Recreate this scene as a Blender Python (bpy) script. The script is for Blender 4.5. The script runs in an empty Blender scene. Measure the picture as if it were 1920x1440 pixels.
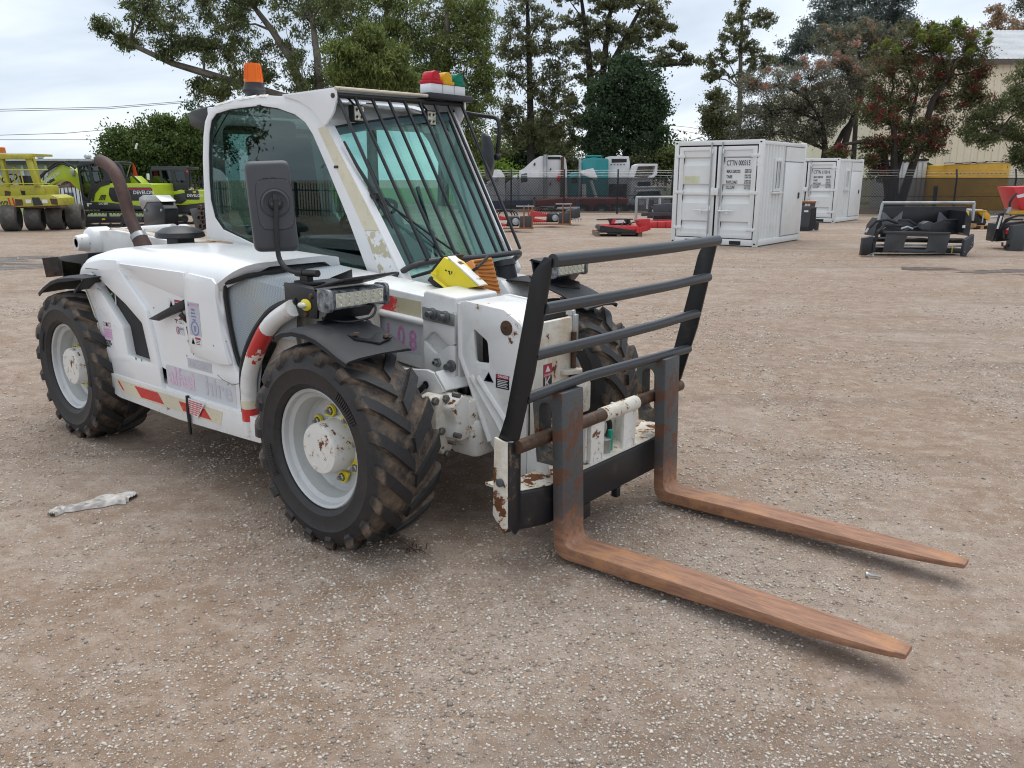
import bpy, bmesh, math, random
import numpy as np
from mathutils import Vector, Matrix, Quaternion
from mathutils.geometry import tessellate_polygon

scene = bpy.context.scene
COL = scene.collection
R = math.radians

# ------------------------------------------------------------------ camera
CAM = np.array([4.8267, -2.8029, 1.4516])
FW = np.array([-0.62211, 0.74390, -0.24412])
RT = np.array([0.76699, 0.64166, 0.00069])
UP = np.array([-0.15716, 0.18681, 0.96974])
FPX = 1534.2
cam_d = bpy.data.cameras.new('camera')
cam_d.sensor_width = 36.0
cam_d.lens = 36.0 * FPX / 1920.0
cam_d.clip_start = 0.05
cam_d.clip_end = 1500
cam = bpy.data.objects.new('camera', cam_d)
COL.objects.link(cam)
Mx = Matrix(((RT[0], UP[0], -FW[0], CAM[0]), (RT[1], UP[1], -FW[1], CAM[1]), (RT[2], UP[2], -FW[2], CAM[2]), (0, 0, 0, 1)))
cam.matrix_world = Mx
scene.camera = cam

# ------------------------------------------------------------------ light
SUN_EL, SUN_AZ = R(70), R(125)      # azimuth counted from +X towards +Y
world = bpy.data.worlds.new('World')
scene.world = world
world.use_nodes = True
wn, wl = world.node_tree.nodes, world.node_tree.links
wn.clear()
w_out = wn.new('ShaderNodeOutputWorld')
w_bg = wn.new('ShaderNodeBackground')
w_bg.inputs['Strength'].default_value = 0.1
sky = wn.new('ShaderNodeTexSky')
sky.sky_type = 'NISHITA'
sky.sun_disc = False
sky.sun_elevation = SUN_EL
sky.sun_rotation = R(90) - SUN_AZ
w_tc = wn.new('ShaderNodeTexCoord')
w_sep = wn.new('ShaderNodeSeparateXYZ')
wl.new(w_tc.outputs['Generated'], w_sep.inputs[0])
w_add = wn.new('ShaderNodeMath'); w_add.operation = 'ADD'; w_add.inputs[1].default_value = 0.22
wl.new(w_sep.outputs['Z'], w_add.inputs[0])
w_max = wn.new('ShaderNodeMath'); w_max.operation = 'MAXIMUM'; w_max.inputs[1].default_value = 0.12
wl.new(w_add.outputs[0], w_max.inputs[0])
w_dx = wn.new('ShaderNodeMath'); w_dx.operation = 'DIVIDE'
w_dy = wn.new('ShaderNodeMath'); w_dy.operation = 'DIVIDE'
wl.new(w_sep.outputs['X'], w_dx.inputs[0]); wl.new(w_max.outputs[0], w_dx.inputs[1])
wl.new(w_sep.outputs['Y'], w_dy.inputs[0]); wl.new(w_max.outputs[0], w_dy.inputs[1])
w_cmb = wn.new('ShaderNodeCombineXYZ')
wl.new(w_dx.outputs[0], w_cmb.inputs['X']); wl.new(w_dy.outputs[0], w_cmb.inputs['Y'])
w_cmb.inputs['Z'].default_value = 3.7
w_noise = wn.new('ShaderNodeTexNoise')
w_noise.inputs['Scale'].default_value = 0.62
w_noise.inputs['Detail'].default_value = 5.0
w_noise.inputs['Roughness'].default_value = 0.52
w_noise.inputs['Distortion'].default_value = 0.5
wl.new(w_cmb.outputs[0], w_noise.inputs['Vector'])
w_ramp = wn.new('ShaderNodeValToRGB')
w_ramp.color_ramp.elements[0].position = 0.40
w_ramp.color_ramp.elements[0].color = (0.32, 0.365, 0.425, 1)
w_ramp.color_ramp.elements[1].position = 0.62
w_ramp.color_ramp.elements[1].color = (0.56, 0.585, 0.61, 1)
e = w_ramp.color_ramp.elements.new(0.50); e.color = (0.43, 0.472, 0.525, 1)
wl.new(w_noise.outputs['Fac'], w_ramp.inputs['Fac'])
w_sc = wn.new('ShaderNodeVectorMath'); w_sc.operation = 'SCALE'; w_sc.inputs['Scale'].default_value = 10.0
wl.new(w_ramp.outputs['Color'], w_sc.inputs[0])
w_mix = wn.new('ShaderNodeMix'); w_mix.data_type = 'RGBA'; w_mix.inputs['Factor'].default_value = 0.93
wl.new(sky.outputs['Color'], w_mix.inputs['A']); wl.new(w_sc.outputs[0], w_mix.inputs['B'])
wl.new(w_mix.outputs['Result'], w_bg.inputs['Color'])
wl.new(w_bg.outputs[0], w_out.inputs['Surface'])

sun_d = bpy.data.lights.new('sun', 'SUN')
sun_d.energy = 1.15
sun_d.angle = R(55)
sun_d.color = (1.0, 0.965, 0.91)
sun = bpy.data.objects.new('sun', sun_d)
COL.objects.link(sun)
sdir = Vector((math.cos(SUN_EL) * math.cos(SUN_AZ), math.cos(SUN_EL) * math.sin(SUN_AZ), math.sin(SUN_EL)))
sun.rotation_euler = sdir.to_track_quat('Z', 'Y').to_euler()
sun.location = (0, 0, 30)

vs = scene.view_settings
vs.view_transform = 'Standard'
vs.look = 'None'
vs.gamma = 1.0
vs.use_curve_mapping = False
vs.exposure = 1.0
scene.cycles.pixel_filter_type = 'BLACKMAN_HARRIS'
scene.cycles.filter_width = 1.1
scene.cycles.max_bounces = 8
scene.cycles.transparent_max_bounces = 24

# ------------------------------------------------------------------ pixel rays (photo 1920 x 1440) to points of the place
def ray(px, py):
    return FPX * FW + (px - 960) * RT - (py - 720) * UP
def on(axis, val, px, py):
    d = ray(px, py)
    t = (val - CAM[axis]) / d[axis]
    return Vector(CAM + t * d)
def onx(x, px, py): return on(0, x, px, py)
def ony(y, px, py): return on(1, y, px, py)
def onz(z, px, py): return on(2, z, px, py)
def atd(px, py, depth):
    d = ray(px, py)
    return Vector(CAM + d / FPX * depth)
def gdepth(p): return float((np.array(p) - CAM) @ FW)

# ------------------------------------------------------------------ mesh builder
class MB:
    def __init__(s):
        s.v = []; s.f = []; s.mi = []; s.cur = 0
    def add(s, verts, faces):
        o = len(s.v)
        s.v += [tuple(p) for p in verts]
        for f in faces:
            s.f.append([i + o for i in f]); s.mi.append(s.cur)
        return s
    def box(s, x0, x1, y0, y1, z0, z1, M=None):
        vs_ = [Vector((x, y, z)) for x in (x0, x1) for y in (y0, y1) for z in (z0, z1)]
        if M is not None: vs_ = [M @ p for p in vs_]
        return s.add(vs_, [(0, 1, 3, 2), (4, 6, 7, 5), (0, 4, 5, 1), (2, 3, 7, 6), (0, 2, 6, 4), (1, 5, 7, 3)])
    def cbox(s, c, size, rot=None):
        M = Matrix.Translation(Vector(c))
        if rot is not None:
            M = M @ (rot if isinstance(rot, Matrix) else (Matrix.Rotation(rot[2], 4, 'Z') @ Matrix.Rotation(rot[1], 4, 'Y') @ Matrix.Rotation(rot[0], 4, 'X')))
        a, b, c_ = size[0] / 2, size[1] / 2, size[2] / 2
        return s.box(-a, a, -b, b, -c_, c_, M)
    def prism(s, loops, axis, a, b, M=None):
        # loops: one outline (list of 2-tuples) or [outline, hole, ...]; axis 'x','y','z' is the direction it is extruded in
        if not isinstance(loops[0][0], (tuple, list, Vector)): loops = [loops]
        flat = [p for l in loops for p in l]
        if len(loops) == 1 and len(flat) <= 4: tris = [tuple(range(len(flat)))]
        else: tris = tessellate_polygon([[Vector((p[0], p[1], 0)) for p in l] for l in loops])
        def to3(p, w):
            if axis == 'x': q = Vector((w, p[0], p[1]))
            elif axis == 'y': q = Vector((p[0], w, p[1]))
            else: q = Vector((p[0], p[1], w))
            return M @ q if M is not None else q
        n = len(flat)
        vs_ = [to3(p, a) for p in flat] + [to3(p, b) for p in flat]
        fs = [tuple(t) for t in tris] + [tuple(i + n for i in reversed(t)) for t in tris]
        o = 0
        for l in loops:
            k = len(l)
            for i in range(k):
                j = (i + 1) % k
                fs.append((o + i, o + j, o + j + n, o + i + n))
            o += k
        return s.add(vs_, fs)
    def hull_quad(s, p, thick):
        # a plate over four corner points with a thickness along its normal
        p = [Vector(q) for q in p]
        nrm = (p[1] - p[0]).cross(p[3] - p[0]).normalized() * thick
        q = p + [a + nrm for a in p]
        return s.add(q, [(0, 1, 2, 3), (7, 6, 5, 4), (0, 4, 5, 1), (1, 5, 6, 2), (2, 6, 7, 3), (3, 7, 4, 0)])
    def tube(s, pts, r, n=8, cap=True, flat=1.0):
        pts = [Vector(p) for p in pts]
        k = len(pts)
        rs = list(r) if isinstance(r, (list, tuple)) else [r] * k
        rings = []
        prev = None
        for i in range(k):
            t = (pts[min(i + 1, k - 1)] - pts[max(i - 1, 0)])
            if t.length < 1e-9: t = Vector((0, 0, 1))
            t.normalize()
            if prev is None:
                ref = Vector((0, 0, 1)) if abs(t.z) < .9 else Vector((1, 0, 0))
                u = t.cross(ref).normalized()
            else:
                u = (prev - t * prev.dot(t))
                u = u.normalized() if u.length > 1e-6 else t.orthogonal().normalized()
            prev = u
            w = t.cross(u)
            rings.append([pts[i] + (u * math.cos(2 * math.pi * j / n) + w * math.sin(2 * math.pi * j / n) * flat) * rs[i] for j in range(n)])
        return s.loft(rings, True, cap)
    def loft(s, rings, closed=True, cap=True):
        n = len(rings[0]); o = []
        vs_ = [p for ring in rings for p in ring]
        fs = []
        m = n if closed else n - 1
        for i in range(len(rings) - 1):
            for j in range(m):
                a = i * n + j; b = i * n + (j + 1) % n
                fs.append((a, b, b + n, a + n))
        if cap and closed:
            fs.append(tuple(range(n - 1, -1, -1)))
            fs.append(tuple(range((len(rings) - 1) * n, len(rings) * n)))
        return s.add(vs_, fs)
    def lathe(s, prof, n=32, origin=(0, 0, 0), axis='z', closed=False):
        # prof: (radius, height) pairs, turned about the axis
        O = Vector(origin)
        ax = {'x': (Vector((0, 1, 0)), Vector((0, 0, 1)), Vector((1, 0, 0))), 'y': (Vector((1, 0, 0)), Vector((0, 0, 1)), Vector((0, 1, 0))), 'z': (Vector((1, 0, 0)), Vector((0, 1, 0)), Vector((0, 0, 1)))}
        u, w, h = ax[axis] if isinstance(axis, str) else axis
        rings = [[O + (u * math.cos(2 * math.pi * j / n) + w * math.sin(2 * math.pi * j / n)) * max(r, 1e-4) + h * z for j in range(n)] for r, z in prof]
        if closed: rings.append(rings[0])
        return s.loft(rings, True, not closed)
    def cyl(s, a, b, r, n=12, r2=None):
        a, b = Vector(a), Vector(b)
        return s.tube([a, b], [r, r if r2 is None else r2], n)
    def ball(s, c, r, n=8, sc=(1, 1, 1)):
        c = Vector(c); rings = []
        for i in range(1, n):
            th = math.pi * i / n
            rings.append([c + Vector((math.sin(th) * math.cos(2 * math.pi * j / (n + 2)) * r * sc[0], math.sin(th) * math.sin(2 * math.pi * j / (n + 2)) * r * sc[1], math.cos(th) * r * sc[2])) for j in range(n + 2)])
        return s.loft(rings, True, True)
    def text(s, txt, size, M, extrude=0.0006, sx=1.0, align='LEFT', bold=0.0):
        vs_, fs = text_data(txt, size, extrude, align, bold)
        return s.add([M @ Vector((p[0] * sx, p[1], p[2])) for p in vs_], fs)
    def build(s, name, mat, parent=None, bevel=0.0, seg=2, smooth=38, kind=None, loc=None):
        me = bpy.data.meshes.new(name)
        bm = bmesh.new()
        bv = [bm.verts.new(p) for p in s.v]
        for f, mi in zip(s.f, s.mi):
            try:
                fc = bm.faces.new([bv[i] for i in f]); fc.material_index = mi
            except ValueError: pass
        bmesh.ops.remove_doubles(bm, verts=bm.verts, dist=1e-6)
        bmesh.ops.recalc_face_normals(bm, faces=bm.faces)
        if bevel > 0:
            es = [e_ for e_ in bm.edges if len(e_.link_faces) == 2 and e_.calc_face_angle(0) > R(32)]
            if es: bmesh.ops.bevel(bm, geom=es, offset=bevel, segments=seg, profile=.5, affect='EDGES', clamp_overlap=True)
        for fc in bm.faces: fc.smooth = smooth > 0
        bm.to_mesh(me); bm.free()
        if smooth > 0: me.set_sharp_from_angle(angle=R(smooth))
        for m in (mat if isinstance(mat, (list, tuple)) else [mat]): me.materials.append(m)
        o = bpy.data.objects.new(name, me)
        COL.objects.link(o)
        if parent is not None: o.parent = parent
        if loc is not None: o.location = loc
        if kind: o['kind'] = kind
        return o

_txt = {}
def text_data(txt, size, extrude, align, bold=0.0):
    key = (txt, size, extrude, align, bold)
    if key not in _txt:
        cu = bpy.data.curves.new('lettering', 'FONT')
        cu.body = txt; cu.size = size; cu.extrude = extrude; cu.align_x = align; cu.resolution_u = 3; cu.offset = bold * size
        ob = bpy.data.objects.new('lettering', cu)
        COL.objects.link(ob)
        bpy.context.view_layer.update()
        me = bpy.data.meshes.new_from_object(ob.evaluated_get(bpy.context.evaluated_depsgraph_get()))
        _txt[key] = ([tuple(v.co) for v in me.vertices], [tuple(p.vertices) for p in me.polygons])
        COL.objects.unlink(ob); bpy.data.objects.remove(ob); bpy.data.curves.remove(cu); bpy.data.meshes.remove(me)
    return _txt[key]

def fast_mesh(name, verts, faces, mat, parent=None, kind=None, smooth=False):
    # verts (n,3), faces (m,k) numpy
    me = bpy.data.meshes.new(name)
    k = faces.shape[1]
    me.vertices.add(len(verts)); me.vertices.foreach_set('co', np.ascontiguousarray(verts, dtype=np.float32).ravel())
    me.loops.add(faces.size); me.loops.foreach_set('vertex_index', np.ascontiguousarray(faces, dtype=np.int32).ravel())
    me.polygons.add(len(faces))
    me.polygons.foreach_set('loop_start', np.arange(0, faces.size, k, dtype=np.int32))
    me.polygons.foreach_set('loop_total', np.full(len(faces), k, dtype=np.int32))
    if smooth: me.polygons.foreach_set('use_smooth', np.ones(len(faces), dtype=bool))
    me.update(calc_edges=True)
    for m in (mat if isinstance(mat, (list, tuple)) else [mat]): me.materials.append(m)
    o = bpy.data.objects.new(name, me)
    COL.objects.link(o)
    if parent is not None: o.parent = parent
    if kind: o['kind'] = kind
    return o

def tag(o, label, cat, group=None):
    o['label'] = label; o['category'] = cat
    if group: o['group'] = group
    return o
def thing(name, label, cat, loc=(0, 0, 0), rz=0.0, group=None):
    o = bpy.data.objects.new(name, None)
    o.empty_display_size = .3
    COL.objects.link(o)
    o.location = loc; o.rotation_euler = (0, 0, rz)
    return tag(o, label, cat, group)
def part(name, parent, loc=(0, 0, 0), rot=(0, 0, 0)):
    o = bpy.data.objects.new(name, None)
    o.empty_display_size = .1
    COL.objects.link(o)
    o.parent = parent; o.location = loc; o.rotation_euler = rot
    return o
def copy_obj(o, parent=None):
    c = o.copy(); COL.objects.link(c)
    if parent is not None: c.parent = parent
    return c
def copy_tree(o, parent=None):
    c = copy_obj(o, parent)
    for ch in list(o.children): copy_tree(ch, c)
    return c
def arc(p0, p1, p2, n=6):
    p0, p1, p2 = Vector(p0), Vector(p1), Vector(p2)
    return [(p0 * (1 - t) ** 2 + p1 * 2 * t * (1 - t) + p2 * t * t) for t in [i / n for i in range(n + 1)]]
def bend(pts, rad, n=5):
    # a polyline with rounded corners
    pts = [Vector(p) for p in pts]
    out = [pts[0]]
    for i in range(1, len(pts) - 1):
        a = (pts[i - 1] - pts[i]); b = (pts[i + 1] - pts[i])
        k = min(rad, a.length * .48, b.length * .48)
        out += arc(pts[i] + a.normalized() * k, pts[i], pts[i] + b.normalized() * k, n)
    out.append(pts[-1])
    return out
def rrect(x0, x1, y0, y1, r, n=4):
    out = []
    for cx, cy, a0 in ((x1 - r, y1 - r, 0), (x0 + r, y1 - r, 90), (x0 + r, y0 + r, 180), (x1 - r, y0 + r, 270)):
        for i in range(n + 1):
            a = R(a0 + 90 * i / n)
            out.append((cx + r * math.cos(a), cy + r * math.sin(a)))
    return out
def round_poly(pts, rad, n=4):
    pts = [Vector((p[0], p[1])) for p in pts]
    k = len(pts); out = []
    rr = rad if isinstance(rad, (list, tuple)) else [rad] * k
    for i in range(k):
        a = pts[i - 1] - pts[i]; b = pts[(i + 1) % k] - pts[i]
        q = min(rr[i], a.length * .45, b.length * .45)
        if q < 1e-5: out.append(tuple(pts[i])); continue
        p0 = pts[i] + a.normalized() * q; p2 = pts[i] + b.normalized() * q
        for j in range(n + 1):
            t = j / n
            out.append(tuple(p0 * (1 - t) ** 2 + pts[i] * 2 * t * (1 - t) + p2 * t * t))
    return out

# ------------------------------------------------------------------ materials
def srgb(r, g, b):
    f = lambda c: (c / 12.92 if c <= .04045 else ((c + .055) / 1.055) ** 2.4)
    return (f(r / 255), f(g / 255), f(b / 255))
def nd(nt, typ, **kw):
    n = nt.nodes.new(typ)
    for k, v in kw.items():
        if k in n.inputs: n.inputs[k].default_value = v
        else: setattr(n, k, v)
    return n
def ramp(nt, src, p0, p1, c0=(0, 0, 0, 1), c1=(1, 1, 1, 1)):
    r_ = nt.nodes.new('ShaderNodeValToRGB')
    r_.color_ramp.elements[0].position = p0; r_.color_ramp.elements[1].position = p1
    r_.color_ramp.elements[0].color = c0; r_.color_ramp.elements[1].color = c1
    nt.links.new(src, r_.inputs['Fac'])
    return r_.outputs['Color']
def mixc(nt, fac, a, b, mode='MIX'):
    m = nt.nodes.new('ShaderNodeMix'); m.data_type = 'RGBA'; m.blend_type = mode
    for key, val in (('Factor', fac), ('A', a), ('B', b)):
        if isinstance(val, bpy.types.NodeSocket): nt.links.new(val, m.inputs[key])
        elif isinstance(val, (int, float)): m.inputs[key].default_value = val
        else: m.inputs[key].default_value = tuple(val) + (() if len(val) == 4 else (1,))
    return m.outputs['Result']
def mmath(nt, op, a, b=None, clamp=False):
    m = nt.nodes.new('ShaderNodeMath'); m.operation = op; m.use_clamp = clamp
    for i, val in enumerate((a, b)):
        if val is None: continue
        if isinstance(val, bpy.types.NodeSocket): nt.links.new(val, m.inputs[i])
        else: m.inputs[i].default_value = val
    return m.outputs[0]
def noise(nt, vec, scale, detail=4, rough=.55, dist=0.0, dim='3D'):
    n = nt.nodes.new('ShaderNodeTexNoise')
    n.inputs['Scale'].default_value = scale; n.inputs['Detail'].default_value = detail
    n.inputs['Roughness'].default_value = rough; n.inputs['Distortion'].default_value = dist
    if vec is not None: nt.links.new(vec, n.inputs['Vector'])
    return n.outputs['Fac']
def newmat(name):
    m = bpy.data.materials.new(name); m.use_nodes = True
    nt = m.node_tree; nt.nodes.clear()
    out = nt.nodes.new('ShaderNodeOutputMaterial')
    b = nt.nodes.new('ShaderNodeBsdfPrincipled')
    nt.links.new(b.outputs[0], out.inputs['Surface'])
    tc = nt.nodes.new('ShaderNodeTexCoord')
    return m, nt, b, tc.outputs['Object'], out
RUST = (0.105, 0.034, 0.014)
def pbr(name, col, rough=.5, metal=0.0, var=.12, vscale=3.0, dirt=None, rust=0.0, rscale=14.0, bump=0.0, bscale=60.0, spec=.5, coat=0.0, col2=None, emit=None):
    """paint, plastic or metal: base colour with slow variation, optional dirt (colour, amount, scale), optional rust chips, fine bump"""
    m, nt, b, oc, out = newmat(name)
    L = nt.links
    n1 = noise(nt, oc, vscale, 5, .6)
    c2 = col2 if col2 is not None else tuple(c * (1 - var * 2.2) for c in col)
    c = mixc(nt, ramp(nt, n1, .35, .7), c2, col)
    rg = rough
    rsock = None
    if dirt:
        dcol, amt, dsc = dirt
        n2 = noise(nt, oc, dsc, 8, .68, .4)
        f = mmath(nt, 'MULTIPLY', ramp(nt, n2, .62 - amt * .35, .80 - amt * .2), min(1.0, .35 + amt))
        c = mixc(nt, f, c, dcol)
        rsock = mmath(nt, 'ADD', mmath(nt, 'MULTIPLY', f, .3), rough, True)
    if rust > 0:
        n3 = noise(nt, oc, rscale, 9, .66, .25)
        n3b = noise(nt, oc, rscale * .18, 3, .5)
        s = mmath(nt, 'ADD', mmath(nt, 'MULTIPLY', n3, .72), mmath(nt, 'MULTIPLY', n3b, .34))
        th = .70 - rust * .22
        f = ramp(nt, s, th, th + .012)
        halo = mmath(nt, 'MULTIPLY', ramp(nt, s, th - .05, th + .01), .45)
        nr = noise(nt, oc, 40, 4)
        rc = mixc(nt, nr, (0.05, 0.02, 0.012), (0.21, 0.075, 0.025))
        c = mixc(nt, halo, c, (0.42, 0.27, 0.12))
        c = mixc(nt, f, c, rc)
        base = rsock if rsock is not None else rough
        rsock = mmath(nt, 'ADD', mmath(nt, 'MULTIPLY', f, .45), base, True)
    L.new(c, b.inputs['Base Color'])
    if rsock is not None: L.new(rsock, b.inputs['Roughness'])
    else: b.inputs['Roughness'].default_value = rg
    b.inputs['Metallic'].default_value = metal
    b.inputs['Specular IOR Level'].default_value = spec
    b.inputs['Coat Weight'].default_value = coat
    b.inputs['Coat Roughness'].default_value = .12
    if bump > 0:
        bp = nt.nodes.new('ShaderNodeBump'); bp.inputs['Strength'].default_value = bump; bp.inputs['Distance'].default_value = .004
        L.new(noise(nt, oc, bscale, 6, .6), bp.inputs['Height']); L.new(bp.outputs[0], b.inputs['Normal'])
    if emit:
        b.inputs['Emission Color'].default_value = tuple(emit[0]) + (1,); b.inputs['Emission Strength'].default_value = emit[1]
    return m
def glass(name, tint, refl=.10, ior=1.5, rough=.01, gcol=(.92, .97, 1)):
    m, nt, b, oc, out = newmat(name)
    nt.nodes.remove(b)
    tr = nt.nodes.new('ShaderNodeBsdfTransparent'); tr.inputs['Color'].default_value = tuple(tint) + (1,)
    gl = nt.nodes.new('ShaderNodeBsdfGlossy'); gl.inputs['Roughness'].default_value = rough
    gl.inputs['Color'].default_value = tuple(gcol) + (1,)
    lw = nt.nodes.new('ShaderNodeLayerWeight'); lw.inputs['Blend'].default_value = .5
    f = mmath(nt, 'ADD', mmath(nt, 'MULTIPLY', mmath(nt, 'POWER', lw.outputs['Facing'], 5.0), .9), refl * .5 + .03, True)
    mx = nt.nodes.new('ShaderNodeMixShader')
    nt.links.new(f, mx.inputs[0]); nt.links.new(tr.outputs[0], mx.inputs[1]); nt.links.new(gl.outputs[0], mx.inputs[2])
    nt.links.new(mx.outputs[0], out.inputs['Surface'])
    return m

DUST = (0.24, 0.18, 0.135)
MUD = (0.17, 0.115, 0.075)
M = {}
M['white'] = pbr('white_paint', (.80, .81, .82), .30, var=.03, dirt=((.52, .47, .38), .10, 6), coat=.35)
M['white_pod'] = pbr('white_moulded_plastic', (.82, .835, .85), .26, var=.03, vscale=1.4, dirt=((.50, .47, .43), .12, 5), coat=.35)
M['white_chip'] = pbr('chipped_white_paint', (.76, .75, .71), .42, var=.06, dirt=((.42, .35, .24), .22, 9), rust=.34, rscale=22)
M['white_rusty'] = pbr('rusty_white_paint', (.74, .71, .63), .5, var=.08, dirt=((.40, .29, .16), .40, 8), rust=.58, rscale=18)
M['white_worn'] = pbr('worn_white_paint', (.77, .775, .77), .36, var=.05, dirt=((.45, .40, .32), .2, 7), rust=.15, rscale=26, coat=.2)
M['white_muddy'] = pbr('muddy_white_paint', (.70, .68, .62), .5, var=.08, dirt=((.24, .18, .12), .5, 7), rust=.3, rscale=16)
M['cream'] = pbr('yellowed_cream_tape', (.72, .66, .50), .42, var=.08, dirt=((.36, .31, .22), .22, 30))
M['red_tape'] = pbr('red_reflective_tape', (.62, .035, .035), .35, var=.1, dirt=((.65, .52, .4), .18, 60))
M['black'] = pbr('black_paint', (.008, .0095, .0125), .34, var=.1, dirt=((.07, .06, .05), .12, 12))
M['black_plastic'] = pbr('black_plastic', (.013, .0135, .016), .42, var=.1, dirt=((.09, .08, .07), .15, 9), bump=.12, bscale=220)
M['grey_plastic'] = pbr('faded_grey_plastic', (.020, .0225, .028), .58, var=.14, spec=.35, dirt=((.065, .06, .056), .28, 7), bump=.1, bscale=240)
M['mirror_back'] = pbr('dark_grey_mirror_plastic', (.060, .063, .074), .50, var=.06, dirt=((.13, .12, .12), .1, 5), bump=.2, bscale=420)
M['bar_grey'] = pbr('grey_black_tube_paint', (.042, .046, .052), .36, var=.1, dirt=((.15, .13, .11), .1, 25))
M['dark'] = pbr('dark_recess', (.010, .011, .012), .6)  # near-black colour, also used in place of shade in hollows and below
M['steel'] = pbr('bare_steel', (.42, .43, .43), .36, metal=.9, var=.15, dirt=((.14, .10, .07), .2, 20))
M['zinc'] = pbr('zinc_plate', (.50, .52, .52), .38, metal=.75, var=.15, vscale=9)
M['hub_grey'] = pbr('silver_rim_paint', (.56, .58, .59), .40, metal=.12, var=.08, dirt=((.30, .27, .22), .22, 8), rust=.06)
M['grey_bolt'] = pbr('grey_bolt_cap', (.085, .09, .095), .45, var=.1, dirt=((.2, .18, .15), .1, 30))
M['yellow'] = pbr('yellow_plastic', (.80, .66, .030), .38, var=.08, dirt=((.35, .28, .12), .12, 18))
M['orange'] = pbr('orange_rubber', (.58, .215, .035), .52, var=.12, dirt=((.30, .14, .05), .3, 14))
M['rubber'] = pbr('black_rubber', (.020, .020, .021), .72, var=.15)
M['interior'] = pbr('cab_interior_grey', (.22, .23, .23), .6, var=.1)
M['seat'] = pbr('seat_vinyl', (.025, .026, .03), .55)
M['pipe_rust'] = pbr('rusty_exhaust_steel', (.105, .055, .042), .58, metal=.35, var=.3, vscale=9, col2=(.05, .032, .03), dirt=((.19, .12, .08), .2, 20))
M['pin_rust'] = pbr('rusted_shaft_steel', (.125, .075, .048), .52, metal=.4, var=.3, vscale=20, col2=(.06, .035, .025), dirt=((.28, .2, .12), .25, 25))
M['wire'] = pbr('black_cable', (.02, .02, .02), .5)
M['glass_side'] = glass('dark_tinted_glass', (.42, .52, .50), .09, 1.5, .01, (.84, .95, .96))
M['glass_front'] = glass('green_tinted_glass', (.60, .82, .77), .07, 1.5, .01, (.74, .97, .93))
M['glass_rear'] = glass('pale_green_glass', (.66, .82, .80), .05, 1.5)
M['glass_bg'] = glass('machine_glass', (.22, .30, .29), .08, 1.5)
M['lens'] = pbr('clear_lamp_lens', (.62, .63, .56), .16, var=.05, coat=.6)
M['led'] = pbr('led_reflector', (.72, .70, .52), .2, metal=.5, var=.05)
M['alu'] = pbr('worn_lamp_casing', (.34, .36, .38), .5, var=.2, vscale=40, col2=(.03, .035, .04))
M['decal_white'] = pbr('sticker_white', (.74, .75, .77), .35, var=.04, dirt=((.5, .5, .5), .1, 20))
M['decal_grey'] = pbr('sun_faded_sticker_film', (.60, .62, .66), .4, var=.05, dirt=((.74, .75, .77), .2, 30))
M['decal_black'] = pbr('sticker_black', (.015, .015, .018), .4)
M['decal_red'] = pbr('sticker_red', (.42, .03, .06), .4, var=.1)
M['decal_pink'] = pbr('faded_pink_print', (.58, .13, .42), .4, var=.12, vscale=90, col2=(.66, .38, .58))
M['decal_palepink'] = pbr('sun_bleached_pink_print', (.60, .34, .52), .4, var=.1, vscale=60, col2=(.66, .54, .64))
M['decal_lilac'] = pbr('pale_lilac_print', (.53, .53, .60), .4, var=.05, vscale=50)
M['decal_blue'] = pbr('sticker_blue', (.22, .30, .50), .4)
M['green_spot'] = pbr('green_paint_showing', (.10, .42, .09), .4)
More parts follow.
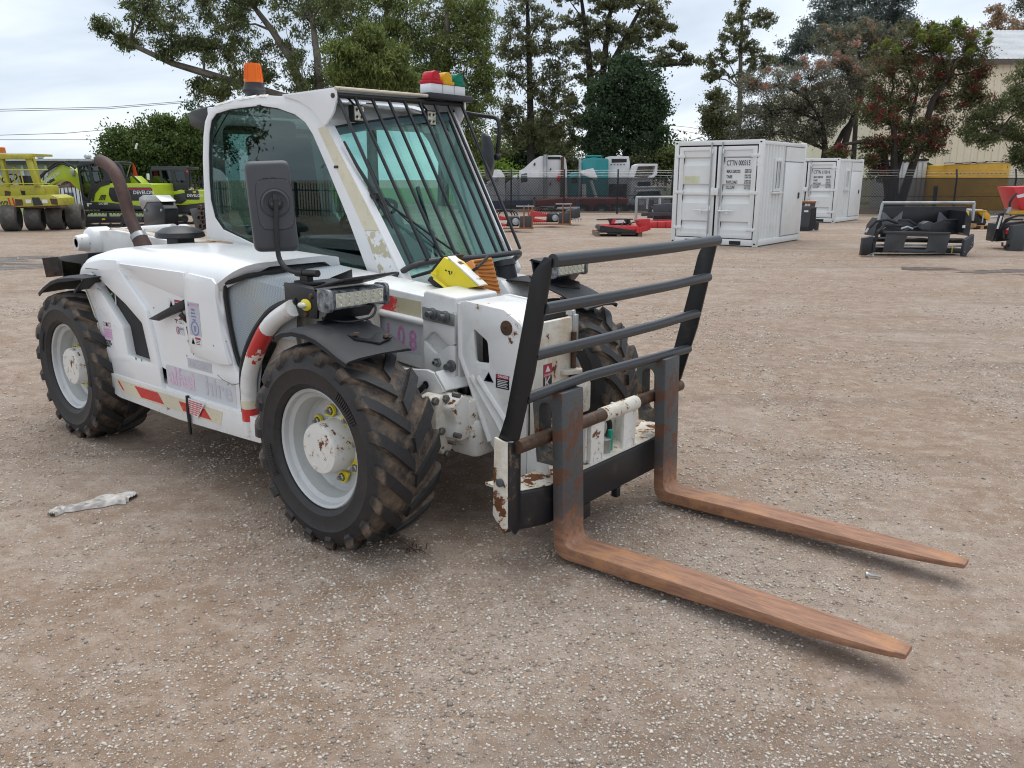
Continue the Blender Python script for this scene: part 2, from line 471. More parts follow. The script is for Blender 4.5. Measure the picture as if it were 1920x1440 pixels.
# ================================================================== GROUND
EX = Vector((RT[0], RT[1], 0)).normalized()      # to the right of the view, along the ground
EY = Vector((FW[0], FW[1], 0)).normalized()      # away from the viewer, along the ground
YAW = math.atan2(EX.y, EX.x)
def ground_mat():
    m, nt, b, oc, out = newmat('compacted_gravel')
    L = nt.links
    mp = nd(nt, 'ShaderNodeMapping'); mp.inputs['Rotation'].default_value = (0, 0, -YAW); L.new(oc, mp.inputs['Vector'])
    st = nd(nt, 'ShaderNodeMapping'); st.inputs['Scale'].default_value = (.10, .95, 1); L.new(mp.outputs[0], st.inputs['Vector'])
    clump = noise(nt, oc, 9.0, 6, .75)
    clod = noise(nt, st.outputs[0], 16, 5, .7)
    big = noise(nt, oc, .42, 6, .62, .6)
    mid = noise(nt, oc, 2.3, 7, .66, .4)
    fine = noise(nt, oc, 38, 8, .72)
    grain = noise(nt, oc, 160, 4, .7)
    trk = noise(nt, st.outputs[0], 1.5, 5, .6, .3)
    earth = mixc(nt, mid, (.168, .108, .070), (.270, .185, .126))
    earth = mixc(nt, mmath(nt, 'MULTIPLY', fine, .6), earth, (.325, .232, .165))
    patch = mmath(nt, 'ADD', mmath(nt, 'MULTIPLY', big, .55), mmath(nt, 'MULTIPLY', mid, .45))
    pale = mixc(nt, fine, (.31, .242, .193), (.46, .39, .335))
    pf = ramp(nt, patch, .46, .62)
    c = mixc(nt, mmath(nt, 'MULTIPLY', pf, .62), earth, pale)
    c = mixc(nt, mmath(nt, 'MULTIPLY', ramp(nt, clump, .46, .62), .40), c, (.50, .425, .365))
    c = mixc(nt, mmath(nt, 'MULTIPLY', ramp(nt, clod, .36, .46, (1, 1, 1, 1), (0, 0, 0, 1)), .38), c, (.155, .105, .075))
    # worn tracks across the yard
    tf = ramp(nt, trk, .36, .45, (1, 1, 1, 1), (0, 0, 0, 1))
    c = mixc(nt, mmath(nt, 'MULTIPLY', tf, .42), c, (.135, .095, .072))
    tl = ramp(nt, trk, .60, .70)
    c = mixc(nt, mmath(nt, 'MULTIPLY', tl, .30), c, (.46, .41, .385))
    # two sizes of small stones
    hsum = None
    for scale, thr, k in ((75, .74, .85), (130, .60, .85), (260, .52, .6)):
        v = nd(nt, 'ShaderNodeTexVoronoi'); v.inputs['Scale'].default_value = scale; v.inputs['Randomness'].default_value = 1
        L.new(oc, v.inputs['Vector'])
        sepc = nd(nt, 'ShaderNodeSeparateColor'); L.new(v.outputs['Color'], sepc.inputs[0])
        dens = mmath(nt, 'ADD', sepc.outputs['Red'], mmath(nt, 'MULTIPLY', mmath(nt, 'SUBTRACT', patch, .5), 1.3))
        on_ = ramp(nt, dens, thr, thr + .02)
        shape = ramp(nt, v.outputs['Distance'], .30, .42, (1, 1, 1, 1), (0, 0, 0, 1))
        msk = mmath(nt, 'MULTIPLY', on_, shape)
        rc = nd(nt, 'ShaderNodeValToRGB'); e_ = rc.color_ramp.elements
        e_[0].position = 0; e_[0].color = (.21, .16, .125, 1); e_[1].position = 1; e_[1].color = (.66, .61, .545, 1)
        for p_, c_ in ((.3, (.25, .20, .16, 1)), (.55, (.40, .34, .285, 1)), (.8, (.50, .455, .41, 1))): q = e_.new(p_); q.color = c_
        L.new(sepc.outputs['Green'], rc.inputs['Fac'])
        c = mixc(nt, mmath(nt, 'MULTIPLY', msk, k), c, rc.outputs['Color'])
        h = mmath(nt, 'MULTIPLY', msk, .45 if scale < 100 else .22)
        hsum = h if hsum is None else mmath(nt, 'ADD', hsum, h)
    L.new(c, b.inputs['Base Color'])
    b.inputs['Roughness'].default_value = .82
    b.inputs['Specular IOR Level'].default_value = .32
    hsum = mmath(nt, 'ADD', hsum, mmath(nt, 'ADD', mmath(nt, 'MULTIPLY', fine, .55), mmath(nt, 'MULTIPLY', grain, .22)))
    hsum = mmath(nt, 'ADD', hsum, mmath(nt, 'MULTIPLY', mid, 1.4))
    bp = nd(nt, 'ShaderNodeBump'); bp.inputs['Strength'].default_value = .85; bp.inputs['Distance'].default_value = .012
    L.new(hsum, bp.inputs['Height']); L.new(bp.outputs[0], b.inputs['Normal'])
    return m
M['ground'] = ground_mat()
mb = MB()
gpts = []
n_ = 24
mb.add([(-420, -420, 0), (420, -420, 0), (420, 420, 0), (-420, 420, 0)], [(0, 1, 2, 3)])
mb.build('ground', M['ground'], smooth=0, kind='structure')

# loose stones on the surface near the viewer: too many to count, one mesh
rng = np.random.default_rng(7)
def vnoise(x, y, s, seed):
    r = np.random.default_rng(seed); g = r.random((64, 64))
    u = x * s; v = y * s
    i = np.floor(u).astype(int); j = np.floor(v).astype(int); fu = u - i; fv = v - j
    fu = fu * fu * (3 - 2 * fu); fv = fv * fv * (3 - 2 * fv)
    a = g[i % 64, j % 64]; b_ = g[(i + 1) % 64, j % 64]; c = g[i % 64, (j + 1) % 64]; d = g[(i + 1) % 64, (j + 1) % 64]
    return (a * (1 - fu) + b_ * fu) * (1 - fv) + (c * (1 - fu) + d * fu) * fv
def stones(n, d0, d1, smin, smax, seed):
    r = np.random.default_rng(seed)
    dep = d0 * (d1 / d0) ** (r.random(n) ** .9)
    lat = (r.random(n) * 2 - 1) * (dep * .74 + .6)
    x = CAM[0] + lat * EX.x + dep * EY.x; y = CAM[1] + lat * EX.y + dep * EY.y
    nz = .5 * vnoise(x, y, .9, 3) + .3 * vnoise(x, y, 2.7, 5) + .2 * vnoise(x, y, 7, 8)
    keep = r.random(n) < np.clip((nz - .43) * 6.0, .07, 1)
    x, y, dep = x[keep], y[keep], dep[keep]
    k = len(x)
    s = smin + (smax - smin) * r.random(k) ** 4.5
    s = s * (.7 + .13 * dep)
    base = np.array([[1, 0, 0], [0, 1, 0], [-1, 0, 0], [0, -1, 0], [0, 0, 1], [0, 0, -1]], float)
    V = base[None] * (1 + .45 * (r.random((k, 6, 3)) - .5)) + .32 * (r.random((k, 6, 3)) - .5)
    V *= (s[:, None] * np.stack([.55 + .4 * r.random(k), .42 + .3 * r.random(k), .28 + .22 * r.random(k)], 1))[:, None, :]
    a = r.random(k) * 6.283; ca, sa = np.cos(a), np.sin(a)
    X = V[..., 0] * ca[:, None] - V[..., 1] * sa[:, None]; Y = V[..., 0] * sa[:, None] + V[..., 1] * ca[:, None]
    Z = V[..., 2] + (s * .10)[:, None]
    P = np.stack([X + x[:, None], Y + y[:, None], Z], -1).reshape(-1, 3)
    f = np.array([[0, 1, 4], [1, 2, 4], [2, 3, 4], [3, 0, 4], [1, 0, 5], [2, 1, 5], [3, 2, 5], [0, 3, 5]])
    F = (np.arange(k)[:, None, None] * 6 + f[None]).reshape(-1, 3)
    return P, F
def stone_mat():
    m, nt, b, oc, out = newmat('loose_gravel')
    g = nd(nt, 'ShaderNodeNewGeometry')
    rc = nd(nt, 'ShaderNodeValToRGB'); e_ = rc.color_ramp.elements
    e_[0].position = 0; e_[0].color = (.17, .155, .145, 1); e_[1].position = 1; e_[1].color = (.74, .70, .65, 1)
    for p_, c_ in ((.12, (.24, .20, .17, 1)), (.30, (.40, .33, .27, 1)), (.55, (.56, .50, .44, 1)), (.82, (.66, .62, .57, 1)), (.9, (.56, .43, .30, 1))): q = e_.new(p_); q.color = c_
    nt.links.new(g.outputs['Random Per Island'], rc.inputs['Fac'])
    nt.links.new(mixc(nt, mmath(nt, 'MULTIPLY', noise(nt, oc, 220, 4, .7), .35), rc.outputs['Color'], (.25, .2, .16)), b.inputs['Base Color'])
    b.inputs['Roughness'].default_value = .78
    return m
M['stone'] = stone_mat()
sp, sf = [], []
off = 0
for args in ((250000, 1.6, 9.5, .0025, .0120, 11), (30000, 8.0, 17.0, .0030, .0105, 13), (1500, 1.6, 7.0, .009, .019, 12)):
    P, F = stones(*args); sp.append(P); sf.append(F + off); off += len(P)
o = fast_mesh('gravel', np.concatenate(sp), np.concatenate(sf), M['stone'], kind='stuff')
o['label'] = 'loose pale stones scattered over the brown yard'

# grass verge beyond the yard fences
def grass_mat():
    m, nt, b, oc, out = newmat('mown_grass')
    nt.links.new(mixc(nt, noise(nt, oc, 1.3, 6, .65), (.045, .085, .018), (.13, .19, .045)), b.inputs['Base Color']); b.inputs['Roughness'].default_value = .85
    return m
M['grass'] = grass_mat()
def along(px, depth):
    p = atd(px, 334, depth); return Vector((p.x, p.y, 0))
mb = MB(); q = [along(-900, 30.5), along(420, 32.0), along(420, 90), along(-900, 90)]
mb.add([p + Vector((0, 0, .006)) for p in q], [(0, 1, 2, 3)]); mb.build('grass_verge', M['grass'], smooth=0, kind='structure')
mb = MB(); q = [along(500, 47), along(2700, 45), along(2700, 120), along(500, 120)]
mb.add([p + Vector((0, 0, .006)) for p in q], [(0, 1, 2, 3)]); mb.build('grass_verge', M['grass'], smooth=0, kind='structure')

# puddle-damp streaks and pale crust on the far yard, as thin sheets
def wet_mat(name, col, rough, thr):
    m, nt, b, oc, out = newmat(name)
    b.inputs['Base Color'].default_value = tuple(col) + (1,); b.inputs['Roughness'].default_value = rough
    mp = nd(nt, 'ShaderNodeMapping'); mp.inputs['Rotation'].default_value = (0, 0, -YAW); nt.links.new(oc, mp.inputs['Vector'])
    st = nd(nt, 'ShaderNodeMapping'); st.inputs['Scale'].default_value = (.6, 2.2, 1); nt.links.new(mp.outputs[0], st.inputs['Vector'])
    f = ramp(nt, noise(nt, st.outputs[0], 1.7, 7, .68, .5), thr, thr + .05)
    tr = nd(nt, 'ShaderNodeBsdfTransparent'); mx = nd(nt, 'ShaderNodeMixShader')
    nt.links.new(f, mx.inputs[0]); nt.links.new(tr.outputs[0], mx.inputs[1]); nt.links.new(b.outputs[0], mx.inputs[2]); nt.links.new(mx.outputs[0], out.inputs['Surface'])
    return m
M['wet'] = wet_mat('damp_earth', (.085, .062, .05), .35, .47)
M['crust'] = wet_mat('pale_gravel_crust', (.40, .345, .31), .8, .52)
def gsheet(name, pts, mat, z):
    mb = MB(); mb.add([onz(z, *p) for p in pts], [tuple(range(len(pts)))]); o = mb.build(name, mat, smooth=0, kind='structure'); return o
gsheet('damp_track', [(1690, 500), (1960, 506), (1960, 518), (1690, 506)], M['wet'], .004)
gsheet('damp_track', [(-60, 484), (110, 478), (110, 500), (-60, 510)], M['wet'], .004)

# ================================================================== frames for far things: metres, x to the right of the view, y away, z up
class BG:
    def __init__(s, px, depth, name=None, label=None, cat=None, group=None):
        s.d = depth
        p = atd(px, 334, depth); s.base = Vector((p.x, p.y, 0))
        s.root = thing(name, label, cat, s.base, YAW, group) if name else None
    def x(s, px, dd=0.0):
        p = atd(px, 334, s.d + dd * .97); return float((p - s.base).dot(EX))
    def z(s, py, dd=0.0): return float(atd(960, py, s.d + dd * .97).z)
    def poly(s, pts, dd=0.0): return [(s.x(a, dd), s.z(b_, dd)) for a, b_ in pts]
    def prism(s, mb, pts, d0, d1): return mb.prism(s.poly(pts, d0), 'y', d0, d1)
    def pt(s, px, py, dd=0.0): return Vector((s.x(px, dd), dd, s.z(py, dd)))
    def part(s, name, mat, pts, d0, d1, parent=None, bevel=0.0):
        mb = MB(); s.prism(mb, pts, d0, d1); return mb.build(name, mat, parent or s.root, bevel=bevel)
    def tube(s, name, mat, pts, r, parent=None, n=6, dd=0.0):
        mb = MB(); mb.tube([s.pt(p[0], p[1], p[2] if len(p) > 2 else dd) for p in pts], r, n); return mb.build(name, mat, parent or s.root)
TEXT_L = lambda x, y, z: Matrix(((1, 0, 0, x), (0, 0, -1, y), (0, 1, 0, z), (0, 0, 0, 1)))

# ================================================================== BUILDINGS
def cladding(name, c1, c2, pitch):
    m, nt, b, oc, out = newmat(name)
    n1 = noise(nt, oc, .35, 5, .6)
    c = mixc(nt, n1, c1, c2)
    mp = nd(nt, 'ShaderNodeMapping'); mp.inputs['Scale'].default_value = (5, 5, .15); nt.links.new(oc, mp.inputs['Vector'])
    c = mixc(nt, mmath(nt, 'MULTIPLY', ramp(nt, noise(nt, mp.outputs[0], 1.2, 5, .6), .5, .8), .22), c, (.30, .26, .20))
    nt.links.new(c, b.inputs['Base Color']); b.inputs['Roughness'].default_value = .5
    return m
M['cream_clad'] = cladding('cream_steel_cladding', (.72, .62, .47), (.80, .70, .55), .2)
M['roof_steel'] = pbr('grey_steel_roofing', (.46, .48, .50), .4, metal=.4, var=.15, vscale=.4)
M['trim_brown'] = pbr('brown_gutter', (.12, .095, .075), .5)
M['white_clad'] = cladding('pale_grey_cladding', (.44, .45, .47), (.52, .53, .55), .2)
def ribbed_wall(mb, x0, x1, y, z0, z1, pitch, depth, z1b=None):
    # trapezoidal ribs standing proud of a wall that looks to -y
    n = int((x1 - x0) / pitch); top = []
    xs = []
    for i in range(n):
        a = x0 + i * pitch
        xs += [(a, y), (a + pitch * .62, y), (a + pitch * .70, y - depth), (a + pitch * .92, y - depth)]
    xs.append((x0 + n * pitch, y))
    zt = lambda x: z1 if z1b is None else z1 + (z1b - z1) * (x - x0) / (x1 - x0)
    mb.loft([[Vector((x, yy, z0)) for x, yy in xs], [Vector((x, yy, zt(x))) for x, yy in xs]], closed=False)
B = BG(1760, 50, 'warehouse', 'tall cream steel warehouse with grey roof behind the red-flowered tree', 'warehouse')
x0, x1 = B.x(1625), B.x(1625) + 46
zt = B.z(128)
mb = MB(); ribbed_wall(mb, x0, x1, 0, 0, zt, .42, .045); w_ = mb.build('wall', M['cream_clad'], B.root, smooth=0)
mb = MB(); mb.box(x0 + .02, x1, .04, 22, 0, zt); mb.build('wall_core', M['cream_clad'], w_, smooth=0)
mb = MB(); mb.box(x0 - .3, x1 + .3, -.38, -.05, zt + .002, zt + .30); mb.build('gutter', M['trim_brown'], B.root)
mb = MB(); n = 60; rr = []
zr0, zr1 = zt + .30, zt + 4.2
xs = []
for i in range(150):
    a = x0 - .3 + i * .31; xs += [(a, 0), (a + .22, 0), (a + .25, .035), (a + .29, .035)]
mb.loft([[Vector((x, -.40, zr0 + h)) for x, h in xs], [Vector((x, 14, zr1 + h)) for x, h in xs]], closed=False); mb.build('roof', M['roof_steel'], B.root, smooth=0)
B = BG(60, 62, 'shed', 'low white shed with a flat roof over a dark-painted eave shade behind the yellow machines', 'shed')
x0, x1 = B.x(-700), B.x(205)
zt = B.z(303)
mb = MB(); ribbed_wall(mb, x0, x1, 0, 0, zt, .8, .05); w_ = mb.build('wall', M['white_clad'], B.root, smooth=0)
mb = MB(); mb.box(x0, x1, .05, 12, 0, zt); mb.build('wall_core', M['white_clad'], w_, smooth=0)
mb = MB(); mb.box(x0 - .4, x1 + .4, -1.0, 12.3, zt + .002, zt + .16); mb.build('roof', pbr('roof_edge_white', (.62, .63, .65), .5), B.root)
mb = MB(); mb.box(x0 - .3, x1 + .3, -.96, -.2, zt - .22, zt); mb.build('eave_shadow_board', pbr('painted_eave_shade', (.05, .045, .045), .6), B.root)  # dark board under the roof edge, standing in for the eave's shadow
for px in (67, 157):
    mb = MB(); c = B.pt(px, 297); mb.ball(c + Vector((0, 1, .12)), .28, 8, (1, 1, .7)); mb.tube([c + Vector((0, 1, -.25)), c + Vector((0, 1, 0))], .08); mb.build('roof_vent', M['zinc'], B.root)
for px in (90, 46):
    mb = MB(); x = B.x(px); mb.box(x - .09, x + .09, -.14, -.02, 0, zt - .3); mb.build('downpipe', M['white'], B.root)

# ================================================================== FENCES
def shade_mat():
    m, nt, b, oc, out = newmat('black_shade_cloth')
    b.inputs['Base Color'].default_value = (.016, .018, .021, 1); b.inputs['Roughness'].default_value = .7
    sep = nd(nt, 'ShaderNodeSeparateXYZ'); nt.links.new(oc, sep.inputs[0])
    def stripes(sign):
        s = mmath(nt, 'ADD', mmath(nt, 'MULTIPLY', sep.outputs['X'], 9.0), mmath(nt, 'MULTIPLY', sep.outputs['Z'], 9.0 * sign))
        return ramp(nt, mmath(nt, 'PINGPONG', s, .5), .08, .13, (1, 1, 1, 1), (0, 0, 0, 1))
    wires = mmath(nt, 'MAXIMUM', stripes(1), stripes(-1))
    tr = nd(nt, 'ShaderNodeBsdfTransparent'); mx = nd(nt, 'ShaderNodeMixShader')
    f = mmath(nt, 'ADD', mmath(nt, 'MULTIPLY', wires, .20), .46, True)
    f = mmath(nt, 'ADD', f, mmath(nt, 'MULTIPLY', mmath(nt, 'SUBTRACT', noise(nt, oc, .5, 3), .5), .22), True)
    nt.links.new(f, mx.inputs[0]); nt.links.new(tr.outputs[0], mx.inputs[1]); nt.links.new(b.outputs[0], mx.inputs[2]); nt.links.new(mx.outputs[0], out.inputs['Surface'])
    return m
M['shade'] = shade_mat()
M['post'] = pbr('dark_fence_post', (.025, .026, .03), .5)
FA, FB = along(860, 34.5), along(2250, 31.5)
fl = (FB - FA).length
fr_ = thing('fence', 'long black shade-cloth fence behind the containers and attachments', 'fence', FA, math.atan2((FB - FA).y, (FB - FA).x))
HF = 1.46
mb = MB(); 
mb.box(0, fl, -.004, .004, .04, HF); mb.build('shade_cloth', M['shade'], fr_, smooth=0)
nposts = 13
for i in range(nposts + 1):
    x = fl * i / nposts; mb = MB(); mb.tube([(x, .04, 0), (x, .04, HF + .04), (x, .16, HF + .34)], .035, 8); mb.build('post', M['post'], fr_)
mb = MB(); mb.tube([(0, .04, HF), (fl, .04, HF)], .02, 6); mb.build('rail', M['post'], fr_)
mb = MB(); mb.tube([(0, .04, .75), (fl, .04, .75)], .012, 6); mb.build('rail', M['post'], fr_)
for k in range(3):
    mb = MB(); mb.tube([(fl * i / 40, .06 + .04 * k, HF + .10 + .10 * k + (.012 if i % 2 else 0)) for i in range(41)], .007, 4); mb.build('barbed_wire', M['zinc'], fr_)
# palisade fence on the left and, behind the viewer, the one whose picture stands in the cab glass
def palisade(name, label, A, Bp, h, pitch, single=True):
    d = Bp - A; f = thing(name, label, 'fence', A, math.atan2(d.y, d.x)); n = int(d.length / pitch)
    mb = MB(); mb.box(-.015, .015, -.012, .012, .08, h - .05); mb.prism([(-.015, h - .05), (.015, h - .05), (0, h)], 'y', -.012, .012)
    p0 = mb.build('picket', M['post'], f)
    for i in range(1, n): c = copy_obj(p0, f); c.location = (i * pitch, 0, 0)
    for z in (.25, h - .30):
        mb = MB(); mb.box(0, d.length, .013, .045, z, z + .05); mb.build('rail', M['post'], f)
    for i in range(int(d.length / 2.6) + 1):
        mb = MB(); mb.box(i * 2.6 - .04, i * 2.6 + .04, .046, .12, 0, h + .02); mb.build('post', M['post'], f)
    return f
palisade('fence', 'black steel picket fence behind the roller and the excavators', along(60, 31.0), along(415, 31.5), 1.55, .14)
palisade('fence', 'black picket fence mirrored in the cab window', Vector((-40, -16.5, 0)), Vector((-8, -16.5, 0)), 1.28, .17)

# sign boards behind the left fence
B = BG(128, 33.5, 'sign_board', 'blue and white advertising board with red lettering behind the picket fence', 'sign')
B.part('board', M['decal_white'], [(100, 345), (152, 345), (152, 404), (100, 404)], 0, .05)
mb = MB(); B.prism(mb, [(113, 340), (140, 340), (140, 352), (113, 352)], -.02, -.003); B.root_ = mb.build('header', pbr('sign_dark', (.05, .02, .02), .5), B.root)
mb = MB(); mb.text('HARD', .26, TEXT_L(B.x(114, -.02), -.022, B.z(346, -.02)), .001, 1.0); mb.text('LING', .26, TEXT_L(B.x(117, -.02), -.022, B.z(352, -.02)), .001, 1.0); mb.build('lettering', pbr('sign_red', (.60, .05, .03), .5), B.root, smooth=0)
B.part('blue_panel', pbr('sign_blue', (.12, .15, .26), .5), [(118, 362), (134, 362), (136, 390), (120, 390)], -.012, -.003)
for px in (119, 124, 129): B.part('white_square', M['decal_white'], [(px, 356), (px + 4, 356), (px + 4, 361), (px, 361)], -.014, -.003)
for px in (104, 150): B.part('leg', M['post'], [(px, 404), (px + 2, 404), (px + 2, 412), (px, 412)], 0, .06)

# ================================================================== POWER LINES, POLE AND STREET LAMP
B = BG(1248, 95, 'power_pole', 'grey timber power pole with cross arm above the near container', 'power pole')
mb = MB(); mb.tube([(0, 0, 0), (0, 0, B.z(236))], [.2, .14], 8); mb.build('pole', pbr('grey_timber', (.20, .18, .16), .8), B.root)
mb = MB(); a, b_ = B.pt(1244, 236), B.pt(1262, 236); mb.tube([a, b_], .09, 6); mb.tube([B.pt(1248, 250), B.pt(1258, 248), B.pt(1258, 244)], .06, 5); mb.build('cross_arm', M['zinc'], B.root)
for i, (pts) in enumerate((((1258, 237), (1290, 240), (1345, 252)), ((1258, 244), (1290, 249), (1345, 258)))):
    o = MB(); o.tube([tuple(B.base + EX * B.x(px) + Vector((0, 0, B.z(py)))) for px, py in pts], .022, 4); o = o.build('power_line', M['wire'])
    tag(o, 'power line running right from the grey pole, ' + ('upper' if i == 0 else 'lower') + ' of two', 'power line')
B = BG(1262, 70, 'street_lamp', 'street lamp on a slanted arm beside the power pole', 'street lamp')
mb = MB(); mb.tube([(B.x(1232), .0, 0), B.pt(1236, 295), B.pt(1251, 286), B.pt(1290, 265), B.pt(1306, 259)], [.09, .06, .05, .045, .04], 6); mb.build('arm', M['zinc'], B.root)
mb = MB(); a = B.pt(1304, 260); mb.tube([a, a + Vector((.42, 0, .10))], [.09, .05], 8); mb.build('lamp_head', M['zinc'], B.root)
for i, (a, b_, c) in enumerate((((-160, 212), (200, 204), (430, 186)), ((-160, 208), (200, 201), (430, 183.5)), ((-160, 258), (120, 250), (330, 232)), ((-160, 262), (200, 262), (330, 258)))):
    mb = MB(); mb.tube([atd(*a, 55), atd(*b_, 58), atd(*c, 60)], .018, 4); o = mb.build('power_line', M['wire'])
    tag(o, ('highest', 'second highest', 'third highest', 'lowest')[i] + ' overhead line across the sky at the left', 'power line')

# ================================================================== TREES
def leaf_mat(name, dark, mid, light, trans=.42, sc=.55):
    m, nt, b, oc, out = newmat(name)
    g = nd(nt, 'ShaderNodeNewGeometry')
    n1 = noise(nt, oc, sc, 4, .6)
    s = mmath(nt, 'ADD', mmath(nt, 'MULTIPLY', n1, .75), mmath(nt, 'MULTIPLY', g.outputs['Random Per Island'], .45))
    rc = nd(nt, 'ShaderNodeValToRGB'); e_ = rc.color_ramp.elements
    e_[0].position = .36; e_[0].color = tuple(dark) + (1,); e_[1].position = .86; e_[1].color = tuple(light) + (1,)
    q = e_.new(.58); q.color = tuple(mid) + (1,)
    nt.links.new(s, rc.inputs['Fac'])
    nt.links.new(rc.outputs['Color'], b.inputs['Base Color']); b.inputs['Roughness'].default_value = .6; b.inputs['Specular IOR Level'].default_value = .3
    tl_ = nd(nt, 'ShaderNodeBsdfTranslucent'); nt.links.new(rc.outputs['Color'], tl_.inputs['Color'])
    mx = nd(nt, 'ShaderNodeMixShader'); mx.inputs[0].default_value = trans
    nt.links.new(b.outputs[0], mx.inputs[1]); nt.links.new(tl_.outputs[0], mx.inputs[2]); nt.links.new(mx.outputs[0], out.inputs['Surface'])
    return m
BARK = {'dark': pbr('dark_bark', (.045, .036, .030), .85, var=.25, vscale=2), 'grey': pbr('grey_gum_bark', (.22, .19, .165), .8, var=.3, vscale=1.5), 'brown': pbr('brown_bark', (.085, .062, .048), .85, var=.25, vscale=2)}
LEAF = {
    'gum': leaf_mat('gum_leaves', (.050, .064, .030), (.120, .148, .062), (.235, .265, .105)),
    'gum_bright': leaf_mat('bright_gum_leaves', (.060, .085, .026), (.150, .190, .056), (.290, .340, .105)),
    'olive': leaf_mat('olive_leaves', (.058, .068, .036), (.140, .150, .072), (.260, .265, .130)),
    'deep': leaf_mat('deep_green_leaves', (.018, .036, .019), (.045, .080, .038), (.105, .160, .076)),
    'vine': leaf_mat('vine_leaves', (.032, .056, .017), (.088, .135, .036), (.205, .265, .075)),
    'grey': leaf_mat('grey_green_leaves', (.070, .078, .052), (.150, .158, .108), (.265, .265, .190)),
    'blue': leaf_mat('blue_green_leaves', (.040, .056, .050), (.092, .118, .100), (.185, .220, .185)),
    'lime': leaf_mat('lime_leaves', (.13, .21, .03), (.22, .34, .05), (.36, .47, .09)),
    'bottle': leaf_mat('bottlebrush_leaves', (.050, .055, .026), (.112, .118, .052), (.215, .220, .092)),
    'bottle_top': leaf_mat('fresh_bottlebrush_leaves', (.10, .14, .03), (.18, .24, .05), (.30, .36, .09)),
    'red': leaf_mat('red_flowers', (.10, .014, .016), (.22, .026, .032), (.32, .065, .06), .3, 1.5),
    'pink': leaf_mat('pink_shoots', (.26, .13, .095), (.40, .22, .165), (.52, .33, .26), .3, 1.5),
    'rust': leaf_mat('russet_leaves', (.20, .13, .08), (.30, .20, .125), (.40, .30, .19), .3, 1.2),
}
def leaves(r, centres, radii, n, ll, lw, droop, flat=.75):
    """n leaf faces spread round the clump centres; each a small diamond"""
    k = len(centres)
    w = radii ** 2; w = w / w.sum()
    idx = r.choice(k, n, p=w)
    d = r.normal(size=(n, 3)); d /= np.linalg.norm(d, axis=1)[:, None]
    rad = radii[idx] * (r.random(n) ** .45) * np.where(r.random(n) < .18, 1.8, 1.0)
    c = centres[idx] + d * rad[:, None] * np.array([1, 1, flat])
    a = r.normal(size=(n, 3)) + np.array([0, 0, -droop]); a /= np.linalg.norm(a, axis=1)[:, None]
    t = r.normal(size=(n, 3)); t -= (t * a).sum(1)[:, None] * a; t /= np.linalg.norm(t, axis=1)[:, None]
    l = ll * (.55 + .8 * r.random(n))[:, None]; ww = lw * (.6 + .8 * r.random(n))[:, None]
    V = np.stack([c - a * l * .5, c + t * ww * .5, c + a * l * .5, c - t * ww * .5], 1).reshape(-1, 3)
    return V, np.arange(n * 4).reshape(-1, 4)
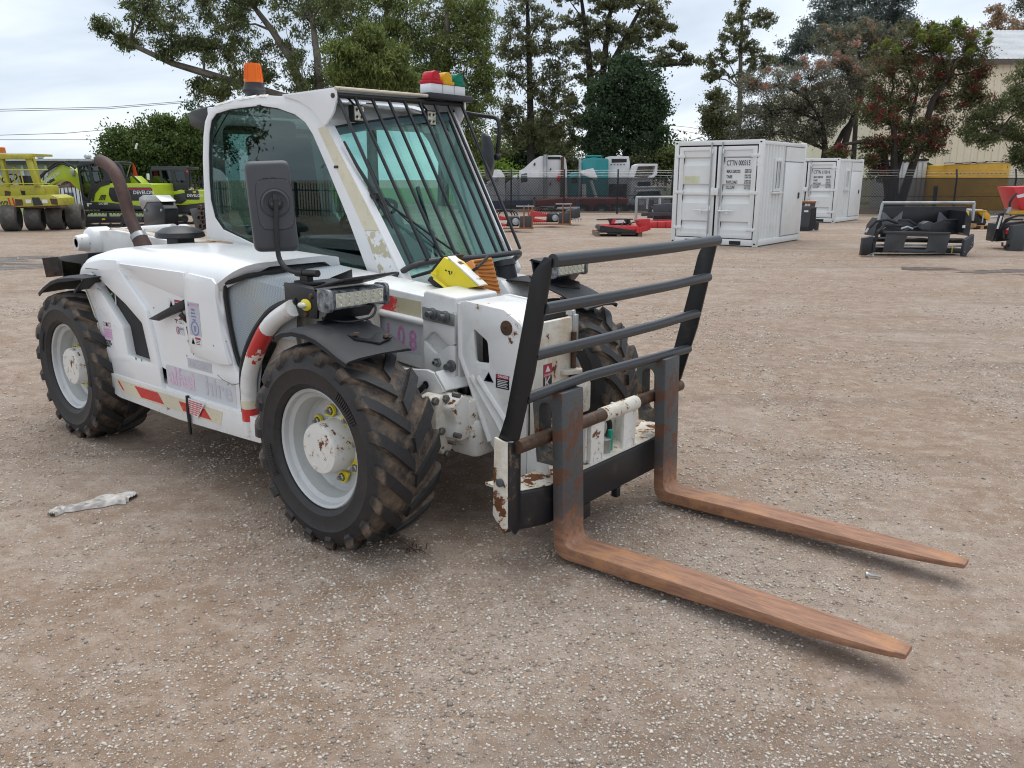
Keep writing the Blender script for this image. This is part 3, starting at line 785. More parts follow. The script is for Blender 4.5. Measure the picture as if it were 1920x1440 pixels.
def tree(name, label, px, depth, stem, blobs, kind, bark='dark', n=9000, ll=.34, lw=.10, droop=.6, clump=.75, per=16, group=None, extra=None, seed=1, tr=.22, cat='tree', flat=.75, fill=.5, limb=True, r_limb=.05, at=None, pxm=.05):
    """blobs: (px, py, half width px, half height px) read at the tree's distance; stem: (px, py) points of the trunk upward, or several of them"""
    r = np.random.default_rng(seed); rnd = random.Random(seed)
    B = BG(px, depth, name, label, cat, group)
    sc = depth / FPX
    if at is not None:      # placed by its own ground point, drawn at pxm metres per unit
        B.root.location = at; B.x = lambda a, dd=0: (a - px) * pxm; B.z = lambda b_, dd=0: max(0.0, (334 - b_) * pxm); sc = pxm
    n = int(n * 2.5); ll *= .62; lw *= .66
    stems = stem if isinstance(stem[0], list) else [stem]
    tips = []
    mb = MB()
    for st in stems:
        pts = [Vector((B.x(st[0][0]), 0, 0))] + [Vector((B.x(a), rnd.uniform(-.3, .3), B.z(b_))) for a, b_ in st[1:]]
        m_ = len(pts)
        mb.tube(pts, [tr * (1 - .8 * i / (m_ - 1)) + .02 for i in range(m_)], 7)
        tips += pts[1:]
    C, Rr = [], []
    for (bx, by, hw, hh) in blobs:
        c = B.pt(bx, by); wx, wz = hw * sc, hh * sc; wy = (wx + wz) * .5
        c.y += rnd.uniform(-.5, .5) * wy * .8
        if limb:        # a limb from the nearest stem point below
            cand = [t for t in tips if t.z < c.z + .2] or tips
            s0 = min(cand, key=lambda t: (t - c).length + max(0, t.z - c.z) * 2)
            mid = s0.lerp(c, .5) + Vector((rnd.uniform(-.2, .2), rnd.uniform(-.2, .2), .12 * (c - s0).length))
            rl_ = max(.022, min(tr * .5, r_limb * (.8 + .12 * (c - s0).length)))
            mb.tube([s0, mid, c], [rl_, rl_ * .7, rl_ * .35], 5)
        for _ in range(per):
            v = Vector((rnd.gauss(0, 1), rnd.gauss(0, 1), rnd.gauss(0, 1))).normalized() * (rnd.random() ** fill) * rnd.choice((1, 1, 1.15, 1.35))
            q = c + Vector((v.x * wx, v.y * wy, v.z * wz))
            C.append(q); Rr.append(clump * rnd.uniform(.55, 1.4) * min(1.0, .5 + min(wx, wz) / 2.0))
            if limb and rnd.random() < .75:
                mb.tube([c, c.lerp(q, .55) + Vector((rnd.uniform(-.1, .1), 0, rnd.uniform(-.05, .25))), q], [.018 + .005 * wx, .013, .006], 4)
    mb.build('trunk', BARK[bark], B.root, smooth=50)
    C = np.array([tuple(q) for q in C]); Rr = np.array(Rr)
    V, F = leaves(r, C, Rr, n, ll, lw, droop, flat)
    fast_mesh('crown', V, F, LEAF[kind], B.root)
    if extra:
        for (nm, kd, frac, num, zmin, l2, w2) in extra:
            sel = r.random(len(C)) < frac
            if zmin is not None: sel &= (C[:, 2] + C[:, 1] * -.15) > zmin
            if sel.sum() == 0: continue
            V, F = leaves(r, C[sel] + np.array([0, -.25, .12]), Rr[sel] * .55, num, l2, w2, droop, flat); fast_mesh(nm, V, F, LEAF[kd], B.root)
    return B
T = tree
T('gum_tree', 'wide leaning gum tree with long bare limbs reaching left over the cab', 560, 40, [[(590, 334), (585, 200), (560, 120), (530, 70), (500, 30), (480, -30)], [(610, 334), (612, 210), (610, 120), (600, 50), (590, -20)], [(588, 300), (560, 190), (470, 165), (400, 143), (340, 125), (270, 92), (232, 68)]],
  [(225, 62, 18, 16), (262, 88, 22, 14), (300, 40, 40, 30), (300, 10, 36, 20), (350, 100, 40, 30), (360, 50, 45, 30), (400, 90, 40, 35), (410, 20, 45, 30), (430, 175, 34, 20), (450, 120, 45, 40), (480, 60, 50, 45), (500, 160, 45, 35), (520, 0, 60, 35), (560, 100, 55, 50), (585, 40, 50, 40), (590, 160, 45, 35), (640, 20, 40, 30), (395, 170, 24, 18), (470, 10, 40, 30)], 'gum', 'grey', n=13000, ll=.36, lw=.085, droop=.9, clump=0.36, per=26, seed=3, tr=.26, r_limb=.07)
T('gum_tree', 'dense broad gum tree behind the cab roof and the load lamps', 760, 44, [[(700, 334), (700, 200), (720, 100), (740, 20), (750, -40)], [(830, 334), (835, 220), (840, 130), (845, 50), (840, -30)]],
  [(640, 60, 50, 50), (665, 10, 55, 35), (700, 130, 70, 55), (720, 60, 60, 45), (745, 5, 55, 30), (770, 90, 60, 50), (800, 40, 55, 45), (820, 120, 50, 50), (850, 20, 50, 40), (870, 90, 50, 50), (890, 60, 40, 40), (900, 130, 35, 45), (840, 170, 50, 45), (890, 200, 40, 45), (780, 150, 60, 30), (905, 30, 26, 30), (690, 165, 60, 25), (880, 260, 35, 40), (915, 170, 20, 40)], 'gum_bright', 'grey', n=20000, ll=.36, lw=.09, droop=.9, clump=0.46, per=30, seed=5, tr=.3)
T('gum_tree', 'bushy weeping gum in front of the others, just left of the load lamps', 705, 38, [(700, 334), (702, 250), (705, 180), (706, 120)],
  [(665, 115, 38, 32), (705, 100, 45, 28), (745, 125, 35, 35), (690, 150, 55, 25), (735, 160, 40, 20), (650, 155, 30, 25), (765, 165, 20, 20), (700, 75, 20, 14)], 'gum_bright', 'grey', n=10000, ll=.38, lw=.08, droop=1.3, clump=0.44, per=22, seed=6, tr=.16)
T('gum_tree', 'slender tall gum tree right of the cab with one straight dark trunk', 996, 48, [(996, 334), (995, 260), (993, 180), (990, 100), (988, 40), (986, 12)],
  [(985, 22, 26, 16), (965, 60, 30, 25), (1010, 55, 35, 25), (950, 105, 26, 24), (985, 100, 25, 25), (1030, 100, 32, 26), (960, 150, 30, 24), (1035, 150, 30, 28), (1000, 165, 22, 20), (955, 205, 28, 22), (1030, 200, 30, 26), (965, 255, 30, 26), (1025, 260, 34, 30), (995, 240, 24, 24), (945, 235, 16, 24), (1050, 235, 20, 24)], 'olive', 'dark', n=7600, ll=.36, lw=.10, droop=.7, clump=0.33, per=22, seed=8, tr=.24)
T('gum_tree', 'tall forked gum tree with layered crown and two dark trunks', 1118, 50, [[(1110, 334), (1108, 240), (1103, 170), (1098, 110), (1090, 50), (1080, 0)], [(1120, 334), (1122, 240), (1124, 170), (1128, 100), (1135, 40), (1150, -10)], [(1124, 200), (1140, 130), (1165, 80), (1190, 30)], [(1124, 190), (1180, 128), (1230, 128), (1280, 126)]],
  [(1060, 15, 22, 12), (1085, 5, 30, 16), (1120, 25, 35, 20), (1160, 15, 40, 22), (1200, 35, 36, 24), (1075, 50, 30, 16), (1110, 70, 35, 20), (1150, 70, 40, 24), (1195, 80, 36, 24), (1225, 60, 22, 18), (1075, 95, 28, 18), (1115, 120, 40, 18), (1165, 120, 40, 18), (1240, 115, 28, 14), (1278, 120, 16, 12), (1090, 150, 26, 18), (1065, 190, 26, 20), (1085, 220, 28, 30), (1070, 260, 20, 20), (1215, 5, 20, 12), (1140, -10, 40, 12), (1255, 95, 18, 10)], 'olive', 'dark', n=11000, ll=.34, lw=.11, droop=.6, clump=0.33, per=22, seed=9, tr=.30, flat=.6)
T('broadleaf_tree', 'dense dark green broadleaf tree at the foot of the forked gum', 1170, 46, [(1175, 334), (1172, 250), (1170, 170)],
  [(1170, 150, 45, 26), (1200, 165, 38, 34), (1140, 180, 38, 30), (1215, 205, 30, 32), (1175, 215, 50, 35), (1125, 235, 36, 32), (1205, 255, 38, 32), (1150, 270, 46, 30), (1110, 275, 26, 24), (1225, 240, 18, 24), (1165, 125, 22, 14)], 'deep', 'dark', n=13000, ll=.26, lw=.17, droop=.2, clump=0.5, per=26, seed=10, tr=.24)
T('gum_tree', 'thin pale-trunked gum tree standing alone above the near container', 1378, 55, [(1380, 334), (1379, 250), (1377, 170), (1375, 100), (1372, 50), (1370, 22)],
  [(1372, 24, 14, 12), (1360, 55, 20, 18), (1392, 55, 24, 20), (1412, 50, 18, 16), (1350, 85, 24, 18), (1385, 90, 24, 18), (1345, 115, 24, 16), (1398, 110, 24, 14), (1318, 120, 22, 14), (1335, 140, 22, 14), (1320, 152, 14, 8), (1400, 130, 22, 14), (1378, 145, 20, 10), (1425, 120, 12, 12)], 'olive', 'grey', n=4200, ll=.36, lw=.10, droop=.8, clump=0.28, per=15, seed=11, tr=.20)
T('shrub', 'olive shrub mass left of the thin gum, above the near container', 1345, 52, [(1350, 334), (1348, 280), (1346, 230)],
  [(1340, 185, 20, 16), (1325, 215, 16, 20), (1350, 220, 24, 30), (1335, 250, 26, 24), (1365, 250, 26, 26)], 'olive', 'brown', n=4800, ll=.28, lw=.11, droop=.3, clump=0.4, per=20, seed=12, tr=.12, cat='shrub')
T('bottlebrush_tree', 'big grey-green bottlebrush with pink shoots between the two containers', 1520, 40, [[(1540, 334), (1556, 285), (1575, 245), (1592, 222)], [(1540, 334), (1545, 280), (1530, 230), (1500, 190)], [(1556, 285), (1580, 240), (1600, 180), (1580, 120)]],
  [(1400, 165, 40, 26), (1450, 165, 45, 26), (1395, 215, 40, 26), (1440, 215, 50, 36), (1500, 155, 50, 34), (1555, 130, 45, 28), (1590, 155, 30, 34), (1490, 210, 50, 36), (1540, 195, 45, 40), (1420, 255, 45, 22), (1480, 250, 45, 24), (1575, 200, 30, 30), (1390, 255, 26, 20), (1525, 255, 30, 18)], 'grey', 'dark', n=18000, ll=.24, lw=.055, droop=.3, clump=0.4, per=30, seed=13, tr=.18, extra=[('pink_shoots', 'pink', .30, 2200, 5.4, .20, .06)])
T('gum_tree', 'tall blue-green tree rising behind the bottlebrush at the top right', 1575, 60, [[(1580, 334), (1575, 200), (1570, 90), (1565, 0)], [(1575, 200), (1610, 90), (1640, 20), (1660, -20)]],
  [(1530, 15, 34, 26), (1575, 5, 45, 26), (1610, 25, 40, 30), (1520, 55, 34, 26), (1560, 55, 45, 28), (1650, 35, 34, 26), (1480, 95, 36, 14), (1510, 85, 40, 16), (1620, 70, 40, 26), (1660, 65, 26, 22), (1575, 95, 50, 24), (1490, 75, 26, 12), (1470, 120, 30, 12), (1655, 5, 22, 14)], 'blue', 'grey', n=14000, ll=.36, lw=.10, droop=.5, clump=0.48, per=24, seed=14, tr=.3)
T('shrub', 'russet-tipped shrub crown between the bottlebrush and the red tree', 1590, 44, [(1600, 334), (1598, 230), (1590, 140), (1585, 90)],
  [(1540, 80, 40, 22), (1590, 75, 36, 24), (1560, 105, 44, 20), (1625, 90, 26, 26), (1610, 110, 26, 18)], 'grey', 'dark', n=6500, ll=.26, lw=.07, droop=.2, clump=0.38, per=22, seed=15, tr=.14, cat='shrub', extra=[('russet_leaves', 'rust', .4, 900, None, .24, .07)])
T('bottlebrush_tree', 'round green tree full of red flowers beside the second container', 1665, 34, [[(1661, 405), (1668, 370), (1678, 330), (1684, 290), (1690, 240), (1700, 180)], [(1678, 330), (1650, 270), (1615, 265), (1580, 270)], [(1684, 290), (1660, 240), (1650, 200)], [(1690, 240), (1730, 190), (1750, 150)]],
  [(1690, 75, 44, 20), (1740, 75, 40, 20), (1670, 105, 44, 24), (1720, 105, 50, 26), (1780, 105, 36, 22), (1655, 145, 40, 26), (1705, 150, 45, 26), (1760, 145, 45, 26), (1805, 150, 28, 26), (1640, 185, 34, 24), (1690, 195, 45, 24), (1750, 190, 45, 26), (1800, 190, 30, 24), (1650, 230, 34, 22), (1705, 240, 40, 22), (1750, 240, 34, 22), (1640, 270, 30, 18), (1685, 275, 34, 20), (1735, 275, 26, 16), (1570, 285, 18, 10), (1630, 300, 22, 10), (1650, 320, 22, 14), (1620, 215, 20, 20)], 'bottle', 'dark', n=19000, ll=.20, lw=.062, droop=.2, clump=0.36, per=26, seed=16, tr=.17,
  extra=[('red_flowers', 'red', .42, 8200, None, .085, .036), ('fresh_leaves', 'bottle_top', .55, 6500, 6.2, .17, .055)])
T('pepper_tree', 'green drooping branches entering from the right edge of the yard', 1945, 33, [[(1985, 410), (1975, 300), (1945, 265), (1900, 258), (1860, 245), (1835, 235)], [(1975, 300), (1940, 200), (1905, 140)]],
  [(1905, 140, 26, 20), (1925, 175, 34, 26), (1880, 175, 30, 24), (1850, 205, 34, 24), (1895, 210, 34, 24), (1930, 220, 34, 24), (1820, 225, 26, 20), (1860, 245, 30, 20), (1905, 255, 30, 20), (1835, 262, 24, 14), (1805, 250, 16, 16), (1905, 290, 16, 18), (1912, 305, 14, 14), (1975, 200, 40, 50)], 'gum', 'brown', n=8500, ll=.22, lw=.06, droop=.8, clump=0.34, per=24, seed=17, tr=.18)
T('street_tree', 'sparse russet tree behind the warehouse roof, left of two', 1838, 72, [(1838, 334), (1836, 120), (1834, 60), (1830, 30)],
  [(1825, 35, 16, 14), (1845, 50, 20, 14), (1815, 70, 20, 12), (1845, 80, 22, 12), (1865, 70, 18, 16), (1820, 85, 16, 8)], 'rust', 'grey', n=2200, ll=.36, lw=.12, droop=.1, clump=0.4, per=14, seed=18, tr=.16)
T('street_tree', 'sparse grey tree behind the warehouse roof, at the right edge', 1905, 76, [(1905, 334), (1904, 120), (1900, 40), (1898, -10)],
  [(1880, 20, 26, 22), (1910, 15, 26, 22), (1890, 60, 26, 20), (1920, 60, 20, 24), (1870, 5, 20, 14), (1905, 85, 24, 10)], 'grey', 'grey', n=3000, ll=.40, lw=.12, droop=.1, clump=0.45, per=16, seed=19, tr=.2)
T('vine_thicket', 'rounded mass of vine-covered trees behind the excavators', 310, 42, [[(300, 334), (300, 290), (300, 250)], [(345, 334), (345, 280), (340, 240)]],
  [(225, 285, 22, 24), (240, 265, 26, 22), (275, 255, 34, 24), (310, 245, 36, 22), (345, 265, 36, 26), (260, 295, 34, 26), (300, 290, 40, 28), (345, 305, 36, 28), (370, 290, 24, 30), (225, 315, 22, 18), (310, 325, 40, 22), (365, 330, 26, 24), (320, 232, 20, 10), (360, 245, 16, 14), (385, 300, 16, 30), (260, 330, 36, 18)], 'vine', 'dark', n=16000, ll=.24, lw=.13, droop=.5, clump=0.5, per=26, seed=20, tr=.16)
# belt of scrub beyond the trucks
for i, (px, py, hw, hh, kd, lb) in enumerate(((925, 290, 34, 38, 'gum_bright', 'mid green scrub behind the cab guard, left end of the belt'), (985, 300, 34, 30, 'deep', 'dark scrub between the slender gum and the white truck'), (1060, 300, 40, 34, 'olive', 'olive scrub above the teal truck'), (1120, 315, 34, 26, 'deep', 'dark scrub right of the teal truck'), (1215, 295, 34, 32, 'olive', 'olive scrub below the power pole'), (1262, 292, 30, 26, 'gum_bright', 'yellow-green scrub beside the near container'), (935, 325, 16, 16, 'lime', 'small lime-green sapling in front of the scrub belt'), (400, 230, 30, 60, 'deep', 'dark foliage seen just behind the cab rear post'), (1010, 250, 30, 40, 'olive', 'loose olive scrub under the slender gum'))):
    dp = 58 if kd != 'lime' else 46
    T('scrub', lb, px, dp, [(px, 334), (px, py + 10), (px, py)], [(px, py, hw, hh * .8), (px - hw * .6, py + hh * .4, hw * .6, hh * .6), (px + hw * .6, py + hh * .4, hw * .6, hh * .6), (px, py + hh * .7, hw, hh * .5)], kd, 'dark', n=4200, ll=.34, lw=.17, droop=.3, clump=.85, per=12, seed=40 + i, tr=.12, cat='shrub', group=None)

# trees that stand behind the viewer: their picture is what the cab window shows
for i, (x, y, h) in enumerate(((-30, -19, 1.0), (-23, -21, .8), (-16, -18, .9))):
    T('gum_tree', ('left', 'middle', 'right')[i] + ' one of three trees mirrored in the cab window', 960, 30, [(960, 334), (962, 250), (960, 180)], [(930, 200, 40, 40), (985, 210, 40, 40), (960, 170, 45, 40), (925, 250, 30, 24), (1000, 255, 30, 24)], 'gum', 'dark', n=1900, ll=.45, lw=.18, clump=.8, per=12, seed=60 + i, at=(x, y, 0), pxm=.045 * h)

T('gum_tree', 'overhanging gum tree mirrored at the top of the windscreen', 960, 30, [(960, 334), (958, 200), (965, 100)], [(920, 120, 40, 26), (985, 110, 46, 28), (950, 70, 46, 26), (900, 170, 30, 20), (1010, 160, 34, 22), (960, 150, 30, 20)], 'gum', 'dark', n=3800, ll=.34, lw=.12, clump=.45, per=16, seed=71, at=(9.0, 13.0, 0), pxm=.045)
# ================================================================== TELEHANDLER (its own frame is the frame of the place: +X to the fork tips, +Y to its left)
TH = thing('telehandler', 'white telehandler with barred windscreen, muddy tyres and two rusty forks', 'telehandler')
SIDE_R = lambda x, y, z: Matrix(((1, 0, 0, x), (0, 0, -1, y), (0, 1, 0, z), (0, 0, 0, 1)))      # lettering on faces that look to -Y
YS, YL = -.08, .82
P_ = lambda l, y=YS: [(q.x, q.z) for q in (ony(y, *p) for p in l)]
FRONT = lambda x, y, z: Matrix(((0, 0, 1, x), (1, 0, 0, y), (0, 1, 0, z), (0, 0, 0, 1)))        # lettering on faces that look to +X

# tyre rubber: clean dark lug tops, dried mud lower down
def tyre_mat():
    m, nt, b, oc, out = newmat('muddy_tyre_rubber')
    L = nt.links
    sep = nd(nt, 'ShaderNodeSeparateXYZ'); L.new(oc, sep.inputs[0])
    r2 = mmath(nt, 'ADD', mmath(nt, 'POWER', sep.outputs['X'], 2.0), mmath(nt, 'POWER', sep.outputs['Z'], 2.0))
    r_ = mmath(nt, 'SQRT', r2)
    top = ramp(nt, r_, .4075, .4115)
    n1 = noise(nt, oc, 7, 8, .7, .3); n2 = noise(nt, oc, 34, 6, .7)
    s = mmath(nt, 'ADD', mmath(nt, 'MULTIPLY', n1, .7), mmath(nt, 'MULTIPLY', n2, .3))
    tread = ramp(nt, r_, .372, .398)
    mudf = mmath(nt, 'MULTIPLY', ramp(nt, s, .40, .58), mmath(nt, 'ADD', mmath(nt, 'MULTIPLY', tread, .74), .05))
    mudf = mmath(nt, 'MULTIPLY', mudf, mmath(nt, 'SUBTRACT', 1.0, mmath(nt, 'MULTIPLY', top, .96)))
    mud = mixc(nt, noise(nt, oc, 18, 5), (.13, .085, .058), (.33, .245, .175))
    c = mixc(nt, mudf, mixc(nt, n2, (.0085, .0092, .011), (.023, .0235, .026)), mud)
    L.new(c, b.inputs['Base Color'])
    L.new(mmath(nt, 'ADD', mmath(nt, 'MULTIPLY', mudf, .3), .56, True), b.inputs['Roughness'])
    bp = nd(nt, 'ShaderNodeBump'); bp.inputs['Strength'].default_value = .35; bp.inputs['Distance'].default_value = .006
    L.new(mmath(nt, 'ADD', n2, mmath(nt, 'MULTIPLY', mudf, .8)), bp.inputs['Height']); L.new(bp.outputs[0], b.inputs['Normal'])
    return m
M['tyre'] = tyre_mat()

def make_tyre(direction):
    mb = MB()
    prof = [(.243, -.100), (.2475, -.128), (.2485, -.136), (.256, -.1435), (.266, -.149), (.268, -.1515), (.274, -.1515), (.288, -.155), (.325, -.157), (.330, -.160), (.336, -.157), (.360, -.152), (.380, -.142), (.392, -.122), (.397, -.08), (.399, 0)]
    prof = prof + [(r, -h) for r, h in reversed(prof[:-1])]
    mb.lathe(prof, 72, axis='y', closed=True)
    NL = 18
    path = [(.006, .4245, 0.0, .060), (.05, .4245, .10, .062), (.105, .4225, .23, .064), (.142, .414, .315, .064), (.156, .398, .345, .060), (.1615, .366, .36, .048)]
    for sd in (-1, 1):
        for i in range(NL):
            th0 = 2 * math.pi * (i + (0.5 if sd > 0 else 0)) / NL + random.uniform(-.006, .006)
            rings = []
            for k, (y, r, dth, w) in enumerate(path):
                th = th0 + direction * dth
                hw = w / 2 / .41
                rb = r - .035; yb = y - (0 if k < 4 else .02)
                def pt(a, rad, yy): return Vector((rad * math.cos(a), sd * yy, rad * math.sin(a)))
                rings.append([pt(th - hw * .84, r, y), pt(th + hw * .84, r, y), pt(th + hw * 1.12, rb, yb), pt(th - hw * 1.12, rb, yb)])
            mb.loft(rings)
    # raised maker's bars on the outer sidewall
    for k in range(26):
        a = .9 + k * .035 if k < 13 else 3.6 + (k - 13) * .035
        c_, s_ = math.cos(a), math.sin(a)
        mb.add([Vector((r * math.cos(a + d), -y, r * math.sin(a + d))) for y in (.150, .1605) for r, d in ((.288, 0), (.322, 0), (.322, .018), (.288, .018))], [(4, 5, 6, 7), (0, 1, 5, 4), (1, 2, 6, 5), (2, 3, 7, 6), (3, 0, 4, 7)])
    return mb.build('tyre', M['tyre'], smooth=30)

def make_rim():
    mb = MB()
    mb.lathe([(.226, -.100), (.240, -.115), (.2455, -.122), (.2455, -.128), (.240, -.1315), (.231, -.126), (.226, -.108), (.207, -.098), (.203, -.07), (.198, -.06), (.196, -.036), (.186, -.024), (.150, -.022), (.02, -.020), (.02, .020), (.19, .018), (.200, .04), (.205, .098), (.226, .106), (.240, .128), (.2455, .124), (.2455, .116), (.226, .100), (.214, .09), (.212, -.09)], 56, axis='y', closed=True)
    return mb.build('rim', M['hub_grey'], smooth=32)
def make_hub():
    mb = MB()
    mb.lathe([(.116, .012), (.116, -.026), (.106, -.030), (.1045, -.118), (.099, -.1275), (.086, -.1285), (.001, -.1285)], 40, axis='y')
    for a in (R(70), R(190), R(310)):
        mb.lathe([(.0215, -.1287), (.0195, -.1297), (.016, -.1287), (.012, -.1292), (.001, -.1292)], 14, (.058 * math.cos(a), 0, .058 * math.sin(a)), axis='y')
    for a in (R(20), R(250), R(140)):
        mb.lathe([(.012, -.128), (.012, -.1335), (.008, -.1345), (.001, -.1345)], 6, (.082 * math.cos(a), 0, .082 * math.sin(a)), axis='y')
    return mb.build('hub', pbr('chipped_hub_paint', (.74, .73, .69), .42, var=.05, dirt=((.42, .35, .24), .18, 14), rust=.36, rscale=30), smooth=35)
def make_nut(a):
    mb = MB()
    c = Vector((.137 * math.cos(a), -.030, .137 * math.sin(a)))
    mb.lathe([(.0165, .010), (.0165, -.020), (.0135, -.023), (.001, -.023)], 6, c, axis='y')
    mb.lathe([(.008, -.02), (.008, -.034), (.001, -.035)], 8, c, axis='y')
    return mb.build('lug_nut', M['steel'], smooth=20)
def make_pointer(a):
    # a loose-nut pointer: plastic ring with an arrow
    mb = MB()
    c = Vector((.137 * math.cos(a), -.030, .137 * math.sin(a)))
    mb.lathe([(.0175, .000), (.0245, .000), (.0245, -.012), (.0175, -.012)], 18, c, axis='y', closed=True)
    d = a + 1.9
    ux = Vector((math.cos(d), 0, math.sin(d))); uz = Vector((-math.sin(d), 0, math.cos(d)))
    p = [c + ux * .012 + uz * .023, c + ux * .048, c + ux * .012 - uz * .023]
    mb.add([q + Vector((0, y, 0)) for y in (0, -.010) for q in p], [(0, 1, 2), (5, 4, 3), (0, 3, 4, 1), (1, 4, 5, 2), (2, 5, 3, 0)])
    return mb.build('nut_pointer', M['yellow'], smooth=30)
random.seed(4)
tyre_a = make_tyre(1); tyre_b = make_tyre(-1)
rim0, hub0 = make_rim(), make_hub()
nuts0 = [make_nut(2 * math.pi * k / 8 + .2) for k in range(8)]
pts0 = [make_pointer(2 * math.pi * k / 8 + .2) for k in range(8)]
WH = .4115
for name_, x, yc, left, spin in (('wheel', 2.27, -.8085, 0, .35), ('wheel', 0, -.8085, 0, 1.1), ('wheel', 2.27, .672, 1, .1), ('wheel', 0, .672, 1, .8)):
    w = part('wheel', TH, (x, yc, WH), (0, 0, math.pi if left else 0))
    first = (x > 2 and not left)
    def put(o, rot=0.0):
        c = o if (first and not rot) else copy_obj(o)
        c.parent = w
        c.rotation_euler = (0, rot, 0)
    if left: tyre_b.parent = w if x > 2 else tyre_b.parent
    t_ = (tyre_b if x > 2 else copy_obj(tyre_b)) if left else (tyre_a if first else copy_obj(tyre_a))
    t_.parent = w; t_.rotation_euler = (0, spin, 0)
    for o in [rim0, hub0] + nuts0 + pts0: put(o)

# ------------------------------------------------------------------ chassis and axle
mb = MB()
mb.box(-.55, 2.45, -.36, -.10, .34, .62); mb.box(-.55, 2.3, -.10, .40, .30, .50)
mb.box(-.75, -.45, -.62, .60, .45, .95)
mb.box(.35, 2.0, .40, .74, .32, .62)
mb.build('chassis', M['white_muddy'], TH, bevel=.012)
mb = MB()
mb.prism(P_([(740, 690), (800, 694), (813, 700), (833, 735), (812, 742), (780, 752), (740, 760)], -.46), 'y', -.46, -.44)
a_, b__ = ony(-.46, 813, 700), ony(-.46, 833, 735)
mb.hull_quad([a_ + Vector((-.003, .004, 0)), b__ + Vector((-.003, .004, 0)), b__ + Vector((.02, .36, -.01)), a_ + Vector((.0, .36, -.0))], .014)
mb.build('front_frame', M['white_worn'], TH, bevel=.006)
mb = MB()
mb.box(2.17, 2.36, -.62, .50, .33, .49)
mb.box(2.36, 2.62, -.40, .18, .30, .47)
mb.build('front_axle', M['white_chip'], TH, bevel=.03)
mb = MB()
k0 = [onx(2.50, *p) for p in ((806, 748), (822, 738), (838, 748), (846, 770), (850, 800), (846, 822), (838, 842), (824, 852), (812, 838), (808, 800))]
mb.add([p + Vector((dx, 0, 0)) for dx in (-.07, .03) for p in k0], [tuple(range(10)), tuple(range(19, 9, -1))] + [(i, (i + 1) % 10, (i + 1) % 10 + 10, i + 10) for i in range(10)])
mb.build('steering_knuckle', M['white_rusty'], TH, bevel=.012)
mb = MB()
for px, py, r in ((814, 752, .022), (834, 747, .021), (826, 808, .021), (836, 850, .018)):
    c = onx(2.528, px, py); mb.lathe([(r * .8, 0), (r * .8, .014), (r * .55, .018), (.001, .018)], 6, c, axis='x')
for px, py in ((857, 741), (859, 817), (849, 829), (894, 797)):
    c = onx(2.60, px, py); mb.lathe([(.012, -.02), (.012, .012), (.001, .014)], 8, c, axis='x')
mb.build('axle_bolt', pbr('worn_bolt_head', (.20, .19, .175), .5, metal=.5, rust=.35, rscale=40), TH, smooth=30)
mb = MB()
k1 = [onx(2.56, *p) for p in ((838, 765), (858, 738), (880, 748), (882, 790), (880, 815), (856, 826), (842, 822), (848, 795))]
mb.add([p + Vector((dx, 0, 0)) for dx in (-.12, .03) for p in k1], [tuple(range(8)), tuple(range(15, 7, -1))] + [(i, (i + 1) % 8, (i + 1) % 8 + 8, i + 8) for i in range(8)])
k1 = [onx(2.60, *p) for p in ((880, 752), (905, 745), (918, 790), (914, 812), (884, 815))]
mb.add([p + Vector((dx, 0, 0)) for dx in (-.2, .0) for p in k1], [tuple(range(5)), tuple(range(9, 4, -1))] + [(i, (i + 1) % 5, (i + 1) % 5 + 5, i + 5) for i in range(5)])
mb.build('axle_casing', M['white_chip'], TH, bevel=.016)
mb = MB()
mb.lathe([(.175, .0), (.175, .03), (.11, .05), (.10, .16)], 28, (2.27, .36, WH), axis='y')
mb.build('axle_flange', M['white_muddy'], TH, smooth=30)
mb = MB(); c = ony(-.475, 797, 722)
mb.lathe([(.017, 0), (.017, .003), (.001, .003)], 14, c + Vector((0, .002, 0)), axis='y'); mb.tube([c, c + Vector((-.05, -.03, -.06))], .012)
mb.build('frame_hole', M['dark'], TH)
# belly under the machine, a box coloured near-black in place of its shade
mb = MB(); mb.box(.3, 1.9, -.70, -.38, .36, .52); mb.build('belly_shade_box', M['dark'], TH, bevel=.02)

# ------------------------------------------------------------------ sill beam with red and cream tape
mb = MB()
sill = round_poly([(.305, .452), (.335, .345), (.44, .302), (1.08, .296), (1.66, .316), (1.80, .322), (1.83, .37), (1.79, .43), (1.64, .436), (.9, .43), (.34, .428)], [.02, .05, .1, 0, 0, .04, .03, .03, .0, 0, .01])
mb.prism(sill, 'y', -.888, -.74)
sill_o = mb.build('sill_beam', M['white_worn'], TH, bevel=.022, seg=3)
def band(name, pts, mat, y=-.8895, th=.0012, par=None):
    mb = MB(); mb.prism(pts, 'y', y, y + th); return mb.build(name, mat, par or sill_o, smooth=0)
band('cream_tape', [(.42, .405), (1.50, .412), (1.47, .345), (.56, .335), (.46, .36)], M['cream'])
for q in ([(.468, .395), (.486, .395), (.532, .352), (.515, .352)], [(.655, .398), (.90, .402), (.955, .350), (.715, .346)], [(1.105, .394), (1.20, .396), (1.20, .353), (1.14, .350)], [(1.30, .396), (1.345, .397), (1.395, .353), (1.29, .351)]):
    band('red_tape', q, M['red_tape'], -.8905)
mb = MB(); mb.prism([(1.215, .43), (1.36, .425), (1.285, .345), (1.215, .352)], 'y', -.899, -.896)
mb.cur = 1
for i in range(7):
    for j in range(10):
        x = 1.222 + j * .0125 - i * .001; z = .420 - i * .0105
        if x < 1.35 - i * .0105: mb.box(x, x + .007, -.9005, -.899, z - .003, z + .003)
mb.build('reflector_flap', [M['decal_white'], M['red_tape']], sill_o, smooth=0)
mb = MB(); mb.tube([(1.205, -.896, .44), (1.207, -.900, .36), (1.200, -.895, .245)], [.010, .010, .008], 6); mb.build('drain_hose', M['black_plastic'], sill_o)

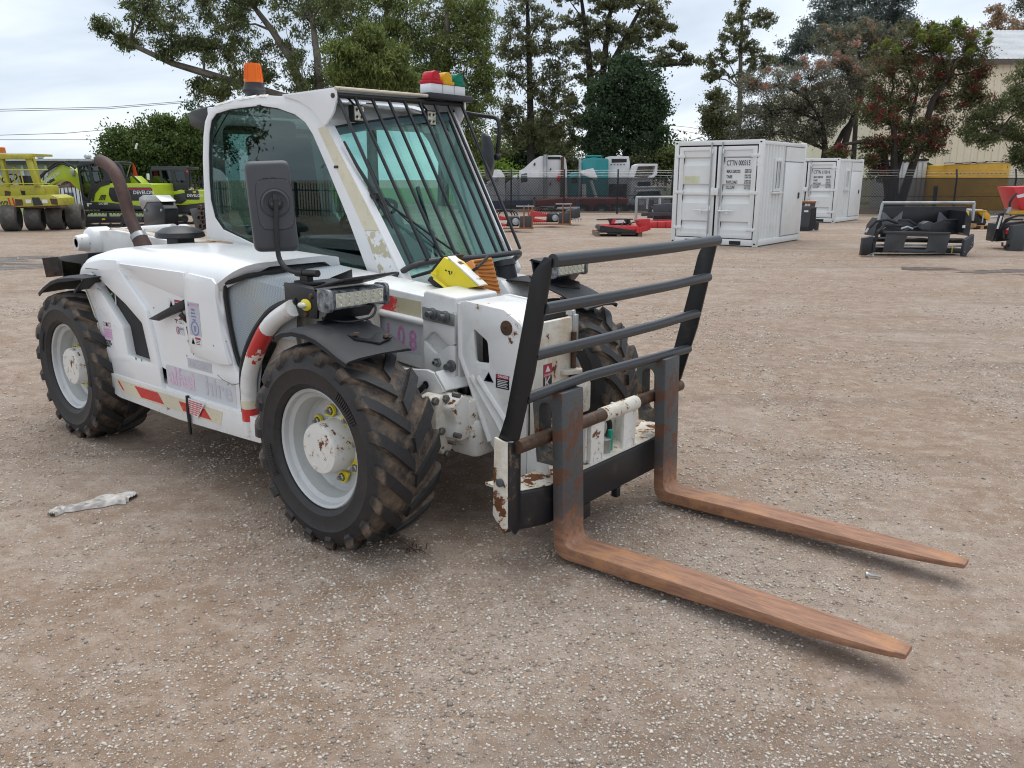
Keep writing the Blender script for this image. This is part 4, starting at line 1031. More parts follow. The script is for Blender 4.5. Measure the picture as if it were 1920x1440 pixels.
# ------------------------------------------------------------------ engine cover
def pod_profile():
    """station u 0..1 (rear to front edge of the side), height z"""
rear = [(.321, .407), (.304, .492), (.300, .60), (.298, .68), (.248, .78), (.205, .85), (.158, .92), (.150, .94), (.175, .972), (.225, 1.006)]
frontc = [(1.53, 1.000), (1.520, .94), (1.531, .84), (1.562, .70), (1.585, .645), (1.640, .60), (1.655, .575), (1.615, .422)]
vent = [(.300, .965), (.318, .925), (.441, .818), (.592, .699), (.617, .552), (.855, .548), (.806, .746), (.650, .828), (.494, .889), (.322, .966)]
vent_h = round_poly(vent, .012, 3)
ridge = [(.600, 1.045), (.612, 1.0), (.70, .93), (.858, .815), (.895, .70), (.933, .535), (.945, .412)]
mb = MB()
side = rear + [(.60, 1.03), (1.0, 1.03), (1.50, 1.02)] + frontc
mb.prism([side, vent_h], 'y', -.868, -.845)
# raised surround of the vent
left = [(a, b) for a, b in rear]
mb.prism([[(.321, .407)] + rear[1:] + [(.45, 1.04)] + ridge, vent_h], 'y', -.886, -.868)
# raised front column beside the grille
mb.prism([(1.262, .655), (1.252, .70), (1.249, .90), (1.262, 1.0), (1.30, 1.03), (1.50, 1.02)] + frontc[:5] + [(1.50, .635)], 'y', -.888, -.868)
# upper facet over the recessed panel
mb.add([(.612, -.885, 1.03), (1.255, -.885, 1.03), (1.252, -.8685, .900), (.64, -.8685, .975), (.612, -.86, 1.03), (1.255, -.86, 1.03), (1.252, -.86, .900), (.64, -.86, .975)], [(0, 1, 2, 3), (7, 6, 5, 4), (0, 4, 5, 1), (1, 5, 6, 2), (2, 6, 7, 3), (3, 7, 4, 0)])
cover = mb.build('engine_cover', M['white_pod'], TH, bevel=.0075, seg=2, smooth=40)
# rounded top
mb = MB()
rings = []
NX = 22
def top_z(x):
    # crown height along the inner edge
    pts = [(.14, 1.00), (.22, 1.055), (.36, 1.085), (.6, 1.10), (.9, 1.112), (1.3, 1.112), (1.72, 1.098)]
    for (a, za), (b, zb) in zip(pts, pts[1:]):
        if x <= b: return za + (zb - za) * max(0, (x - a) / (b - a))
    return pts[-1][1]
def ztop_ring(u):
    def X_(xe): return .150 + (xe - .150) * u
    def Z0(x): return (1.0 if x > .22 else .935 + (x - .150) / .07 * .065)
    ring = []
    x = X_(1.53); ring.append(Vector((x, -.8715, Z0(x) - .03)))
    for k in range(9):
        a = math.pi / 2 * k / 8
        x = X_(1.53 + .205 * min(1, (k / 8) ** .8)); z0 = Z0(x)
        ring.append(Vector((x, -.8795 + .145 * (1 - math.cos(a)), z0 + (top_z(x) - z0) * math.sin(a))))
    x = X_(1.735); zc = top_z(x)
    ring += [Vector((x, -.60, zc + .006)), Vector((x, -.45, zc + .008)), Vector((x, -.37, zc - .004)), Vector((x, -.36, zc - .06))]
    ring += [Vector((x, -.38, zc - .065)), Vector((x, -.45, zc - .020)), Vector((X_(1.70), -.72, zc - .024)), Vector((X_(1.53), -.855, Z0(x) - .03))]
    return ring
for i in range(NX + 1): rings.append(ztop_ring(i / NX))
mb.loft(rings)
mb.build('cover_top', M['white_pod'], cover, smooth=42)
# rear face of the cover
mb = MB(); mb.prism([(-.86, .42), (-.36, .42), (-.36, 1.02), (-.80, 1.0), (-.86, .93)], 'x', .335, .355); mb.build('rear_panel', M['white_pod'], cover)
# black mesh behind the vent, and the light strip across it
mb = MB(); mb.add([(.25, -.845, 1.0), (.25, -.845, .5), (.9, -.845, .5), (.9, -.845, 1.0)], [(0, 1, 2, 3)]); 
def mesh_mat(name, c1, c2, sc, alpha=False):
    m, nt, b, oc, out = newmat(name)
    ck = nd(nt, 'ShaderNodeTexChecker'); ck.inputs['Scale'].default_value = sc; nt.links.new(oc, ck.inputs['Vector'])
    n1 = noise(nt, oc, 4, 7, .65, .5)
    c = mixc(nt, ck.outputs['Fac'], c1, mixc(nt, ramp(nt, n1, .35, .65), c2[0], c2[1]))
    nt.links.new(c, b.inputs['Base Color']); b.inputs['Roughness'].default_value = .65
    return m, nt, b, oc
M['vent_mesh'] = mesh_mat('black_vent_mesh', (.006, .006, .007), ((.028, .03, .033), (.02, .02, .02)), 230)[0]
mb.build('vent_mesh', M['vent_mesh'], cover, smooth=0)
mb = MB(); mb.tube([(.476, -.852, .91), (.47, -.852, .80)], .003, 5); mb.build('vent_stay', M['white_pod'], cover)
mb = MB(); mb.cbox((.466, -.868, .858), (.03, .004, .010), (0, R(-20), 0)); mb.build('green_leaf', M['green_spot'], cover)
# latch recess and handle
mb = MB(); mb.prism(rrect(1.215, 1.258, .680, .905, .006), 'y', -.8695, -.8675); mb.build('latch_slot', M['cream'], cover, smooth=0)
mb = MB(); mb.prism([(1.238, .905), (1.258, .905), (1.258, .73), (1.246, .73)], 'y', -.8715, -.869); mb.build('latch_gap', M['dark'], cover, smooth=0)
mb = MB()
mb.hull_quad([ony(-.905, 283, 599), ony(-.905, 300, 602), ony(-.872, 350, 580), ony(-.872, 350, 562)], .016)
mb.tube([ony(-.89, 338, 588), ony(-.868, 352, 604)], [.014, .010], 6)
mb.tube([ony(-.872, 351, 612), ony(-.868, 355, 630)], .007, 6)
mb.build('latch_handle', M['black_plastic'], cover, bevel=.003)
mb = MB()
for x, z, s_ in ((1.217, .703, .012), (1.224, .690, .007), (1.565, .553, .008), (1.262, .712, .005), (.70, .5495, .012), (.76, .549, .010)):
    mb.cbox((x, -.8895 if x > 1.3 else (-.8873 if x < 1 else -.8705), z), (s_, .001, s_ * 1.2), (0, x * 9, 0))
mb.build('paint_chip', M['green_spot'], cover, smooth=0)
# scratches and scuffs
M['scratch'] = pbr('dark_scratch', (.16, .15, .13), .7)
mb = MB()
mb.tube([ony(-.8, *p) for p in ((232, 498), (262, 498), (298, 500), (312, 502), (325, 505))], [.0008, .0016, .0012, .002, .0006], 4)
for p in (((160, 503), (183, 505)), ((182, 540), (190, 546)), ((408, 703), (416, 711)), ((416, 711), (436, 722)), ((436, 722), (449, 719))):
    mb.tube([ony(-.8895, *q) for q in p], [.0022, .0014], 4)
for px, py in ((400, 648), (424, 640), (363, 664), (350, 667), (240, 665), (344, 548), (288, 577), (277, 589)):
    c = ony(-.889 if px > 355 else -.87, px, py); mb.cbox(c, (.008, .0012, .004), (0, px, 0))
mb.build('scratch_mark', M['scratch'], cover, smooth=0)

# stickers
def sticker(name, par, x0, x1, z0, z1, y, base='decal_white', items=(), th=.0008, slant=0.0):
    """flat print on a face that looks to -Y; items: (kind, material key, ...) in 0..1 sticker units"""
    mats = [M[base]]; mb = MB()
    w, h = x1 - x0, z1 - z0
    mb.prism([(x0, z0), (x1, z0), (x1, z1), (x0, z1)], 'y', y, y - th)
    keys = {}
    for it in items:
        k = it[1]
        if k not in keys: keys[k] = len(mats); mats.append(M[k])
        mb.cur = keys[k]
        if it[0] == 'rect': a, b_, c, d = it[2:]; mb.box(x0 + a * w, x0 + b_ * w, y - th - .0005, y - th - .0001, z0 + c * h, z0 + d * h)
        elif it[0] == 'poly': mb.prism([(x0 + a * w, z0 + b_ * h) for a, b_ in it[2]], 'y', y - th - .0009, y - th - .0005)
        elif it[0] == 'ring':
            cx, cz, r1, r2 = it[2:]
            o_ = [(x0 + cx * w + r1 * math.cos(t * .3142), z0 + cz * h + r1 * math.sin(t * .3142)) for t in range(20)]
            i_ = [(x0 + cx * w + r2 * math.cos(t * .3142), z0 + cz * h + r2 * math.sin(t * .3142)) for t in range(20)]
            mb.prism([o_, i_], 'y', y - th - .0009, y - th - .0004)
        elif it[0] == 'text':
            txt, a, b_, s_, sx = it[2:]
            mb.text(txt, s_, SIDE_R(x0 + a * w, y - th - .0010, z0 + b_ * h), .0003, sx, 'LEFT', .022)
    return mb.build(name, mats, par, smooth=0)
def tri(cx, cz, s_, sy=None):
    sy = sy or s_
    return [(cx - s_, cz - sy), (cx + s_, cz - sy), (cx, cz + sy)]
def warn(a, cz, s_, sy): return [('poly', 'decal_black', tri(a, cz, s_, sy)), ('poly', 'decal_white', tri(a, cz - sy * .07, s_ * .68, sy * .72)), ('rect', 'decal_black', a - s_ * .25, a + s_ * .25, cz - sy * .45, cz - sy * .15)]
def lines(k, a, b_, zs, t=.02): return [('rect', k, a, b_ - (.12 * (b_ - a)) * (i % 2), z, z + t) for i, z in enumerate(zs)]
Yc, Yf = -.8685, -.8885
sticker('sticker', cover, .972, 1.590, .440, .556, Yc, 'decal_grey', [('text', 'decal_palepink', 'alfasi', .035, .22, .128, 1.0), ('text', 'decal_lilac', 'hire', .58, .22, .128, 1.12)])
sticker('sticker', cover, 1.190, 1.403, .574, .620, Yc, 'decal_lilac', [('text', 'decal_grey', 'doing THIS?', .05, .25, .034, 1.0)])
sticker('sticker', cover, 1.274, 1.374, .745, .899, Yf, 'decal_lilac', warn(.1, .92, .06, .03) + [('rect', 'decal_grey', .05, .95, .60, .62), ('text', 'decal_palepink', 'WARNING', .22, .90, .017, .9), ('text', 'decal_blue', 'Safety', .30, .76, .013, 1), ('text', 'decal_blue', 'glasses', .28, .66, .013, 1), ('text', 'decal_blue', 'must be', .27, .56, .013, 1), ('text', 'decal_blue', 'worn', .36, .46, .013, 1), ('ring', 'decal_blue', .5, .22, .035, .027), ('poly', 'decal_blue', [(.42, .12), (.58, .12), (.6, .3), (.4, .3)])])
sticker('sticker', cover, 1.278, 1.366, .696, .740, Yf, 'decal_white', warn(.22, .5, .17, .34) + [('rect', 'decal_red', .46, .98, .72, .95)] + lines('decal_black', .5, .92, (.2, .38, .55), .07))
sticker('sticker', cover, 1.060, 1.192, .833, .894, Yc, 'decal_white', warn(.22, .5, .17, .38) + [('rect', 'decal_red', .46, .98, .78, .97), ('rect', 'decal_black', .46, .98, .06, .74)] + lines('decal_white', .52, .9, (.2, .38, .55), .07))
sticker('sticker', cover, 1.100, 1.184, .775, .812, Yc, 'decal_white', [('poly', 'decal_red', [(.5, .6), (.95, .6), (.8, .98)]), ('rect', 'decal_black', .08, .42, .45, .6), ('rect', 'decal_black', .22, .28, .1, .45)] + lines('decal_black', .5, .9, (.15, .32), .06))
sticker('sticker', cover, 1.112, 1.184, .725, .765, Yc, 'decal_grey', [('ring', 'decal_red', .25, .5, .017, .013), ('rect', 'decal_black', .21, .29, .3, .7), ('rect', 'decal_blue', .5, .95, .62, .85)])
YV = -.8865
sticker('sticker', cover, .364, .458, .677, .712, YV, 'decal_white', [('ring', 'decal_red', .18, .5, .013, .010), ('ring', 'decal_red', .82, .5, .013, .010), ('rect', 'decal_black', .38, .62, .2, .8)])
sticker('sticker', cover, .366, .459, .616, .674, YV, 'decal_palepink', lines('decal_pink', .08, .9, (.2, .4, .6, .8), .08))
sticker('sticker', cover, .370, .459, .568, .612, YV, 'decal_white', [('text', 'decal_black', 'BATTERY', .05, .70, .0165, .95), ('text', 'decal_black', 'ISOLATOR', .03, .40, .0165, .95), ('text', 'decal_black', 'INSIDE', .12, .10, .0165, .95)])
mb = MB()
for (a, b_), (c, d) in zip(rear[2:7], rear[3:8]): mb.hull_quad([(a + .002, -.889, b_), (a + .016, -.8885, b_), (c + .016, -.8885, d), (c + .002, -.889, d)], .0008)
mb.build('edge_tape', M['cream'], cover, smooth=0)

# grille cover beside the tyre: dusty blue-grey mesh with a crease
M['grille_mesh'] = None
m_, nt_, b_, oc_ = mesh_mat('dusty_blue_grey_mesh', (.17, .195, .22), ((.36, .42, .48), (.42, .40, .33)), 210)
f_ = ramp(nt_, noise(nt_, oc_, 2.3, 7, .72, 1.2), .45, .62)
old = b_.inputs['Base Color'].links[0].from_socket
nt_.links.new(mixc(nt_, mmath(nt_, 'MULTIPLY', f_, .45), old, mixc(nt_, noise(nt_, oc_, 9, 5, .7), (.10, .24, .40), (.45, .42, .33))), b_.inputs['Base Color'])
M['grille_mesh'] = m_
mb = MB()
gx = [1.505, 1.60, 1.70, 1.80, 1.90, 2.02]
rings = []
for x in gx:
    d = (x - 1.5)
    zt = 1.060 - d * .10
    rings.append([Vector((x, -.835, .44 if x < 1.72 else .80)), Vector((x, -.835, .80)), Vector((x, -.828 + d * .02, zt - .09)), Vector((x, -.800 + d * .03, zt - .02)), Vector((x, -.760 + d * .05, zt)), Vector((min(x, 1.505 + (x - 1.505) * .78), -.55, zt + .02)), Vector((1.505 + (x - 1.505) * .62, -.365, zt + .035)), Vector((1.505 + (x - 1.505) * .62, -.365, .5))])
mb.loft(rings, closed=False, cap=False)
grille = mb.build('grille', M['grille_mesh'], TH, smooth=25)
mb = MB()
edge = [(1.640, .60), (1.585, .645), (1.562, .70), (1.531, .84), (1.520, .94), (1.53, 1.0)]
mb.tube([(x + .012, -.845, z) for x, z in edge] + [(1.59, -.840, 1.012), (1.66, -.80, 1.040), (1.712, -.72, 1.050), (1.715, -.40, 1.056)], .011, 6)
mb.build('rubber_seal', M['rubber'], grille)
# bent guard tube with tape bands, black hose beside it
tubep = bend([(1.690, -.865, .34), (1.690, -.865, .60), (1.775, -.865, .735), (1.900, -.865, .872), (2.06, -.865, .945)], .09, 4)
mb = MB(); mb.tube(tubep, .036, 14); gt = mb.build('guard_tube', M['white_worn'], TH)
def tube_between(z0, z1, r, name, mat):
    pts = [p for p in bend([(1.690, -.865, .34), (1.690, -.865, .60), (1.775, -.865, .735), (1.900, -.865, .872), (2.06, -.865, .945)], .09, 14) if z0 <= p.z <= z1]
    mb = MB(); mb.tube(pts, r, 14); return mb.build(name, mat, gt)
def tstraight(z0, z1, name, mat):
    mb = MB(); mb.tube([(1.690, -.865, z0), (1.690, -.865, z1)], .0372, 14); return mb.build(name, mat, gt)
tstraight(.405, .462, 'red_band', M['red_tape']); tstraight(.464, .500, 'cream_band', M['cream'])
def torn():
    m = pbr('torn_red_tape', (.62, .035, .035), .35, var=.1)
    nt = m.node_tree; b = [n for n in nt.nodes if n.type == 'BSDF_PRINCIPLED'][0]
    tc = [n for n in nt.nodes if n.type == 'TEX_COORD'][0]
    sep = nd(nt, 'ShaderNodeSeparateXYZ'); nt.links.new(tc.outputs['Object'], sep.inputs[0])
    n_ = noise(nt, tc.outputs['Object'], 26, 4, .6)
    s = mmath(nt, 'ADD', n_, mmath(nt, 'MULTIPLY', mmath(nt, 'SUBTRACT', .745, sep.outputs['Z']), 3.2))
    old = b.inputs['Base Color'].links[0].from_socket
    nt.links.new(mixc(nt, ramp(nt, s, .60, .61), old, (.72, .69, .62)), b.inputs['Base Color'])
    return m
tube_between(.682, .838, .0372, 'red_band', torn())
mb = MB(); mb.tube(bend([(1.645, -.862, .40), (1.648, -.862, .64), (1.74, -.858, .79), (1.90, -.852, .93), (2.06, -.84, .97)], .1, 4), .019, 8); mb.build('hose', M['rubber'], TH)
mb = MB(); mb.prism([(1.72, .42), (1.86, .42), (1.98, .60), (1.98, .93), (1.72, .62)], 'y', -.80, -.78); mb.box(1.80, 2.0, -.78, -.36, .40, .92); mb.build('inner_arch', M['white_muddy'], TH)

# ------------------------------------------------------------------ mudguards
def fender(poly, y0, y1, name='mudguard', lip=.02):
    # poly: outline in x,z along the wheel; spans y0 (outer) to y1
    pts = [Vector((p[0], 0, p[1])) for p in poly]
    mb = MB(); rings = []
    for i, p in enumerate(pts):
        t = (pts[min(i + 1, len(pts) - 1)] - pts[max(i - 1, 0)]).normalized()
        n = Vector((-t.z, 0, t.x))
        if n.z < 0 and abs(n.z) > .2: n = -n
        s_ = 1 if y1 > y0 else -1
        ring = []
        for y, d in ((y0, -lip), (y0, -.003), (y0 + s_ * .012, .004), (y0 + s_ * .06, .010), ((y0 + y1) / 2, .012), (y1 - s_ * .02, .008), (y1, 0), (y1, -.006), ((y0 + y1) / 2, .005), (y0 + s_ * .012, -.004), (y0 + s_ * .006, -lip)):
            ring.append(Vector((p.x, y, p.z)) + n * d)
        rings.append(ring)
    mb.loft(rings)
    return mb.build(name, M['grey_plastic'], TH, smooth=50)
fo = [ony(-.985, *p) for p in ((513, 630), (525, 624), (545, 621), (570, 626), (592, 637), (612, 652), (632, 669), (649, 681))]
fpoly = [(p.x, p.z) for p in fo]
fd = fender(fpoly, -.985, -.665)
mb = MB()
mp = [(2.20, -.86), (2.43, -.86), (2.48, -.78), (2.46, -.70), (2.20, -.68)]
def fz(x):
    for (a, za), (b, zb) in zip(fpoly, fpoly[1:]):
        if a <= x <= b: return za + (zb - za) * (x - a) / (b - a)
    return fpoly[-1][1]
mb.add([Vector((x, y, fz(x) + .016)) for x, y in mp] + [Vector((x, y, fz(x) + .022)) for x, y in mp], [(0, 1, 2, 3, 4), (9, 8, 7, 6, 5)] + [(i, (i + 1) % 5, (i + 1) % 5 + 5, i + 5) for i in range(5)])
mb.build('mounting_plate', M['black'], fd)
for x, y in ((2.41, -.835), (2.455, -.725)):
    mb = MB(); mb.lathe([(.014, 0), (.012, .008), (.001, .010)], 10, (x, y, fz(x) + .022), axis='z'); mb.build('rivet', M['pin_rust'], fd)
# left front mudguard
lf = [ony(.56, *p) for p in ((1000, 545), (1020, 535), (1040, 536), (1058, 545), (1072, 560), (1088, 568))]
lo = [(1.80, .86), (1.90, .905), (2.02, .925), (2.14, .925), (2.26, .905), (2.36, .875), (2.46, .835), (2.52, .815)]
fdl = fender(lo, .82, .54)
mb = MB(); mp = [(2.10, .60), (2.30, .60), (2.36, .70), (2.30, .78), (2.10, .78)]
def fzl(x):
    for (a, za), (b, zb) in zip(lo, lo[1:]):
        if a <= x <= b: return za + (zb - za) * (x - a) / (b - a)
    return .8
mb.add([Vector((x, y, fzl(x) + .014)) for x, y in mp] + [Vector((x, y, fzl(x) + .022)) for x, y in mp], [(0, 1, 2, 3, 4), (9, 8, 7, 6, 5)] + [(i, (i + 1) % 5, (i + 1) % 5 + 5, i + 5) for i in range(5)])
mb.build('mounting_plate', M['black'], fdl)
# rear mudguards
rp = [(-.46, .70), (-.42, .76), (-.34, .822), (-.22, .868), (-.08, .885), (.10, .885), (.24, .86)]
rp2 = [(p.x, p.z) for p in (ony(-.97, *q) for q in ((71, 549), (80, 538), (92, 528), (108, 522), (130, 520), (158, 522)))] 
fdr = fender(rp2 + [(.25, .87)], -.97, -.66)
fender(rp2 + [(.25, .87)], .84, .54)
mb = MB()
mb.prism([(p.x, p.z) for p in (ony(-.62, *q) for q in ((107, 483), (114, 480), (165, 474), (165, 520), (118, 521), (108, 500)))], 'y', -.62, -.40)
rb_ = mb.build('rear_lamp_box', M['black_plastic'], TH, bevel=.008)
mb = MB(); mb.hull_quad([ony(-.66, 81, 484), ony(-.66, 89, 520), ony(-.48, 172, 512), ony(-.48, 172, 476)], .012)
mb.build('rear_plate', pbr('rusty_black_plate', (.02, .018, .017), .6, var=.3, dirt=((.12, .05, .03), .5, 20)), TH)

# ------------------------------------------------------------------ lamp bracket, light bar and mirror on the right
def lamp_bracket(yo, yi, sgn, dx=0.0):
    mb = MB()
    o = part('lamp_bracket', TH)
    prof = [(1.985 + dx, 1.040), (2.185, 1.028), (2.205, .99), (2.190, .912), (2.03 + dx, .908), (2.010 + dx, .95), (1.985 + dx, .965)]
    mb.prism(prof, 'y', yo, yo + .012 * sgn)
    mb.prism([(1.985 + dx, 1.036), (2.19, 1.024), (2.19, 1.012), (1.985 + dx, 1.024)], 'y', yo + .012 * sgn, yi)
    mb.prism([(1.985 + dx, 1.024), (1.995 + dx, 1.024), (2.02 + dx, .905), (2.01 + dx, .905)], 'y', yo + .012 * sgn, yi)
    mb.prism([(2.20, .90), (2.21, .90), (2.26, .955), (2.25, .955)], 'y', yo + .012 * sgn, yi)
    mb.hull_quad([(2.18, yo, 1.03), (2.35, yo + .03 * sgn, 1.075), (2.37, yi + .02 * sgn, 1.082), (2.18, yi, 1.03)], .008)
    b0 = mb.build('bracket_plate', pbr('black_bracket_paint', (.016, .018, .022), .4, rust=.14, rscale=30), o, bevel=.002)
    mb = MB(); c = (2.13, yo - .004 * sgn, .962)
    mb.ball(Vector(c), .030, 10, (1.15, .35, .82))
    mb.build('marker_base', M['yellow'], o)
    mb = MB(); mb.ball(Vector(c) + Vector((-.008, -.010 * sgn, 0)), .022, 8, (1.2, .75, .58)); mb.build('marker_lens', M['lens'], o)
    for x, z in ((2.165, 1.0), (2.125, .925)):
        mb = MB(); mb.lathe([(.012, 0), (.010, -.008 * sgn), (.001, -.009 * sgn)], 8, (x, yo, z), axis='y'); mb.build('rivet', M['pin_rust'], o)
    # light bar looking forward
    ya, yb = (yo + .005 * sgn, yi + .03 * sgn) if sgn > 0 else (yi - .03, yo - .005)
    y0, y1 = min(ya, yb), max(ya, yb)
    mb = MB(); mb.box(2.215, 2.285, y0, y1, .952, 1.028); lb = mb.build('light_bar', M['alu'], o, bevel=.012, seg=3)
    mb = MB(); mb.box(2.284, 2.289, y0 + .018, y1 - .018, .962, 1.018); mb.build('lens', M['lens'], lb, bevel=.003)
    mb = MB()
    n = 6
    for i in range(n):
        for j in range(2):
            y = y0 + .034 + (y1 - y0 - .068) * i / (n - 1); z = .977 + j * .027
            mb.lathe([(.0125, .0), (.0125, .003), (.0095, .003), (.003, -.004)], 12, (2.2885, y, z), axis='x')
    mb.build('led_cup', M['led'], lb, smooth=30)
    for y in (y0 - .006, y1 + .006):
        mb = MB(); mb.prism(rrect(2.21, 2.292, .945, 1.035, .02), 'y', y - .008, y + .008); mb.build('end_cap', M['alu'], lb, bevel=.003)
    return o
lbR = lamp_bracket(-.85, -.60, 1)
lbL = lamp_bracket(.86, .62, -1, .11)
mb = MB(); mb.tube(bend([(2.24, -.68, .955), (2.33, -.66, .965), (2.36, -.70, .92), (2.30, -.78, .90), (2.16, -.80, .905)], .05), .005, 6); mb.build('lamp_wire', M['wire'], lbR)
mb = MB(); c = onx(2.22, 706, 557); mb.lathe([(.030, -.05), (.045, -.03), (.048, .0), (.044, .012), (.001, .022)], 20, c, axis='x'); mb.build('round_lamp', M['white_worn'], lbR)

# right mirror
mo = ony(-.75, 515, 385)
nv = Vector((.86, -.50, .06)).normalized()
def onpl(px, py, p0=mo, n=nv):
    d = Vector(ray(px, py)); c = Vector(CAM)
    return c + d * ((p0 - c).dot(n) / d.dot(n))
mc = [onpl(*p) for p in ((457, 302), (542, 299), (563, 471), (479, 473))]
ux = (mc[1] - mc[0]).normalized(); uz = nv.cross(ux).normalized()
def mirror_pts(ins, off):
    q = [p + nv * off for p in mc]; c = sum(q, Vector()) / 4
    out = []
    rr = .028
    for i in range(4):
        a, p, b = q[i - 1], q[i], q[(i + 1) % 4]
        p = p + (c - p) * ins; a = a + (c - a) * ins; b = b + (c - b) * ins
        out += arc(p + (a - p).normalized() * rr, p, p + (b - p).normalized() * rr, 5)
    return out
mb = MB()
mb.loft([mirror_pts(.03, -.075), mirror_pts(.0, -.07), mirror_pts(0, -.03), mirror_pts(.02, -.012), mirror_pts(.07, -.002), mirror_pts(.10, .0)])
mir = part('wing_mirror', TH)
mb.build('mirror_housing', M['mirror_back'], mir, smooth=40)
cc = onpl(516, 381)
fr = (ux, uz, nv)
mb = MB()
mb.lathe([(.058, -.002), (.058, .006), (.050, .010), (.040, .004), (.034, .003), (.034, -.001)], 28, cc, axis=fr)
pl = []
for i in range(28):
    a = 2 * math.pi * i / 28; c_, s_ = math.cos(a), math.sin(a); rr = 1 / max((abs(c_) ** 5 + abs(s_) ** 5) ** .2, .01)
    pl.append((c_ * rr, s_ * rr))
mb.loft([[cc + ux * (a * .074) + uz * (b_ * .104 - .004) + nv * h for a, b_ in pl] for h in (-.003, .0018)])
mb.build('mount_ring', M['mirror_back'], mir, smooth=30)
mb = MB(); mb.tube([cc + ux * (a * .0745) + uz * (b_ * .1045 - .004) + nv * .0012 for a, b_ in pl + pl[:1]], .0013, 4); mb.tube([cc + ux * .059 * math.cos(t * .2244) + uz * .059 * math.sin(t * .2244) + nv * .004 for t in range(29)], .0016, 4); mb.build('parting_line', M['black'], mir)
mb = MB(); mb.lathe([(.030, -.004), (.030, .014), (.026, .020), (.001, .020)], 20, cc, axis=fr)
mb.cbox(cc + nv * .02, (.02, .02, .07), Matrix((ux, uz, nv)).transposed().to_4x4() @ Matrix.Rotation(R(90), 4, 'X'))
mb.build('swivel', M['black_plastic'], mir, bevel=.003)
mb = MB()
for d in (-.014, .014): mb.lathe([(.006, .019), (.006, .022), (.001, .022)], 10, cc + ux * d - uz * .003, axis=fr)
for a, b_ in ((-.058, .088), (0, .092), (.058, .088), (-.058, -.088), (.058, -.088)): mb.lathe([(.004, .0015), (.004, .0025), (.001, .0025)], 8, cc + ux * a + uz * b_, axis=fr)
mb.build('screw', M['grey_bolt'], mir)
# moulded lines of lettering on the housing
mb = MB()
Mt = Matrix((ux, uz, nv)).transposed().to_4x4(); Mt.translation = onpl(492, 340)
for gx0 in (0, .030):
    for dx, z0, z1 in ((.004, -.022, .012), (.019, -.020, .012)): mb.add([Mt @ Vector((gx0 + x, z, h)) for h in (0, .0016) for x, z in ((dx, z0), (dx + .003, z0), (dx + .003, z1), (dx, z1))], [(4, 5, 6, 7), (0, 1, 5, 4), (1, 2, 6, 5), (2, 3, 7, 6), (3, 0, 4, 7)])
    for k in range(6): mb.add([Mt @ Vector((gx0 + x, -.016 + k * .0055 + z, h)) for h in (0, .0016) for x, z in ((.001 + (k % 2) * .003, 0), (.023, 0), (.023, .0022), (.001 + (k % 2) * .003, .0022))], [(4, 5, 6, 7), (0, 1, 5, 4), (1, 2, 6, 5), (2, 3, 7, 6), (3, 0, 4, 7)])
mb.build('moulded_mark', M['black_plastic'], mir, smooth=0)
mb = MB()
a0 = cc + nv * .030
arm = bend([a0 + uz * .012, a0 - uz * .02, onpl(517, 440) + nv * .030, onpl(522, 488) + nv * .025, ony(-.77, 540, 507), ony(-.77, 560, 511), ony(-.76, 590, 513)], .05, 4)
mb.tube(arm, .0105, 10); mb.build('mirror_arm', M['black_plastic'], mir)
mb = MB(); mb.tube([ony(-.765, 557, 511), ony(-.765, 570, 512)], .017, 12); mb.tube([ony(-.765, 570, 512), ony(-.76, 596, 513)], .0145, 12)
p_ = ony(-.765, 580, 522); mb.cbox((p_.x, p_.y, 1.038), (.13, .06, .008)); mb.cbox((p_.x - .02, p_.y, 1.048), (.05, .03, .03))
mb.build('arm_clamp', M['black_plastic'], mir)

# ------------------------------------------------------------------ cab
outer = P_([(392, 470), (388, 450), (383, 380), (380, 300), (381, 255), (384, 228), (391, 209), (404, 196), (442, 185), (492, 178), (535, 181), (568, 192), (594, 212), (612, 236), (652, 314), (704, 416), (748, 505), (760, 530)]) + [(1.80, .80), (.16, .80)]
hole = P_([(417, 430), (402, 408), (394, 375), (391, 335), (390, 290), (391, 250), (395, 226), (404, 213), (430, 205), (460, 201), (487, 198), (520, 203), (553, 215), (572, 230), (586, 252), (612, 312), (650, 405), (688, 508), (690, 540), (560, 520), (472, 456)])
mb = MB(); mb.prism([outer, hole], 'y', YS, YS + .05)
cab = mb.build('cab_frame', M['white'], TH, bevel=.011, seg=3, smooth=45)
gh = [(a, b) for a, b in hole]
mb = MB(); cxh = sum(a for a, b in gh) / len(gh); czh = sum(b for a, b in gh) / len(gh)
mb.prism([(cxh + (a - cxh) * 1.012, czh + (b - czh) * 1.012) for a, b in gh], 'y', YS + .016, YS + .020)
mb.build('side_window', M['glass_side'], cab, smooth=0)
mb = MB(); mb.tube([(a, YS + .012, b) for a, b in gh] + [(gh[0][0], YS + .012, gh[0][1])], .007, 5); mb.build('window_seal', M['rubber'], cab)
mb = MB()
for px, py in ((655, 313), (486, 199)): c = ony(YS, px - (60 if px > 600 else 0) + (36 if px > 600 else 0), py); mb.cbox(c, (.035, .012, .014))
mb.build('glass_catch', M['black_plastic'], cab, bevel=.003)
mb = MB(); mb.tube([ony(YS + .03, *p) for p in ((430, 208), (418, 228), (402, 258), (393, 282))], .004, 5); mb.build('aerial_wire', M['wire'], cab)
